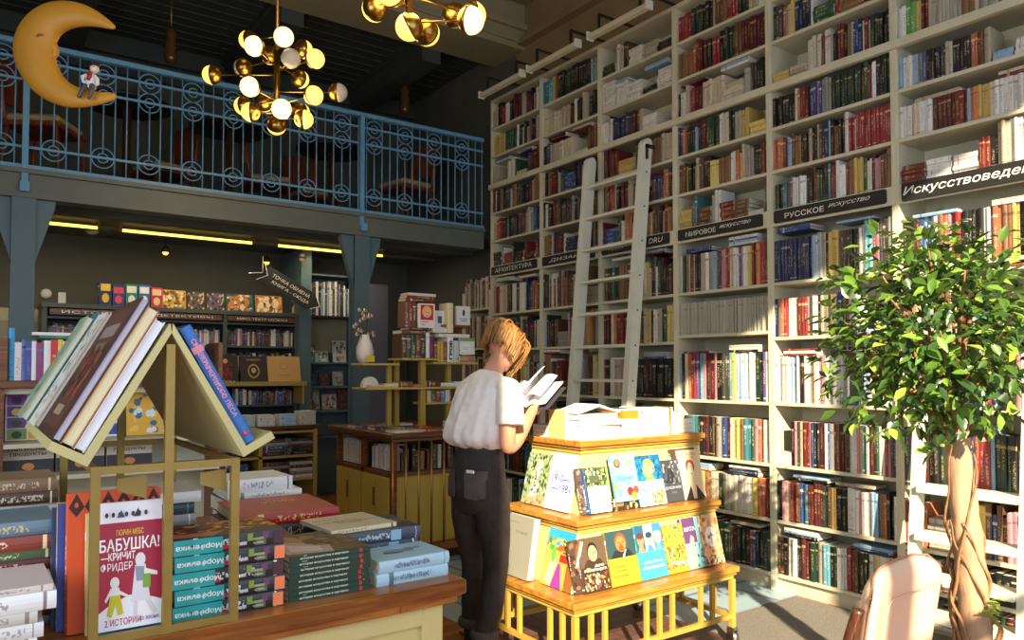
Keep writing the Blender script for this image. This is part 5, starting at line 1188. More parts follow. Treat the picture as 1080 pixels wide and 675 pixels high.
# vase with cotton twigs
vx = thing('vase', 'white crumpled ceramic vase at the left end of the tiered shelf', 'vase', T(2.53, 5.53, 1.5175))
mb = MB(); prof = [(.035, 0), (.058, .03), (.068, .08), (.064, .13), (.05, .17), (.036, .2), (.034, .225), (.03, .226), (.03, .2), (.045, .16), (.05, .05), (.001, .02)]
mb.lathe(prof, 22, hx('#E0DAD2'))
for i, v in enumerate(mb.v):
    a = math.atan2(v[1], v[0]); r = 1 + .05 * math.sin(a * 5 + v[2] * 60) + .03 * math.sin(a * 9 - v[2] * 90); mb.v[i] = (v[0] * r, v[1] * r, v[2])
mb.build('body', M['paint'], vx)
mb = MB(); mb.box((-.02, -.075, .01), (.05, -.07, .06), hx('#D8B828')); mb.build('yellow_tag', M['paint'], vx)['label'] = 'yellow tag leaning at the vase foot'
tw = thing('cotton_twigs', 'dried cotton twigs with brown husks standing in the white vase', 'dried plant', T(2.53, 5.53, 1.56))
for k in range(7):
    a = k * .9; tx, ty, tz = .02 + .1 * math.cos(a) * (.4 + .12 * k), .06 * math.sin(a), .22 + .05 * ((k * 3) % 4)
    if k == 6: tx, tz = -.06, .36
    mb = MB(); mb.tube([(0, 0, .02), (tx * .4, ty * .4, tz * .6), (tx, ty, tz)], .0025, 5, hx('#4A2E20')); mb.build('twig', M['paint'], tw)
    for q in range(3):
        bx, by, bz = tx + rnd.uniform(-.03, .03), ty + rnd.uniform(-.02, .02), tz + rnd.uniform(-.06, .02)
        mb = MB()
        mb.ball((bx, by, bz), .017, 8, 6, hx('#CFC0AC')); 
        for l_ in range(4): mb.tube([(bx, by, bz - .018), (bx + .016 * math.cos(l_ * PI / 2), by + .016 * math.sin(l_ * PI / 2), bz - .002), (bx + .012 * math.cos(l_ * PI / 2), by + .012 * math.sin(l_ * PI / 2), bz + .016)], .004, 4, hx('#5A3424'))
        mb.build('cotton_boll', M['paint'], tw)

# ------------------------------------------------------------ back of the shop under the gallery
bb = thing('green_bookcase', 'dark green bookcase with name strips along the back wall', 'bookcase', T(.55, 8.3, 0))
GX = [0, .82, 1.64, 2.42]
for x in GX: mb = MB(); mb.box((x - .02, 0, 0), (x + .02, .5, 2.06)); mb.build('upright', M['teal_wood'], bb)
mb = MB(); mb.box((-.03, -.02, 2.06), (2.45, .5, 2.1)); mb.build('top_board', M['teal_wood'], bb)
mb = MB(); mb.box((0, .3, 0), (2.42, .32, 2.06)); mb.build('back_panel', M['black'], bb)
for z in (1.09, 1.46, 1.73, 1.975):
    for k in range(3): mb = MB(); mb.box((GX[k] + .021, .0, z - .02), (GX[k + 1] - .021, .3, z)); mb.build('shelf', M['teal_wood'], bb)
for k, tx_ in enumerate(('ИСТОРИЯ', 'ДЕТЕКТИВЫ', 'КИНО ТЕАТР МУЗЫКА')):
    q = thing('name_strip', 'narrow chalk lettered strip %s on top of the green bookcase' % ('over the left bay', 'over the middle bay', 'over the right bay')[k], 'sign', frame((.55 + (GX[k] + GX[k + 1]) / 2, 8.285, 2.02), (1, 0, 0), (0, 0, 1), (0, -1, 0)))
    mb = MB(); mb.box((-.37, -.027, 0), (.37, .027, .01)); mb.build('board', M['wood_dark'], q)
    text_obj('lettering', tx_, M['chalk'], q, T(0, 0, .011), width=.55, height=.026)
for k in range(3):
    for z, h0, h1 in ((1.73, .15, .19), (1.46, .16, .21), (1.09, .13, .18)):
        fill_row(.575 + GX[k] + (.0 if z != 1.09 else .1), .52 + GX[k + 1], 8.33, z, h0, h1, mixs='kkwwcrKdNnbpPWm')
lg = thing('display_ledge', 'yellow display ledge jutting from the green bookcase', 'shelf', T(1.6, 7.98, 1.3))
mb = MB(); mb.box((0, 0, 0), (1.37, .3, .02)); mb.build('board', M['yellow'], lg); mb = MB(); mb.box((0, -.01, 0), (1.37, .0, .045)); mb.build('lip', M['yellow'], lg)
for x in (.02, 1.33): mb = MB(); mb.box((x, .02, -.2), (x + .02, .3, 0)); mb.build('bracket', M['yellow'], lg)
GL = 'face-out books on the yellow ledge'
display('dark book with a red robed figure on the yellow ledge', (2.03, 8.14, 1.3205), 'f', 12, .02, .26, .31, '#2A2018', [('m', .25, .1, .5, .6, ['#7A1C1C', '#4A1414', '#2A3A24'], 40, .1), ('e', .5, .78, .09, .08, '#C89068'), ('t', 'Статьи', .55, .08, .6, .08, '#E8E0D0')], GL)
display('dark book with a gold oval frame on the yellow ledge', (2.31, 8.14, 1.3205), 'f', 12, .02, .28, .30, '#2C241E', [('e', .5, .45, .22, .26, '#A88848'), ('e', .5, .45, .17, .2, '#241C18'), ('e', .5, .47, .09, .1, '#B89A60'), ('t', 'АЛЬБОМ', .5, .86, .5, .08, '#C8A860')], GL)
display('large tan book with a faint line drawing, right end of the yellow ledge', (2.6, 8.14, 1.3205), 'f', 12, .02, .36, .30, '#B8925C', [('e', .5, .62, .14, .12, '#A47C48'), ('e', .5, .63, .1, .09, '#BC9864'), ('r', .3, .3, .4, .02, '#8A683C'), ('r', .35, .24, .3, .015, '#8A683C')], GL)
display('orange brown book partly hidden by the red robed figure cover', (1.78, 8.16, 1.3205), 'f', 12, .02, .26, .3, '#A8682C', [('m', .1, .1, .8, .8, ['#C88A3C', '#7A4A24'], 30, .1)], GL)
# boxed sets and face-out covers along its top
GBX = 'boxed books on top of the green bookcase'
for k, (c, hh, lb, c2) in enumerate((('#23306A', .23, 'navy', '#E8C840'), ('#34408A', .2, 'blue purple', '#E04A60'), ('#2F8A60', .22, 'green', '#E8E8E8'), ('#2F6AB0', .22, 'blue', '#F0F0F0'), ('#C83A34', .2, 'red', '#F0D0A0'))):
    display('%s boxed book standing on top of the green bookcase' % lb, (1.0 + k * .115, 8.4, 2.101), 'f', 0, .12, .105, hh, c, [('r', .1, .6, .8, .3, c2), ('e', .5, .3, .3, .2, c2)], GBX)
for k, (c, cs, lb, w_) in enumerate((('#C89848', ['#E8C078', '#7A3A24', '#F0E0B0', '#4A6A3A'], 'orange and cream', .26), ('#2A2824', ['#6A5A44', '#3A4A6A', '#D8B080'], 'dark', .2), ('#24283A', ['#5A5A7A', '#8A4A34', '#B0A080'], 'navy and brown', .22), ('#2A5A5A', ['#D87A3A', '#E8E0C0', '#3A7A5A'], 'teal and orange', .33), ('#B8743A', ['#E8D8B0', '#7A3A2A', '#D8A860'], 'rust and cream', .34), ('#3A3428', ['#E0A040', '#6A9A7A', '#C0B070'], 'dark with a bright picture', .3))):
    display('%s cover shown face-out on top of the green bookcase' % lb, (1.59 + (0, .27, .48, .71, 1.06, 1.5)[k] * .9, 8.42, 2.101), 'f', 10, .015, w_ * .88, .2, c, [('m', .04, .04, .92, .92, cs, 60, .11)], 'face-out covers on top of the green bookcase')
# low counter in front of it
lc = thing('low_counter', 'brown topped counter with open yellow shelves before the green bookcase', 'counter', T(1.2, 7.6, 0))
mb = MB(); mb.box((0, 0, .86), (1.8, .66, .9), bev=.004); mb.build('worktop', M['wood_dark'], lc)
for x in (.02, .75, 1.15, 1.72): mb = MB(); mb.box((x, .03, 0), (x + .04, .6, .86)); mb.build('upright', M['yellow'], lc)
for z in (.1, .33, .57, .82):
    mb = MB(); mb.box((.06, .03, z), (1.72, .6, z + .025)); mb.build('shelf', M['yellow'], lc)
mb = MB(); mb.box((.06, .58, .12), (1.72, .6, .86)); mb.build('back_panel', M['black'], lc)
for x0 in (1.28, 1.99, 2.39, 2.68):
    for z in (.356, .596):
        zz = z; n_ = 5
        for k in range(n_):
            t_ = rnd.uniform(.028, .04); w_ = .26; c, a = pal(rnd.choice('kkdBbwmnsS'))
            book_geo(rest, t_, .2, w_, c, a, T(x0 + w_ + rnd.uniform(0, .015), 7.66, zz) @ frame((0, 0, 0), (0, 0, 1), (0, 1, 0), (-1, 0, 0))); zz += t_
            if zz > z + .16: break
GW = 'low stacks of books along the brown topped back counter'
for k, (x, n_, c, nm) in enumerate(((1.95, 3, '#C8D0D4', 'white'), (2.13, 4, '#B8D0E0', 'light blue'), (2.33, 4, '#DCDCD8', 'white'), (2.55, 4, '#A8CCE4', 'sky blue'), (2.76, 5, '#C4C4C0', 'pale grey'))):
    for q in range(n_):
        g = MB(); book_geo(g, .028, .17, .17, hx(c), hx('#5A7A9A'), T(x + .18, 7.63, .9005 + q * .0282) @ frame((0, 0, 0), (0, 0, 1), (0, 1, 0), (-1, 0, 0)), hard=False)
        tag(g.build('book', [M['cover'], M['pages']]), '%s book in the stack on the back counter%s' % (nm, ' just left of the sky blue one' if k == 2 else ' at the left' if k == 0 else ''), 'book', GW + ', ' + nm + str(k))
for k in range(5):
    g = MB(); book_geo(g, .03, .17, .2, hx('#8A6A50'), hx('#E0D0B0'), T(2.2 + k * .14 + .2, 7.85, .9005 + .03 * (k % 3)) @ frame((0, 0, 0), (0, 0, 1), (0, 1, 0), (-1, 0, 0)), hard=False)
    rest.v += [] 
sb = thing('narrow_bookcase', 'narrow bookcase under the gallery just left of the tall book wall', 'bookcase', T(4.35, 6.46, 0))
for y in (0, .52): mb = MB(); mb.box((0, y, 0), (.3, y + .02, 2.3)); mb.build('side_panel', M['shelf'], sb)
for z in (.1, .5, .9, 1.3, 1.7, 2.12): mb = MB(); mb.box((0, .021, z - .02), (.3, .519, z)); mb.build('shelf', M['shelf'], sb)
mb = MB(); mb.box((.3, 0, 0), (.32, .54, 2.5)); mb.build('back_panel', M['shelf'], sb)
for z in (.5, .9, 1.3, 1.7, 2.12): fill_row(6.485, 6.975, 4.37, z, .24, .34, axis='l', mixs='PncwrdKsz')
# pillar and niche
mb = MB(); mb.box((2.98, 8.2, 0), (3.1, YB, 2.83)); struct('pillar', mb, M['teal']).name = 'trim_6'
nc = thing('wall_niche', 'dark teal niche of shelves with face-out books behind the middle column', 'shelf', T(3.1, 8.35, 0))
mb = MB(); mb.box((0, .3, 0), (.62, .32, 2.6)); mb.build('back_panel', M['teal'], nc)
mb = MB(); mb.box((0, .29, 1.68), (.62, .3, 2.08)); mb.build('beige_panel', mat_plain('beige_panel', hx('#8A8468'), .7), nc)['label'] = 'plain beige panel above the shelves'
for x in (0, .62): mb = MB(); mb.box((x - .01, 0, 0), (x + .01, .3, 2.6)); mb.build('side_panel', M['teal'], nc)
for z in (.7, 1.0, 1.28, 1.56, 2.1, 2.58): mb = MB(); mb.box((.01, 0, z - .02), (.61, .3, z)); mb.build('shelf', M['teal'] if z != 2.1 else M['black'], nc)
fill_row(3.13, 3.68, 8.38, 2.101, .3, .42, mixs='wwkdWlk', d=.2)
k = 0
for z in (1.001, 1.281, 1.561):
    for x, w_, hh, c, cs, nm in (((3.13, .15, .2, '#3A6A6A', ['#5A8A8A', '#D8D0B0'], 'teal'), (3.28, .16, .13, '#8AA090', ['#C8D0C0', '#3A5A5A'], 'pale green'), (3.5, .17, .26, '#B8B4A8', ['#8A8478', '#5A5A54'], 'grey')) if z > 1.5 else ((3.14, .17, .22, '#3A4A6A', ['#4A6A9A', '#2A2A34'], 'dark blue'), (3.33, .12, .15, '#5A3A30', ['#7A5A4A'], 'brown'), (3.5, .13, .17, '#B8B8A4', ['#6A7A5A', '#D0D0C0'], 'pale grey')) if z > 1.2 else ((3.12, .22, .24, '#A8A890', ['#5A7A4A', '#C8B8A0', '#8A4A4A'], 'flowered'), (3.37, .18, .18, '#B8A898', ['#C83A3A', '#3A5A3A', '#E0D8D0'], 'pale pink'), (3.57, .13, .25, '#5A3428', ['#7A5040'], 'dark brown'))):
        display('%s book shown face-out on the %s shelf of the teal niche' % (nm, {1.001: 'lowest', 1.281: 'middle', 1.561: 'upper'}[z]), (x, 8.55, z), 'f', 8, .014, w_, hh, c, [('m', .06, .06, .88, .88, cs, 26, .12)], 'face-out books in the teal niche')
mb = MB(); mb.box((3.8, 8.3, 0), (4.1, 8.34, 2.5)); struct('grey_panel', mb, mat_plain('violet_grey_panel', hx('#5A5A6A'), .7)).name = 'trim_7'

# dark door, white double door, little wall things
mb = MB(); mb.box((-1.2, YB - .05, 0), (.84, YB, 2.08), bev=.01); struct('door_1', mb, mat_plain('white_door_paint', hx('#A8A28C'), .5))
for x0, x1 in ((-.95, -.12), (-.02, .72)):
    for z0, z1 in ((.15, .9), (1.0, 1.95)):
        mb = MB(); mb.box((x0 + .08, YB - .062, z0), (x1 - .08, YB - .051, z1), bev=.008); struct('door_panel', mb, mat_plain('door_panel_paint', hx('#8E8A78'), .5)).name = 'trim_8'
mb = MB(); mb.box((-.0, -.02, -.09), (.16, 0, .03)); o = mb.build('exit_sign', mat_plain('green_sign', hx('#2A5A40'), .5), None, T(.02, YB - .01, 2.28)); tag(o, 'small green sign on the back wall beside the left column', 'sign')
mb = MB(); mb.box((-.035, -.03, -.06), (.035, 0, .06), bev=.006); mb.box((-.02, -.034, .0), (.02, -.03, .035)); o = mb.build('thermostat', M['white'], None, T(.74, YB - .001, 2.2)); tag(o, 'white wall thermostat above the pale door', 'thermostat')
mb = MB(); mb.lathe([(.05, 0), (.05, .02), (.03, .035)], 16); o = mb.build('wall_button', M['white'], None, T(.6, YB - .001, 2.24) @ RX(90)); tag(o, 'round white button on the back wall left of the thermostat', 'button')
for x, y, z, lb in ((.95, 8.5, 2.86, 'round smoke detector under the gallery near the left column'),):
    mb = MB(); mb.lathe([(.06, 0), (.06, -.02), (.035, -.045), (.001, -.05)], 18); o = mb.build('smoke_detector', M['opal'], None, T(x, y, z)); tag(o, lb, 'smoke detector')
for x, y, lb, lit in ((1.63, 8.5, 'small lit spotlight under the gallery left of the arrow sign', 1), (2.72, 8.6, 'small lit spotlight under the gallery above the arrow sign', 1), (2.95, 8.1, 'small dark spotlight beside the middle column', 0)):
    sp = thing('spotlight', lb, 'lamp', T(x, y, 2.86))
    mb = MB(); mb.tube([(0, 0, 0), (0, 0, -.1)], .008, 8); mb.build('stem', M['black'], sp)
    mb = MB(); mb.lathe([(.03, -.1), (.045, -.16), (.042, -.16)], 14); mb.build('shade', M['black'], sp)
    mb = MB(); mb.ball((0, 0, -.16), .032, 12, 6); mb.build('bulb', M['glow'] if lit else M['opal'], sp)
# arrow sign
ar = thing('arrow_sign', 'black arrow shaped sign with chalk lettering slanting down beside the green bookcase', 'sign', frame((2.83, 8.15, 2.36), (1, 0, -.52), (.52, 0, 1), (0, -1, 0)))
mb = MB(); mb.prism([(-.36, .1), (.27, .1), (.38, 0), (.27, -.1), (-.36, -.1), (-.28, 0)], 0, .015, 'z'); mb.build('board', M['blackboard'], ar, fix=True)
for pts in (((-.36, .1), (-.28, 0), (-.36, -.1)), ((.3, .08), (.385, 0), (.3, -.08))): mb = MB(); mb.tube([(p[0], p[1], .016) for p in pts], .005, 5); mb.build('painted_edge', M['chalk'], ar)
for pts in (((-.42, .16), (-.34, .0), (-.46, -.08)),): mb = MB(); mb.tube([(p[0], p[1], .016) for p in pts], .004, 5); mb.build('painted_edge', M['chalk'], ar)
text_obj('lettering', 'ТОЧКА ОБМЕНА', M['chalk'], ar, T(0, .035, .016), width=.46, height=.04, shear=.2)
text_obj('lettering', 'КНИГА - СЮДА', M['chalk'], ar, T(.02, -.035, .016), width=.46, height=.042, shear=.2)
mb = MB(); mb.tube([(0, 0, 0), (0, 0, .35)], .003, 5); mb.build('hanging_wire', M['black'], ar, T(0, .05, .008) @ RX(-90))

# ------------------------------------------------------------ children display at the left
cd = thing('picture_book_rack', 'wooden rack of upright children books behind the house frame at left', 'shelf', T(.1, 4.0, 0))
mb = MB(); mb.box((0, 0, 1.375), (.95, .32, 1.41), bev=.004); mb.build('top_board', M['wood_shelf'], cd)
mb = MB(); mb.box((.02, .05, 1.35), (.93, .3, 1.375)); mb.box((.02, .28, .02), (.93, .3, 1.35)); mb.build('back_panel', M['shelf'], cd)
for x in (0, .93): mb = MB(); mb.box((x, .02, 0), (x + .02, .3, 1.375)); mb.build('side_panel', M['wood_shelf'], cd)
mb = MB(); mb.box((-.0, .02, 1.41), (.03, .28, 1.6)); mb.build('book_end', M['wood_shelf'], cd)
mb = MB(); mb.box((.93, .02, 1.41), (.95, .28, 1.6)); mb.build('book_end', M['wood_shelf'], cd)
for z in (.6, .98, 1.13): mb = MB(); mb.box((.02, -.02, z - .02), (.93, .28, z)); mb.build('ledge', M['shelf'], cd)
x = .134; k = 0
KC = ['#3A9AC8', '#D8D8D4', '#5A6AA8', '#3A4A9A', '#E8E4E0', '#8A3A6A', '#E8E8E8', '#C82A2A', '#E8C830', '#E8E0A0', '#D84A3A', '#3A8AC0', '#F0F0EC', '#C83A6A', '#E8B030', '#2A5A8A', '#E8E4D8', '#2A2A34', '#D8D0E0', '#8A9AC0', '#B0C8D8', '#D8A8B8', '#E8E0C8', '#B8C8A8', '#8A6A9A', '#E8A83A', '#D8D8D0', '#E0703A', '#A8A8B8', '#D8D070', '#6AA0B8', '#E8E8E4', '#C8604A', '#3A8A6A', '#E8D8A8', '#8AA8C8']
while x < .99 and k < len(KC):
    t_ = rnd.uniform(.016, .03); hh = .235 if k == 0 else rnd.uniform(.17, .19)
    book('%s children book standing on the wooden rack, %s from the left' % ({0: 'tall turquoise'}.get(k, 'thin'), ordn(k)), T(x, 4.04, 1.4105), t_ - .0006, .17, hh, hx(KC[k]), hx(KC[(k * 7 + 3) % len(KC)]), 'children books on the wooden rack', hard=k % 2 == 0, parts=False)
    x += t_; k += 1
for k, (c, nm, x0, w_) in enumerate((('#E8E8E8', 'white', .22, .5), ('#3A7A5A', 'green', .25, .42), ('#D8D4C8', 'cream', .6, .32))):
    g = MB(); book_geo(g, .014, .16, w_, hx(c), hx('#5A8A6A'), T(x0 + w_, 4.05, 1.602 + (.0145 if k == 0 else 0)) @ frame((0, 0, 0), (0, 0, 1), (0, 1, 0), (-1, 0, 0)))
    if k < 2 or True: tag(g.build('book', [M['cover'], M['pages']]), '%s book lying across the upright children books' % nm, 'book')
GK = 'covers shown on the wooden rack'
display('cover of coloured squares with cartoon-like shapes, left on the wooden rack', (.13, 4.17, 1.131), 'f', 8, .015, .17, .215, '#D8D0C0', sum([[('r', .04 + .49 * (q % 2), .02 + .245 * (q // 2), .45, .225, ('#7A9A3A', '#D8A030', '#6A3A9A', '#E8A82A', '#5A3A8A', '#C8902A', '#8A3AA0', '#3A8A9A')[q]), ('e', .26 + .49 * (q % 2), .12 + .245 * (q // 2), .12, .08, ('#2A3A2A', '#3A7A9A', '#3A4A2A', '#3A2A2A', '#D8C040', '#2A2A4A', '#3A2A5A', '#E8E0A0')[q])] for q in range(8)], []), GK)
display('second cover of coloured squares on the wooden rack', (.31, 4.17, 1.131), 'f', 8, .015, .1, .215, '#C8982A', sum([[('r', .05, .02 + .245 * q, .9, .22, ('#E89A2A', '#2A8A9A', '#E8C02A', '#C86A2A')[q]), ('e', .5, .12 + .245 * q, .25, .08, '#2A2A34')] for q in range(4)], []), GK)
display('blue and white lettered cover on the wooden rack', (.42, 4.17, 1.131), 'f', 8, .015, .2, .215, '#DDE2F0', [('t', 'книга', .5, .7, .6, .12, '#3A4A8A'), ('t', 'для всех', .5, .5, .6, .1, '#3A4A8A'), ('r', .1, .05, .8, .25, '#2A4A8A'), ('t', '10', .5, .17, .3, .15, '#F0F0F0', .03)], GK)
display('yellow cover behind the blue and white one on the wooden rack', (.63, 4.17, 1.131), 'f', 8, .015, .2, .215, '#E0A82C', [('m', .05, .05, .9, .9, ['#E8C040', '#2A6A8A', '#D8E0E8'], 30, .1)], GK)
for k in range(3): display('beige cover with dark lower half on the lower ledge, %s from the left' % ORD[k], (.12 + k * .21, 4.13, .981), 'f', 8, .02, .2, .14, '#C8BCA8', [('r', 0, 0, 1, .45, '#2A2420'), ('t', 'КНИГИ СУШИ', .5, .8, .8, .12, '#5A2A24', .02), ('t', 'ПРОДУКТЫ', .5, .62, .7, .12, '#5A2A24', .02), ('e', .5, .22, .12, .12, '#C87A3A')], GK)

# ------------------------------------------------------------ moon with the little seated doll
MR, MU = Vector((.813, -.582, 0)), Vector((0, 0, 1)); MD = 3.6
MO = Vector((MD * (.582 - .594 * .813), MD * (.813 + .594 * .582), 1.45 + 340 * MD / 795))
MF = frame(MO, MR, MU, MR.cross(MU)); K = MD / 795
mn_ = thing('crescent_moon', 'big yellow crescent moon with a face, hanging before the gallery railing', 'ornament', MF)
ml = [(117, 25, 2.2), (110, 21.5, 4.5), (95, 14.5, 9), (80, 10.5, 13), (65, 10, 16), (50, 14, 19), (40, 22, 20.5), (33, 33, 22), (30, 45, 22.5), (31, 57, 22), (36, 70, 20.5), (44, 82, 18.5), (54, 91, 16), (66, 98, 13.5), (80, 101, 11), (95, 101.5, 8), (108, 100, 6), (117, 98.5, 4), (119, 98, 2)]
mb = MB(); mb.tube([((a - 68) * K, (52 - b) * K, 0) for a, b, r in ml], [r * K * .98 for a, b, r in ml], 24)
mb.v = [(v[0], v[1], v[2] * .62) for v in mb.v]
o = mb.build('crescent', M['moon'], mn_); o.modifiers.new('s', 'SUBSURF').render_levels = 2; o.modifiers['s'].levels = 2
mb = MB()
mb.tube([((x - 68) * K, (52 - y) * K, 0) for x, y in ((47, 33), (50, 42), (53.5, 50), (54, 53.5), (50, 56), (47, 60))], [3 * K, 4.5 * K, 4.2 * K, 3.2 * K, 3.6 * K, 2 * K], 12)
o = mb.build('nose', M['moon'], mn_); o.modifiers.new('s', 'SUBSURF').render_levels = 2
mb = MB(); mb.tube([((x - 68) * K, (52 - y) * K, 0) for x, y in ((46, 60), (52.5, 62), (50, 64), (53, 67), (49, 71))], [2 * K, 3.2 * K, 2.2 * K, 3.2 * K, 2.4 * K], 12); mb.build('lips', M['moon'], mn_)
for zs in (1,):
    mb = MB(); mb.tube([((x - 68) * K, (52 - y) * K, 13 * K) for x, y in ((41, 40), (44, 37.5), (48, 38))], [.7 * K, 1.3 * K, .6 * K], 8); mb.build('eyebrow', M['wood_honey'], mn_)
mb = MB(); mb.tube([((36 - 68) * K, (52 + 5) * K, 0), ((36 - 68) * K, 2.2, 0)], .002, 5); mb.build('hanging_wire', M['brass_dull'], mn_)
def Mp(x, y, z=0): return ((x - 68) * K, (52 - y) * K, z * K)
dl = thing('doll', 'small seated doll in white shirt and red scarf on the moon', 'doll', MF)
zf = 4
mb = MB(); mb.tube([Mp(94, 92, zf), Mp(94, 86, zf), Mp(94.5, 80, zf), Mp(95, 76, zf)], [5 * K, 5 * K, 5.5 * K, 3 * K], 12, hx('#E8E4E0')); mb.build('shirt', M['paint'], dl)
mb = MB(); mb.ball(Mp(97.5, 71, zf), 4.6 * K, 12, 8, hx('#E8D8CC')); mb.build('head', M['paint'], dl)
for a, b in (((94, 70.5, zf + 4), (96, 70.5, zf + 4.4)), ((98.5, 70.5, zf + 4.4), (100, 70.5, zf + 4))): pass
mb = MB(); mb.ball(Mp(99, 70, zf + 4.2), .7 * K, 6, 4, hx('#201810')); mb.build('eye', M['paint'], dl)
mb = MB(); mb.ball(Mp(97, 67.5, zf - .5), 4.4 * K, 12, 6, hx('#3A1A14')); mb.tube([Mp(92, 68, zf), Mp(103, 67, zf)], 1.2 * K, 8, hx('#5A1A18')); mb.build('cap', M['paint'], dl)
mb = MB(); mb.tube([Mp(95, 76, zf + 4), Mp(95.5, 81, zf + 5.5), Mp(94, 85, zf + 5.8)], [2.2 * K, 2.4 * K, 1.6 * K], 8, hx('#B01C20')); mb.build('scarf', M['paint'], dl)
for pts in (((91, 78), (86, 80), (87, 85), (93, 88)), ((98, 78), (102, 83), (102, 88), (98, 89))):
    mb = MB(); mb.tube([Mp(x, y, zf + 2) for x, y in pts], [2 * K, 2.1 * K, 1.8 * K, 1.2 * K], 8, hx('#EDEAE4')); mb.build('arm', M['paint'], dl)
for pts in (((91, 90), (89, 97), (86, 103), (85, 104)), ((97, 90), (100, 96), (97, 104), (96, 106))):
    mb = MB(); mb.tube([Mp(x, y, zf + (8 if i else 3)) for i, (x, y) in enumerate(pts)], [3 * K, 2.4 * K, 1.9 * K, 1.8 * K], 8, hx('#5A5450')); mb.build('leg', M['paint'], dl)

# ------------------------------------------------------------ chandeliers
CC = Vector((1.63, 4.98, 0))
cdr = Vector((.582, .813, 0)); crr = Vector((.813, -.582, 0))
ch = thing('chandelier', 'brass chandelier of twenty half brass half opal globes before the gallery', 'chandelier', T(*CC))
mb = MB(); mb.tube([(0, 0, 3.12), (0, 0, ZC)], .012, 10); mb.build('rod', M['brass_dull'], ch)
mb = MB(); mb.tube([(0, 0, 3.14), (0, 0, 3.6)], .02, 12); mb.build('sleeve', M['brass'], ch)
GBL = [(525, 155, -80, 'w'), (385, 200, -115, 'w'), (355, 170, 165, 'y'), (460, 245, 105, 'y'), (560, 260, -72, 'o'), (620, 215, 40, 'y'), (675, 262, -40, 'y'), (330, 305, 150, 'o'), (182, 340, 180, 'y'), (605, 360, 60, 'y'),
       (365, 397, -105, 'w'), (670, 440, -35, 'y'), (788, 425, 2, 'o'), (435, 475, 95, 'y'), (335, 490, 160, 'y'), (370, 520, 188, 'y'), (518, 505, -85, 'w'), (610, 520, 60, 'y'), (625, 555, 8, 'y'), (480, 585, 270.5, 'd')]
for (zx, zy, phi, kd) in GBL:
    ppx, ppy = 180 + zx / 4.5, zy / 4.5; ph = math.radians(phi)
    uu = (zx - 500) * .0014
    w = uu * math.tan(ph) if abs(math.cos(ph)) > .35 else math.sin(ph) * .26
    w = max(-.34, min(.34, w))
    if kd == 'd': w = 0.0
    D0 = CC.dot(cdr) + w
    u = (ppx - 540) / 795 * D0 - CC.dot(crr)
    zb = 1.45 + (392 - ppy) * D0 / 795
    pos = crr * u + cdr * w + Vector((0, 0, zb))
    if kd == 'd': pos = Vector((0, 0, zb)); od = (Vector((0, 0, -.45)) + cdr * .9 - crr * .3).normalized()
    else: od = (crr * math.cos(ph) + cdr * math.sin(ph)).normalized()
    if kd == 'w': od = (od + Vector((0, 0, -.25))).normalized()
    q = od.to_track_quat('Z', 'Y').to_matrix().to_4x4()
    hr = Vector((pos.x, pos.y, 0)).length
    if hr > .07:
        dv = Vector((pos.x, pos.y, 0)).normalized()
        mb = MB(); mb.tube([(0, 0, zb), tuple(dv * (hr - .06) + Vector((0, 0, zb)))], .005, 8); mb.build('arm', M['brass'], ch)
    mb = MB(); mb.ball(pos, .063, 20, 8, mat=q, a0=-PI / 2, a1=0); mb.build('brass_cap', M['brass'], ch)
    mb = MB(); mb.ball(pos, .0625, 20, 8, mat=q, a0=0.02, a1=PI / 2); mb.build('opal_globe', {'w': M['glow_white'], 'y': M['glow'], 'o': M['opal'], 'd': M['glow']}[kd], ch)
clone(ch, T(1.6, 3.04, -.07) @ RZ(62), 'brass globe chandelier nearest the camera, cut off by the top of the picture')
for (p_, z_) in ((CC, 3.1), (Vector((1.6, 3.04, 0)), 3.3)):
    l = bpy.data.lights.new('chandelier_light', 'POINT'); l.energy = 22; l.color = (1, .75, .4); l.shadow_soft_size = .25
    o = bpy.data.objects.new('chandelier_light', l); COL.objects.link(o); o.location = (p_.x, p_.y, z_)

# gallery pendants
for x, y, z, lb in ((1.44, 7.4, 4.43, 'small brass glass pendant over the gallery, left of the chandelier'), (3.95, 7.6, 4.52, 'small brass glass pendant over the gallery, right of the chandelier')):
    p = thing('pendant_lamp', lb, 'lamp', T(x, y, z), 'pendants over the gallery')
    mb = MB(); mb.tube([(0, 0, .2), (0, 0, 4.99 - z)], .006, 6); mb.build('cord', M['brass_dull'], p)
    mb = MB(); mb.lathe([(.001, -.16), (.05, -.13), (.06, -.08), (.045, -.03), (.06, 0), (.05, .05), (.04, .08), (.055, .11), (.04, .16), (.012, .2)], 16); mb.build('glass_body', mat_plain('smoked_pendant_glass', hx('#6A4A28'), .1, metal=.4), p)
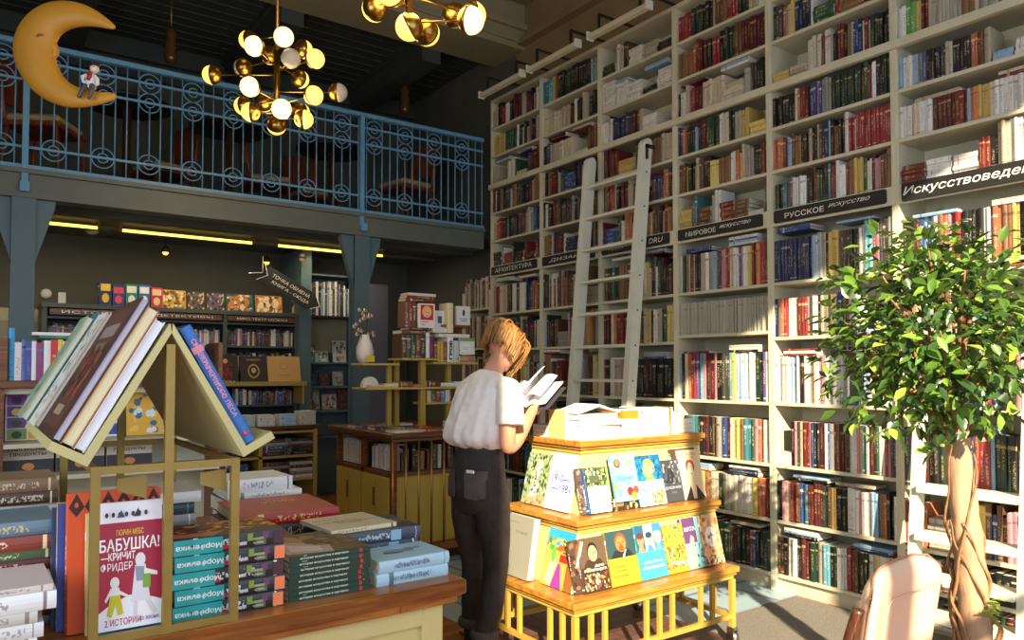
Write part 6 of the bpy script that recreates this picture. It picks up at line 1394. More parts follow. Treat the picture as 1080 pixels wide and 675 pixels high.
# gallery furniture
def gtable(x, y, lb):
    t_ = thing('cafe_table', lb, 'table', T(x, y, 2.95), 'cafe tables on the gallery')
    mb = MB(); mb.lathe([(.34, .77), (.36, .78), (.36, .8), (.34, .81)], 28, mat=None); mb.build('tabletop', M['black'], t_)
    mb = MB(); mb.lathe([(.2, 0), (.2, .012), (.035, .02), (.035, .77)], 18); mb.build('pedestal', M['brass_dull'], t_)
gtable(1.05, 7.15, 'round black cafe table on a brass pedestal, leftmost on the gallery')
gtable(1.95, 7.3, 'round black cafe table on a brass pedestal, behind the chandelier')
gtable(3.0, 7.4, 'round black cafe table on a brass pedestal, rightmost on the gallery')
def gchair(x, y, rz, lb, first=None):
    if first is not None: return clone(first, T(x, y, 2.95) @ RZ(rz), lb, 'cafe chairs on the gallery')
    c = thing('cafe_chair', lb, 'chair', T(x, y, 2.95) @ RZ(rz), 'cafe chairs on the gallery')
    R_ = mat_wood('reddish_chair_wood', hx('#5A2A14'), hx('#8A4A20'), .4, 'Z')
    mb = MB(); mb.box((-.23, -.22, .42), (.23, .22, .46), bev=.012); mb.build('seat', R_, c)
    mb = MB(); mb.box((-.21, -.2, .46), (.21, .2, .52), bev=.02); mb.build('cushion', mat_plain('cream_cushion', hx('#A8906A'), .8), c)
    for sx in (-1, 1):
        for sy in (-1, 1): mb = MB(); mb.tube([(sx * .2, sy * .18, .42), (sx * .23, sy * .22, 0)], [.018, .013], 8); mb.build('leg', R_, c)
        mb = MB(); mb.tube([(sx * .2, .2, .44), (sx * .2, .26, .95)], .017, 8); mb.build('back_post', R_, c)
    mb = MB(); mb.prism([(-.2, .62), (.2, .62), (.2, .93), (.12, .97), (-.12, .97), (-.2, .93)], .235, .26, 'y'); mb.build('backrest', R_, c, fix=True)
    return c
gc_ = gchair(.45, 7.1, 60, 'reddish wooden cafe chair with cream seat, leftmost on the gallery behind the moon')
for x, y, rz, lb in ((1.5, 8.0, -70, 'reddish wooden cafe chair between the two left gallery tables'), (2.5, 7.9, 80, 'reddish wooden cafe chair just right of the chandelier'), (3.1, 8.2, 10, 'reddish wooden cafe chair behind the rightmost gallery table'), (3.75, 7.2, -80, 'reddish wooden cafe chair at the right end of the gallery'), (-.3, 7.5, 100, 'reddish wooden cafe chair at the far left of the gallery')):
    gchair(x, y, rz, lb, gc_)
# ------------------------------------------------------------ reader: local x = her right, y = forward
PF = frame((2.035, 3.10, 0), (.24, -.97, 0), (.97, .24, 0), (0, 0, 1)) @ Matrix.Diagonal((.95, .97, 1.0, 1))
rd = thing('person', 'reader with short golden hair in white blouse and black jeans, bent over an open book', 'person', PF)
def ell(path, n=20, wob=None):
    """path: (centre, rx, ry, tilt) rings with elliptical section, ring plane perpendicular to path in yz mostly horizontal"""
    vs = []; fs = []
    for i, (c, rx_, ry_, tl) in enumerate(path):
        for k in range(n):
            a = 2 * PI * k / n; p = Vector((rx_ * math.cos(a), ry_ * math.sin(a), 0))
            if wob: p *= 1 + wob(a, i)
            p = Matrix.Rotation(math.radians(tl), 3, 'X') @ p
            vs.append(Vector(c) + p)
    for i in range(len(path) - 1):
        for k in range(n): fs.append((i * n + k, i * n + (k + 1) % n, (i + 1) * n + (k + 1) % n, (i + 1) * n + k))
    fs.append(tuple(range(n))[::-1]); fs.append(tuple((len(path) - 1) * n + k for k in range(n)))
    return vs, fs
def spl(pts, n):
    """catmull-rom through tuples"""
    out = []; P = [np.array(p, float) for p in pts]; P = [P[0]] + P + [P[-1]]
    for i in range(1, len(P) - 2):
        for k in range(n):
            t = k / n; a, b, c, d = P[i - 1:i + 3]
            out.append(.5 * (2 * b + (c - a) * t + (2 * a - 5 * b + 4 * c - d) * t * t + (3 * b - a - 3 * c + d) * t ** 3))
    out.append(P[-2]); return out
def limb(mb, pts, n=16, sub=5):
    q = spl(pts, sub); mb.tube([p[:3] for p in q], [p[3] for p in q], n)
def mods(o, voxel=None, smooth=0, sub=0):
    if voxel: r = o.modifiers.new('remesh', 'REMESH'); r.mode = 'VOXEL'; r.voxel_size = voxel; r.use_smooth_shade = True
    if smooth: s = o.modifiers.new('smooth', 'SMOOTH'); s.factor = .5; s.iterations = smooth
    if sub: s = o.modifiers.new('sub', 'SUBSURF'); s.levels = sub; s.render_levels = sub
    return o
skin = mat_plain('skin', hx('#C98F70'), .5, noise=.04, scale=12)
skin.node_tree.nodes['Principled BSDF'].inputs['Subsurface Weight'].default_value = .12
skin.node_tree.nodes['Principled BSDF'].inputs['Subsurface Radius'].default_value = (.02, .008, .004)
body = MB()
# torso core, neck
vs, fs = ell([((0, 0, .9), .11, .085, 0), ((0, 0, 1.0), .11, .085, 0), ((0, .01, 1.15), .115, .085, 0), ((.0, .03, 1.3), .13, .085, -10), ((.0, .05, 1.39), .12, .07, -15), ((0, .065, 1.425), .07, .06, -20)]); body.add(vs, fs)
limb(body, [(0, .05, 1.38, .062), (0, .075, 1.43, .053), (.005, .105, 1.475, .049), (.01, .135, 1.52, .052)], 16)
# head: cranium + jaw, chin down
HC_ = Vector((.015, .165, 1.575))
hm = Matrix.Translation(HC_) @ RX(-38)
def hadd(c, r, s): 
    m_ = hm @ Matrix.Translation(c) @ Matrix.Diagonal((s[0], s[1], s[2], 1)); body.ball((0, 0, 0), r, 24, 16, mat=None)
    n_ = 24 * 17
    for i in range(len(body.v) - n_, len(body.v)): body.v[i] = tuple(m_ @ Vector(body.v[i]))
hadd((0, -.012, .015), .09, (.86, 1.04, 1.0)); hadd((0, .03, -.035), .07, (.85, .8, 1.15)); hadd((0, .055, -.085), .03, (1.1, .9, .8))
limb(body, [tuple(hm @ Vector((0, .085, .01))) + (.006,), tuple(hm @ Vector((0, .105, -.025))) + (.011,), tuple(hm @ Vector((0, .09, -.038))) + (.009,)], 10)
for s in (-1, 1):
    hadd((s * .078, -.005, -.015), .028, (.35, .7, 1.1))
    hadd((s * .035, .08, .008), .014, (1, .6, .7))
hadd((0, .083, -.06), .02, (1.1, .5, .35))
# right arm (toward the camera) and left arm
limb(body, [(.15, .03, 1.375, .05), (.185, .0, 1.28, .045), (.20, -.02, 1.17, .041), (.195, -.01, 1.10, .039), (.185, .06, 1.12, .039), (.165, .15, 1.185, .034), (.15, .225, 1.245, .026), (.145, .25, 1.262, .025)], 16)
limb(body, [(-.13, .04, 1.36, .048), (-.155, .07, 1.27, .045), (-.165, .1, 1.16, .041), (-.16, .12, 1.12, .039), (-.15, .15, 1.15, .037), (-.08, .25, 1.22, .03), (-.03, .31, 1.26, .025)], 16)
def hand(wrist, fwd, up, side, flip=1, scale=1.0, curl=1.0):
    f = Vector(fwd).normalized(); u = Vector(up).normalized(); sd_ = f.cross(u).normalized() * flip; u = sd_.cross(f).normalized() * flip
    W = Vector(wrist)
    def P(a, b, c): return W + f * a * scale + sd_ * b * scale + u * c * scale
    # palm
    for b in (-.024, -.008, .008, .024): limb(body, [tuple(P(0, b * .6, 0)) + (.016,), tuple(P(.045, b, 0)) + (.0155,), tuple(P(.085, b * 1.15, 0)) + (.0115,)], 10, 3)
    for b, L, r in ((-.030, .058, .0075), (-.010, .072, .0085), (.010, .076, .0085), (.030, .068, .0082)):
        limb(body, [tuple(P(.075, b, 0)) + (r * 1.1,), tuple(P(.09 + L * .3, b * 1.1, -.006 * curl)) + (r,), tuple(P(.09 + L * .6, b * 1.12, -.024 * curl)) + (r * .92,), tuple(P(.09 + L * .72, b * 1.1, -.044 * curl)) + (r * .8,)], 10, 4)
    limb(body, [tuple(P(.02, .028, .0)) + (.015,), tuple(P(.05, .05, .006)) + (.012,), tuple(P(.078, .058, .012)) + (.0102,), tuple(P(.1, .054, .012)) + (.0085,)], 10, 4)
hand((.145, .255, 1.265), (-.25, .8, .3), (.75, .25, -.45), 0, 1, .92, 1.0)
hand((-.02, .32, 1.265), (.35, .75, .35), (-.5, .2, -.8), 0, -1, .92, 1.0)
ob_ = body.build('body', skin, rd, fix=True); mods(ob_, .0042, 3)

# blouse: torso and short wide sleeves, gathered at the waist
wob = lambda a, i: .018 * math.sin(a * 9 + i * .25) + .012 * math.sin(a * 17 - i * .3)
bl = MB()
P_ = [(0, -.005, 1.08, .125, .105, 0), (0, -.012, 1.095, .155, .13, 0), (-.008, -.02, 1.13, .186, .15, 0), (-.006, -.015, 1.19, .184, .142, -3), (0, .0, 1.26, .174, .128, -6), (0, .02, 1.33, .176, .112, -10), (0, .035, 1.375, .168, .092, -13), (0, .05, 1.405, .135, .078, -16), (0, .063, 1.43, .088, .066, -20), (0, .07, 1.442, .068, .06, -20)]
Q = spl(P_, 4)
def bw(a, i):
    f = max(0, 1 - i / 30); return (.03 * math.sin(a * 11 + .9 * math.sin(i * .2)) + .018 * math.sin(a * 19 + i * .1)) * (.25 + f)
vs, fs = ell([((q[0], q[1], q[2]), q[3], q[4], q[5]) for q in Q], 96, bw); bl.add(vs, fs)
limb(bl, [(.11, .035, 1.365, .062), (.16, .025, 1.355, .066), (.192, .005, 1.30, .068), (.208, -.01, 1.24, .072), (.212, -.015, 1.20, .070)], 24)
limb(bl, [(-.10, .04, 1.36, .060), (-.135, .04, 1.345, .062), (-.155, .06, 1.29, .062), (-.165, .08, 1.23, .064), (-.165, .09, 1.20, .062)], 24)
ob_ = bl.build('blouse', mat_plain('white_cotton', hx('#E2DCD8'), .75, noise=.03, scale=4), rd, fix=True); mods(ob_, .0048, 2)
tx = bpy.data.textures.new('cloth_folds', 'CLOUDS'); tx.noise_scale = .06; tx.noise_depth = 1
dm = ob_.modifiers.new('folds', 'DISPLACE'); dm.texture = tx; dm.strength = .014; dm.mid_level = .5; dm.texture_coords = 'LOCAL'

# jeans
je = MB()
vs, fs = ell([(tuple(q[:3]), q[3], q[4], q[5]) for q in spl([(0, -.005, 1.12, .122, .10, 0), (0, -.01, 1.06, .134, .112, 0), (0, -.02, .97, .15, .12, 0), (0, -.022, .9, .163, .13, 0), (0, -.01, .83, .162, .122, 0), (0, 0, .77, .15, .10, 0)], 4)], 32); je.add(vs, fs)
limb(je, [(.078, -.01, .88, .088), (.082, .0, .76, .09), (.082, .02, .62, .074), (.08, .025, .5, .063), (.075, .0, .36, .062), (.07, -.03, .24, .056), (.068, -.045, .19, .056)], 24)
limb(je, [(-.078, -.01, .88, .088), (-.088, .0, .76, .09), (-.1, .03, .62, .074), (-.11, .06, .5, .063), (-.118, .07, .36, .062), (-.122, .065, .24, .056), (-.122, .06, .185, .056)], 24)
denim = mat_plain('black_denim', hx('#2B2724'), .8, noise=.35, scale=14, bump=.3)
ob_ = je.build('jeans', denim, rd, fix=True); mods(ob_, .006, 3)
tj = bpy.data.textures.new('denim_folds', 'CLOUDS'); tj.noise_scale = .07
dm = ob_.modifiers.new('folds', 'DISPLACE'); dm.texture = tj; dm.strength = .012; dm.texture_coords = 'LOCAL'
den2 = mat_plain('worn_denim', hx('#4A4542'), .8, noise=.2, scale=20)
mb = MB(); mb.tube([(.118 * math.cos(2 * PI * k / 24) * 1.02, -.005 + .1 * math.sin(2 * PI * k / 24), 1.1) for k in range(24)], .018, 8, closed=True); mb.build('waistband', denim, rd)
for s, cx, cy in ((1, .068, -.043), (-1, -.122, .061)):
    mb = MB(); mb.tube([(cx + .058 * math.cos(2 * PI * k / 20), cy + .058 * math.sin(2 * PI * k / 20), .2) for k in range(20)], .014, 8, closed=True)
    mb.v = [(v[0], v[1], .2 + (v[2] - .2) * 1.8) for v in mb.v]; mb.build('cuff', den2, rd)
def curved_patch(name, cx, cz, w, h_, off, m_, par, amb=.0):
    """patch following the seat of the jeans on the back side"""
    mb = MB(); n_ = 8; vs = []; fs = []
    for j in range(n_ + 1):
        for i in range(n_ + 1):
            x = cx + (i / n_ - .5) * w; z = cz + (j / n_ - .5) * h_
            if j == 0 and 0 < i < n_: z -= .014 * (1 - abs(i / n_ - .5) * 2)
            ry_ = .128 if z > .85 else .12; rx_ = .163 if z < .95 else .15
            y = -.02 - ry_ * math.sqrt(max(.02, 1 - (x / rx_) ** 2)) - off; vs.append((x, y, z))
    for j in range(n_):
        for i in range(n_): a = j * (n_ + 1) + i; fs.append((a, a + 1, a + n_ + 2, a + n_ + 1))
    mb.add(vs, fs); o = mb.build(name, m_, par, fix=True); so = o.modifiers.new('t', 'SOLIDIFY'); so.thickness = .003; return o
curved_patch('back_pocket', .082, .92, .1, .125, .009, den2, rd); curved_patch('back_pocket', -.085, .92, .1, .125, .009, den2, rd)
cp_ = MB(); cp_.box((.055, -.163, .975), (.105, -.157, .99), hx('#E8E8F0'), bev=.001); o = cp_.build('phone_in_pocket', M['paint'], rd); o['label'] = 'white edge of a phone in the back pocket'
# socks and shoes
for cx, cy, rz in ((.068, -.045, -6), (-.122, .06, 8)):
    mb = MB(); mb.tube([(cx, cy, .2), (cx, cy, .07)], [.042, .04], 14, hx('#141414')); mb.build('sock', M['paint'], rd)
    mb = MB(); R_ = T(cx, cy, 0) @ RZ(rz)
    secs = [(-.065, .02, .03, .035), (-.05, .034, .03, .065), (0, .036, .03, .085), (.05, .038, .03, .065), (.11, .046, .028, .045), (.155, .042, .026, .036), (.185, .02, .02, .02)]
    vs = []; fs = []; n_ = 14
    for y, w_, zc, hz in secs:
        for k in range(n_): a = 2 * PI * k / n_; vs.append(R_ @ Vector((w_ * math.cos(a), y, max(.014, zc + hz * math.sin(a) * (1 if math.sin(a) > 0 else .5)))))
    for i in range(len(secs) - 1):
        for k in range(n_): fs.append((i * n_ + k, i * n_ + (k + 1) % n_, (i + 1) * n_ + (k + 1) % n_, (i + 1) * n_ + k))
    fs.append(tuple(range(n_))); fs.append(tuple((len(secs) - 1) * n_ + k for k in range(n_))[::-1])
    mb.add(vs, fs, hx('#1C1A1A'), smooth=True); sh = mb.build('shoe', M['paint'], rd, fix=True); mods(sh, sub=1)
    mb = MB(); mb.prism([tuple((R_ @ Vector((w_ * s_, y, 0)))[:2]) for s_, seq in ((1, secs), (-1, secs[::-1])) for y, w_, _, _ in seq], .001, .016, 'z', hx('#2A2826')); mb.build('sole', M['paint'], sh, fix=True)
# hair: cap plus many locks of a cropped bob
hairm = mat_plain('golden_brown_hair', hx('#8C6232'), .42, noise=.45, scale=60, stretch=(1, 1, .2))
hb = MB()
mH = hm @ Matrix.Translation((0, -.022, .022)) @ Matrix.Diagonal((.92, 1.06, 1.02, 1))
hb.ball((0, 0, 0), .1, 28, 18)
for i in range(len(hb.v)):
    v = Vector(hb.v[i]); k_ = 1 + .03 * math.sin(math.atan2(v.y, v.x) * 14); v = Vector((v.x * k_, v.y * k_, v.z))
    if v.y > .045 and v.z < .03: v.y = .045
    if v.z < -.045: v.z = -.045 - (abs(v.z) - .045) * .3
    hb.v[i] = tuple(mH @ v)
hp = hb.build('hair', hairm, rd, fix=True)
lk = MB(); hr = random.Random(3)
crown = Vector((0, -.045, .095))
for k in range(330):
    a = hr.uniform(0, 2 * PI); el = hr.uniform(-.1, 1.0)
    # end point ring round the head: nape, sides, fringe
    ex, ey = .092 * math.sin(a), -.02 + .1 * -math.cos(a)
    front = ey > .03
    ez = hr.uniform(-.085, -.02) if not front else hr.uniform(-.06, .0)
    if ey > .05: ey += .012
    st_ = crown + Vector((hr.uniform(-.06, .06), hr.uniform(-.045, .07), hr.uniform(-.02, .005)))
    mid = Vector((ex * 1.08, ey * 1.08 - .005, .035 + hr.uniform(-.015, .015)))
    end = Vector((ex * hr.uniform(.85, 1.08), ey * hr.uniform(.88, 1.06), ez))
    c2 = (st_ + mid) / 2 + Vector((ex, ey, .06)).normalized() * .028
    q = spl([tuple(st_), tuple(c2), tuple(mid), tuple((mid + end) / 2 + Vector((hr.uniform(-.006, .006), hr.uniform(-.006, .006), 0))), tuple(end)], 3)
    r0 = hr.uniform(.0025, .0055)
    lk.tube([hm @ Vector(p) for p in q], [r0 * (.5 + .8 * math.sin(PI * min(.96, (i + 1) / (len(q) + 1)))) for i in range(len(q))], 5)
# fringe hanging forward over the face on her right side
for k in range(46):
    x0 = hr.uniform(-.02, .085); st_ = Vector((x0 * .5, .02, .1)); end = Vector((x0 + hr.uniform(-.01, .012), .112 + hr.uniform(-.014, .012) - abs(x0) * .45, hr.uniform(-.12, -.03)))
    q = spl([tuple(st_), tuple((st_ + end) / 2 + Vector((.012, .045, .045))), tuple(end)], 4); r0 = hr.uniform(.003, .0055)
    lk.tube([hm @ Vector(p) for p in q], [r0 * (1.1 - .8 * i / len(q)) for i in range(len(q))], 5)
lk.build('hair_locks', hairm, hp)

# the open book in her hands
bkm = PF @ T(.075, .345, 1.325) @ RZ(4) @ RX(32)
obk = thing('open_book', 'open book with a raised curling page in the hands of the reader', 'book', bkm)
for s in (-1, 1):
    mb = MB(); n_ = 10; vs = []; fs = []
    for i in range(n_ + 1):
        u = i / n_; xx = s * u * .135; zz = .012 * math.sin(PI * min(1, u * 1.4)) + (u * .03)
        vs += [(xx, -.1, zz - .008), (xx, .1, zz - .008), (xx, .1, zz + .004 * (1 - u) + .001), (xx, -.1, zz + .004 * (1 - u) + .001)]
    for i in range(n_):
        for q in range(4): a_ = i * 4 + q; b_ = i * 4 + (q + 1) % 4; fs.append((a_, b_, b_ + 4, a_ + 4))
    fs += [(0, 1, 2, 3), (n_ * 4 + 3, n_ * 4 + 2, n_ * 4 + 1, n_ * 4)]
    mb.add(vs, fs, hx('#E4E2E4')); mb.build('page_block', M['paint'], obk, fix=True)
for q_ in range(2):
    mb = MB(); n_ = 12; vs = []; fs = []
    for i in range(n_ + 1):
        u = i / n_; an = math.radians(140 - q_ * 38 - 75 * u); xx = -.0 + .13 * u * math.cos(an) * 1.0; zz = .13 * u * math.sin(an) + .006
        vs += [(xx, -.098, zz), (xx, .098, zz)]
    for i in range(n_): fs.append((2 * i, 2 * i + 1, 2 * i + 3, 2 * i + 2))
    mb.add(vs, fs, hx('#E8E6EA'), smooth=True); o = mb.build('turning_page', M['paint'], obk); o.modifiers.new('t', 'SOLIDIFY').thickness = .0008
mb = MB(); mb.box((-.138, -.103, -.014), (.138, .103, -.010), hx('#3A3A44')); mb.build('cover', M['paint'], obk)

# ------------------------------------------------------------ indoor tree
tr = thing('ficus_tree', 'indoor tree with light trunk, winding stems and dense glossy green crown', 'tree', T(3.02, 1.285, 0))
bark = mat_plain('pale_bark', hx('#A5886A'), .85, noise=.4, scale=14, bump=1.0, stretch=(1, 1, .35))
mb = MB(); q = spl([(.0, 0, .36, .06), (-.01, .0, .6, .052), (-.025, .012, .85, .05), (-.04, .025, 1.05, .044), (-.05, .032, 1.25, .042), (-.055, .04, 1.36, .036)], 6)
mb.tube([p[:3] for p in q], [p[3] * (1 + .06 * math.sin(i * 1.7)) for i, p in enumerate(q)], 18); mb.build('trunk', bark, tr)
tre = random.Random(11)
for k in range(9):
    mb = MB(); pts = []; ph = tre.uniform(0, 6.28); sgn = 1 if k % 2 else -1; tv = tre.uniform(.5, 1.6)
    for i in range(26):
        z = .36 + i * .029 * (1.25 if k < 4 else .75); t_ = (z - .36) / .9; cx, cy = -.05 * t_, .03 * t_
        rr_ = .064 - .013 * t_ + .008 * math.sin(i * .9 + k) + (.02 if z < .55 and k > 4 else 0)
        a = ph + sgn * t_ * tv * 4; pts.append((cx + rr_ * math.cos(a), cy + rr_ * math.sin(a), z))
    mb.tube(pts, [.0085 * (1 - i / 34) for i in range(26)], 6); mb.build('winding_stem', mat_plain('brown_stem', hx('#8A6440'), .8, noise=.3, scale=30) if k == 0 else bpy.data.materials['brown_stem'], tr)
CR_ = Vector((-.105, .085, 1.60)); RX_, RY_, RZ_ = .37, .37, .40
tips = []
for k in range(26):
    a = k * 2.399; el = -1 + 2 * (k + .5) / 26; h_ = math.sqrt(1 - el * el)
    tip = CR_ + Vector((RX_ * .82 * h_ * math.cos(a), RY_ * .82 * h_ * math.sin(a), RZ_ * .85 * el))
    base = Vector((-.05, .035, 1.2 + .16 * (k % 3) / 2))
    mb = MB(); mid = (base + tip) / 2 + Vector((0, 0, .03 if el > -.3 else .09)); qq = spl([tuple(base) + (.014,), tuple(mid) + (.008,), tuple(tip) + (.003,)], 5)
    mb.tube([p[:3] for p in qq], [p[3] for p in qq], 6); mb.build('branch', bpy.data.materials['brown_stem'], tr)
    for j in range(4): t_ = .35 + .2 * j; tips.append(base.lerp(tip, t_) + Vector((0, 0, .04 * (1 - t_)))); 
lf = MB()
def leaf(mb, p, dirv, nrm, L, W, col):
    d = dirv.normalized(); n_ = (nrm - d * nrm.dot(d)).normalized(); s_ = d.cross(n_)
    P = [p, p + d * L * .22 + s_ * W * .36 + n_ * .003, p + d * L * .5 + s_ * W * .5 + n_ * .005, p + d * L * .8 + s_ * W * .25, p + d * L - n_ * .006, p + d * L * .8 - s_ * W * .25, p + d * L * .5 - s_ * W * .5 + n_ * .005, p + d * L * .22 - s_ * W * .36 + n_ * .003, p + d * L * .5 - n_ * .002]
    mb.add(P, [(0, 1, 8), (1, 2, 8), (2, 3, 8), (3, 4, 8), (4, 5, 8), (5, 6, 8), (6, 7, 8), (7, 0, 8)], col, smooth=True)
greens = [hx(c) for c in ('#46662A', '#54782E', '#3C5A2C', '#668A32', '#344C28', '#7C9E3A', '#94B444', '#A8C452')]
wts = [5, 5, 5, 4, 4, 2, 1.2, .9]
n_l = 0
while n_l < 2300:
    a = tre.uniform(0, 2 * PI); el = tre.uniform(-1, 1); h_ = math.sqrt(1 - el * el); rad = tre.uniform(.45, 1.06)
    lump = 1 + .13 * math.sin(a * 3 + 1) * h_ + .1 * math.sin(el * 5 + a * 2)
    wid = 1.0 if el < .2 else 1 - (el - .2) * .25
    o_ = Vector((RX_ * h_ * math.cos(a) * wid, RY_ * h_ * math.sin(a) * wid, RZ_ * el)) * rad * lump
    out = o_.normalized()
    d = (out * tre.uniform(.2, 1) + Vector((tre.uniform(-1, 1), tre.uniform(-1, 1), tre.uniform(-.9, .45)))).normalized()
    nr = (Vector((0, 0, 1)) + out * .7 + Vector((tre.uniform(-.6, .6), tre.uniform(-.6, .6), 0))).normalized()
    L = tre.uniform(.042, .074)
    leaf(lf, CR_ + o_, d, nr, L, L * tre.uniform(.42, .56), tre.choices(greens, wts)[0]); n_l += 1
for k in range(16): leaf(lf, Vector((-.03 + tre.uniform(-.05, .01), -.055 + tre.uniform(-.02, .02), .6 + tre.uniform(-.03, .04))), Vector((tre.uniform(-1, .4), -1, tre.uniform(-.5, .8))), Vector((0, -.3, 1)), .045, .022, greens[5 + k % 3])
lm, lnt, lb_, ln_, ll_ = new_mat('ficus_leaf')
at_ = ln_.new('ShaderNodeAttribute'); at_.attribute_name = 'Col'; ll_.new(at_.outputs['Color'], lb_.inputs['Base Color']); lb_.inputs['Roughness'].default_value = .28
trn = ln_.new('ShaderNodeBsdfTranslucent'); mxs = ln_.new('ShaderNodeMixShader'); mxs.inputs[0].default_value = .25
gm = ln_.new('ShaderNodeGamma'); gm.inputs[1].default_value = .8; ll_.new(at_.outputs['Color'], gm.inputs[0]); ll_.new(gm.outputs[0], trn.inputs[0])
out_ = [n for n in ln_ if n.type == 'OUTPUT_MATERIAL'][0]
ll_.new(lb_.outputs[0], mxs.inputs[1]); ll_.new(trn.outputs[0], mxs.inputs[2]); ll_.new(mxs.outputs[0], out_.inputs[0])
lf.build('foliage', lm, tr)
pt = MB(); pt.lathe([(.15, 0.01), (.2, .34), (.215, .36), (.19, .36), (.17, .33), (.001, .33)], 28); o = pt.build('pot', mat_plain('grey_pot', hx('#6A6660'), .7), tr)

# ------------------------------------------------------------ leather chair
chm = T(2.155, 1.215, 0.0) @ Matrix.Diagonal((1, 1, 1.03, 1))
lc_ = thing('leather_chair', 'peach leather chair with dark wooden frame in the lower right', 'chair', chm)
pl_ = mat_plain('peach_leather', hx('#D8B49A'), .38, noise=.04, scale=8)
mb = MB(); n_ = 14; m2 = 12; vs = []; fs = []
def bkp(u, v, off):
    x = (u - .5) * .39; top = .895 - .05 * abs(2 * u - 1) ** 6 - .03 * (1 - u); z = .42 + (top - .42) * v
    y = -.055 - .07 * v + .045 * (1 - (2 * u - 1) ** 2) + off; return (x * (1 - .05 * (1 - v)), y, z)
for off in (-.03, .03):
    for j in range(m2 + 1):
        for i in range(n_ + 1):
            u, v = i / n_, j / m2; edge = min(u, 1 - u, 1 - v) * 12; sq = min(1, edge) ** .5 if edge < 1 else 1
            vs.append(bkp(u, v, off * (.35 + .65 * sq)))
NN = (n_ + 1) * (m2 + 1)
for j in range(m2):
    for i in range(n_): a = j * (n_ + 1) + i; fs.append((a, a + 1, a + n_ + 2, a + n_ + 1)); fs.append((a + NN + n_ + 1, a + NN + n_ + 2, a + NN + 1, a + NN))
for i in range(n_): a = m2 * (n_ + 1) + i; fs.append((a, a + 1, a + 1 + NN, a + NN)); fs.append((i + 1, i, i + NN, i + 1 + NN))
for j in range(m2):
    a = j * (n_ + 1); fs.append((a, a + n_ + 1, a + n_ + 1 + NN, a + NN)); b_ = a + n_; fs.append((b_ + n_ + 1, b_, b_ + NN, b_ + n_ + 1 + NN))
mb.add(vs, fs, smooth=True); o = mb.build('backrest', pl_, lc_, fix=True); mods(o, sub=1)
mb = MB(); pts = []
for u, v in [(.01, k / 8) for k in range(9)] + [(k / 8, 1.0) for k in range(9)] + [(.99, 1 - k / 8) for k in range(9)]: p = bkp(u, v, 0); pts.append((p[0] * 1.01, p[1], p[2] + (.002 if v == 1 else 0)))
mb.tube(pts, .0032, 6); mb.build('piping', mat_plain('leather_piping', hx('#A86E58'), .5), lc_)
mb = MB(); mb.tube([bkp(u, v, -.032) for u, v in ((.32, .05), (.32, .72), (.34, .78), (.4, .8), (.9, .84))], .0025, 6); mb.build('seam', pl_, lc_)
mb = MB(); mb.box((-.2, -.03, .36), (.2, .42, .46), bev=.03); o = mb.build('seat', pl_, lc_); mods(o, sub=1)
dwd = mat_wood('dark_chair_wood', hx('#2A1610'), hx('#5A3220'), .3, 'Z')
for s in (-1, 1):
    mb = MB(); q = spl([(s * .215, -.1, .79, .016), (s * .222, -.08, .72, .016), (s * .225, -.05, .6, .017), (s * .22, -.02, .4, .018), (s * .21, -.04, .2, .016), (s * .2, -.08, .0, .013)], 5); mb.tube([p[:3] for p in q], [p[3] for p in q], 10); mb.build('rear_post', dwd, lc_)
    if False: mb = MB(); mb.tube([(s * .18, .4, .4), (s * .2, .42, .0)], [.018, .013], 8); mb.build('front_leg', dwd, lc_)
mb = MB(); mb.ball((.0, 0, 0), .017, 10, 6); 

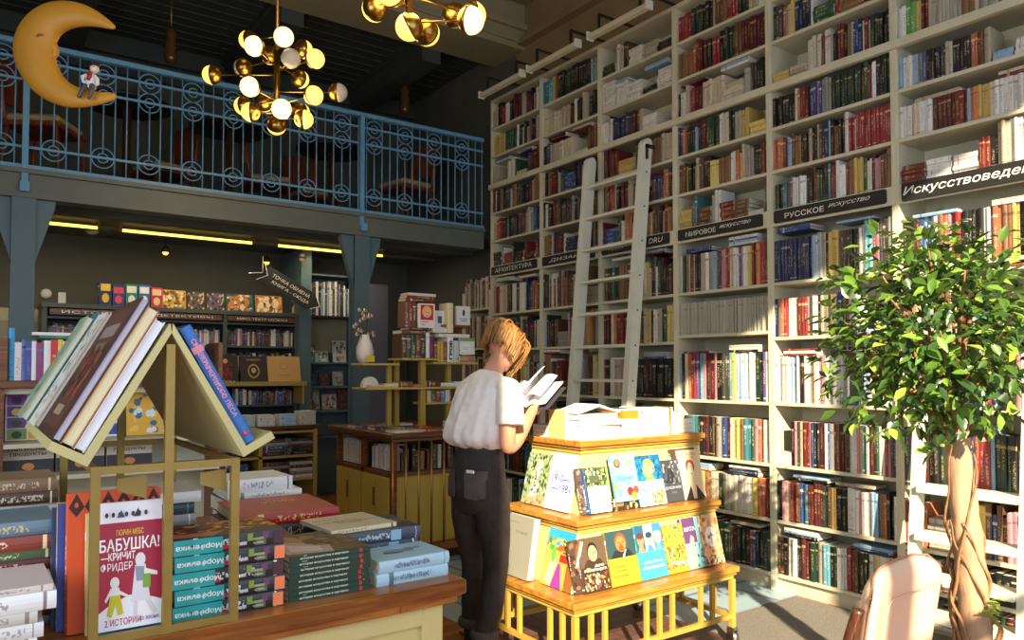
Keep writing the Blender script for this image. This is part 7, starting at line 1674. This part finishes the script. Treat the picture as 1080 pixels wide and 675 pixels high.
# ------------------------------------------------------------ the 300 books that show largest stay single, the others join the mass
SHOWN = '4,6,13-14,16,18-20,23,25-31,33,36-41,43,46-48,50,52-58,61,63,66,72-73,76,78-82,84-85,87-88,91-106,108-113,117-118,120,123-124,126-129,138-139,153,157,159,161,167,170,172,175,177,179-182,184-188,190-191,193,195-196,198-200,202-205,207-211,216-217,220,223,227,230-233,235-236,238,243-244,251-257,265,269-270,272-274,277-280,283-284,286,288,290-295,297-298,301,303-306,308-314,316-319,321,323-324,329-344,346-348,350-351,359-360,367-369,377-379,396-399,401-408,410-412,414-435,437-439,443-447,451,490,497,499,502-503,508-509,514-515,517,531-533,535-544,566-568,570-571,574-581,614,617-620'
shown = set()
for q in SHOWN.split(','):
    a_, b_ = (q.split('-') * 2)[:2]; shown.update(range(int(a_), int(b_) + 1))
bpy.context.view_layer.update()
bks = [o for o in bpy.data.objects if o.parent is None and o.get('category') == 'book' and o.name != 'open_paperback' and o.name != 'open_book' and o.name[:4] == 'book']
mats_ = [M['cover'], M['pages']]
gone = []
for o in [o for o in bks if (int(o.name[5:]) if '.' in o.name else 0) not in shown]:
    for q in [o] + list(o.children_recursive):
        me = q.data; mwx = q.matrix_world
        if not [k for k in me.attributes if k.name == 'Col']:
            gone.append(q); continue
        slots = []
        for mm in me.materials:
            if mm not in mats_: mats_.append(mm)
            slots.append(mats_.index(mm))
        base_ = len(rest.v); rest.v.extend(tuple(mwx @ v.co) for v in me.vertices)
        ca = me.attributes['Col'].data; aa = me.attributes['Acc'].data; ua = me.uv_layers['UV'].data
        for p in me.polygons:
            l0 = p.loop_start
            rest.f.append(tuple(base_ + v for v in p.vertices)); rest.c.append(tuple(ca[l0].color)[:3]); rest.a.append(tuple(aa[l0].color)[:3]); rest.m.append(slots[p.material_index]); rest.sm.append(p.use_smooth)
            rest.uv.append([tuple(ua[l].uv) for l in p.loop_indices])
        gone.append(q)
for q in gone: bpy.data.objects.remove(q)
# ------------------------------------------------------------ the mass of smaller books
o = rest.build('shelved_books', mats_)
tag(o, 'the many smaller books filling the tall cream bookcase and the back shelves', 'books', kind='stuff')

for o in bpy.data.objects:
    if o.parent is None and o.get('label') and len(o['label'].split()) > 16: print('LONG', o['label'])
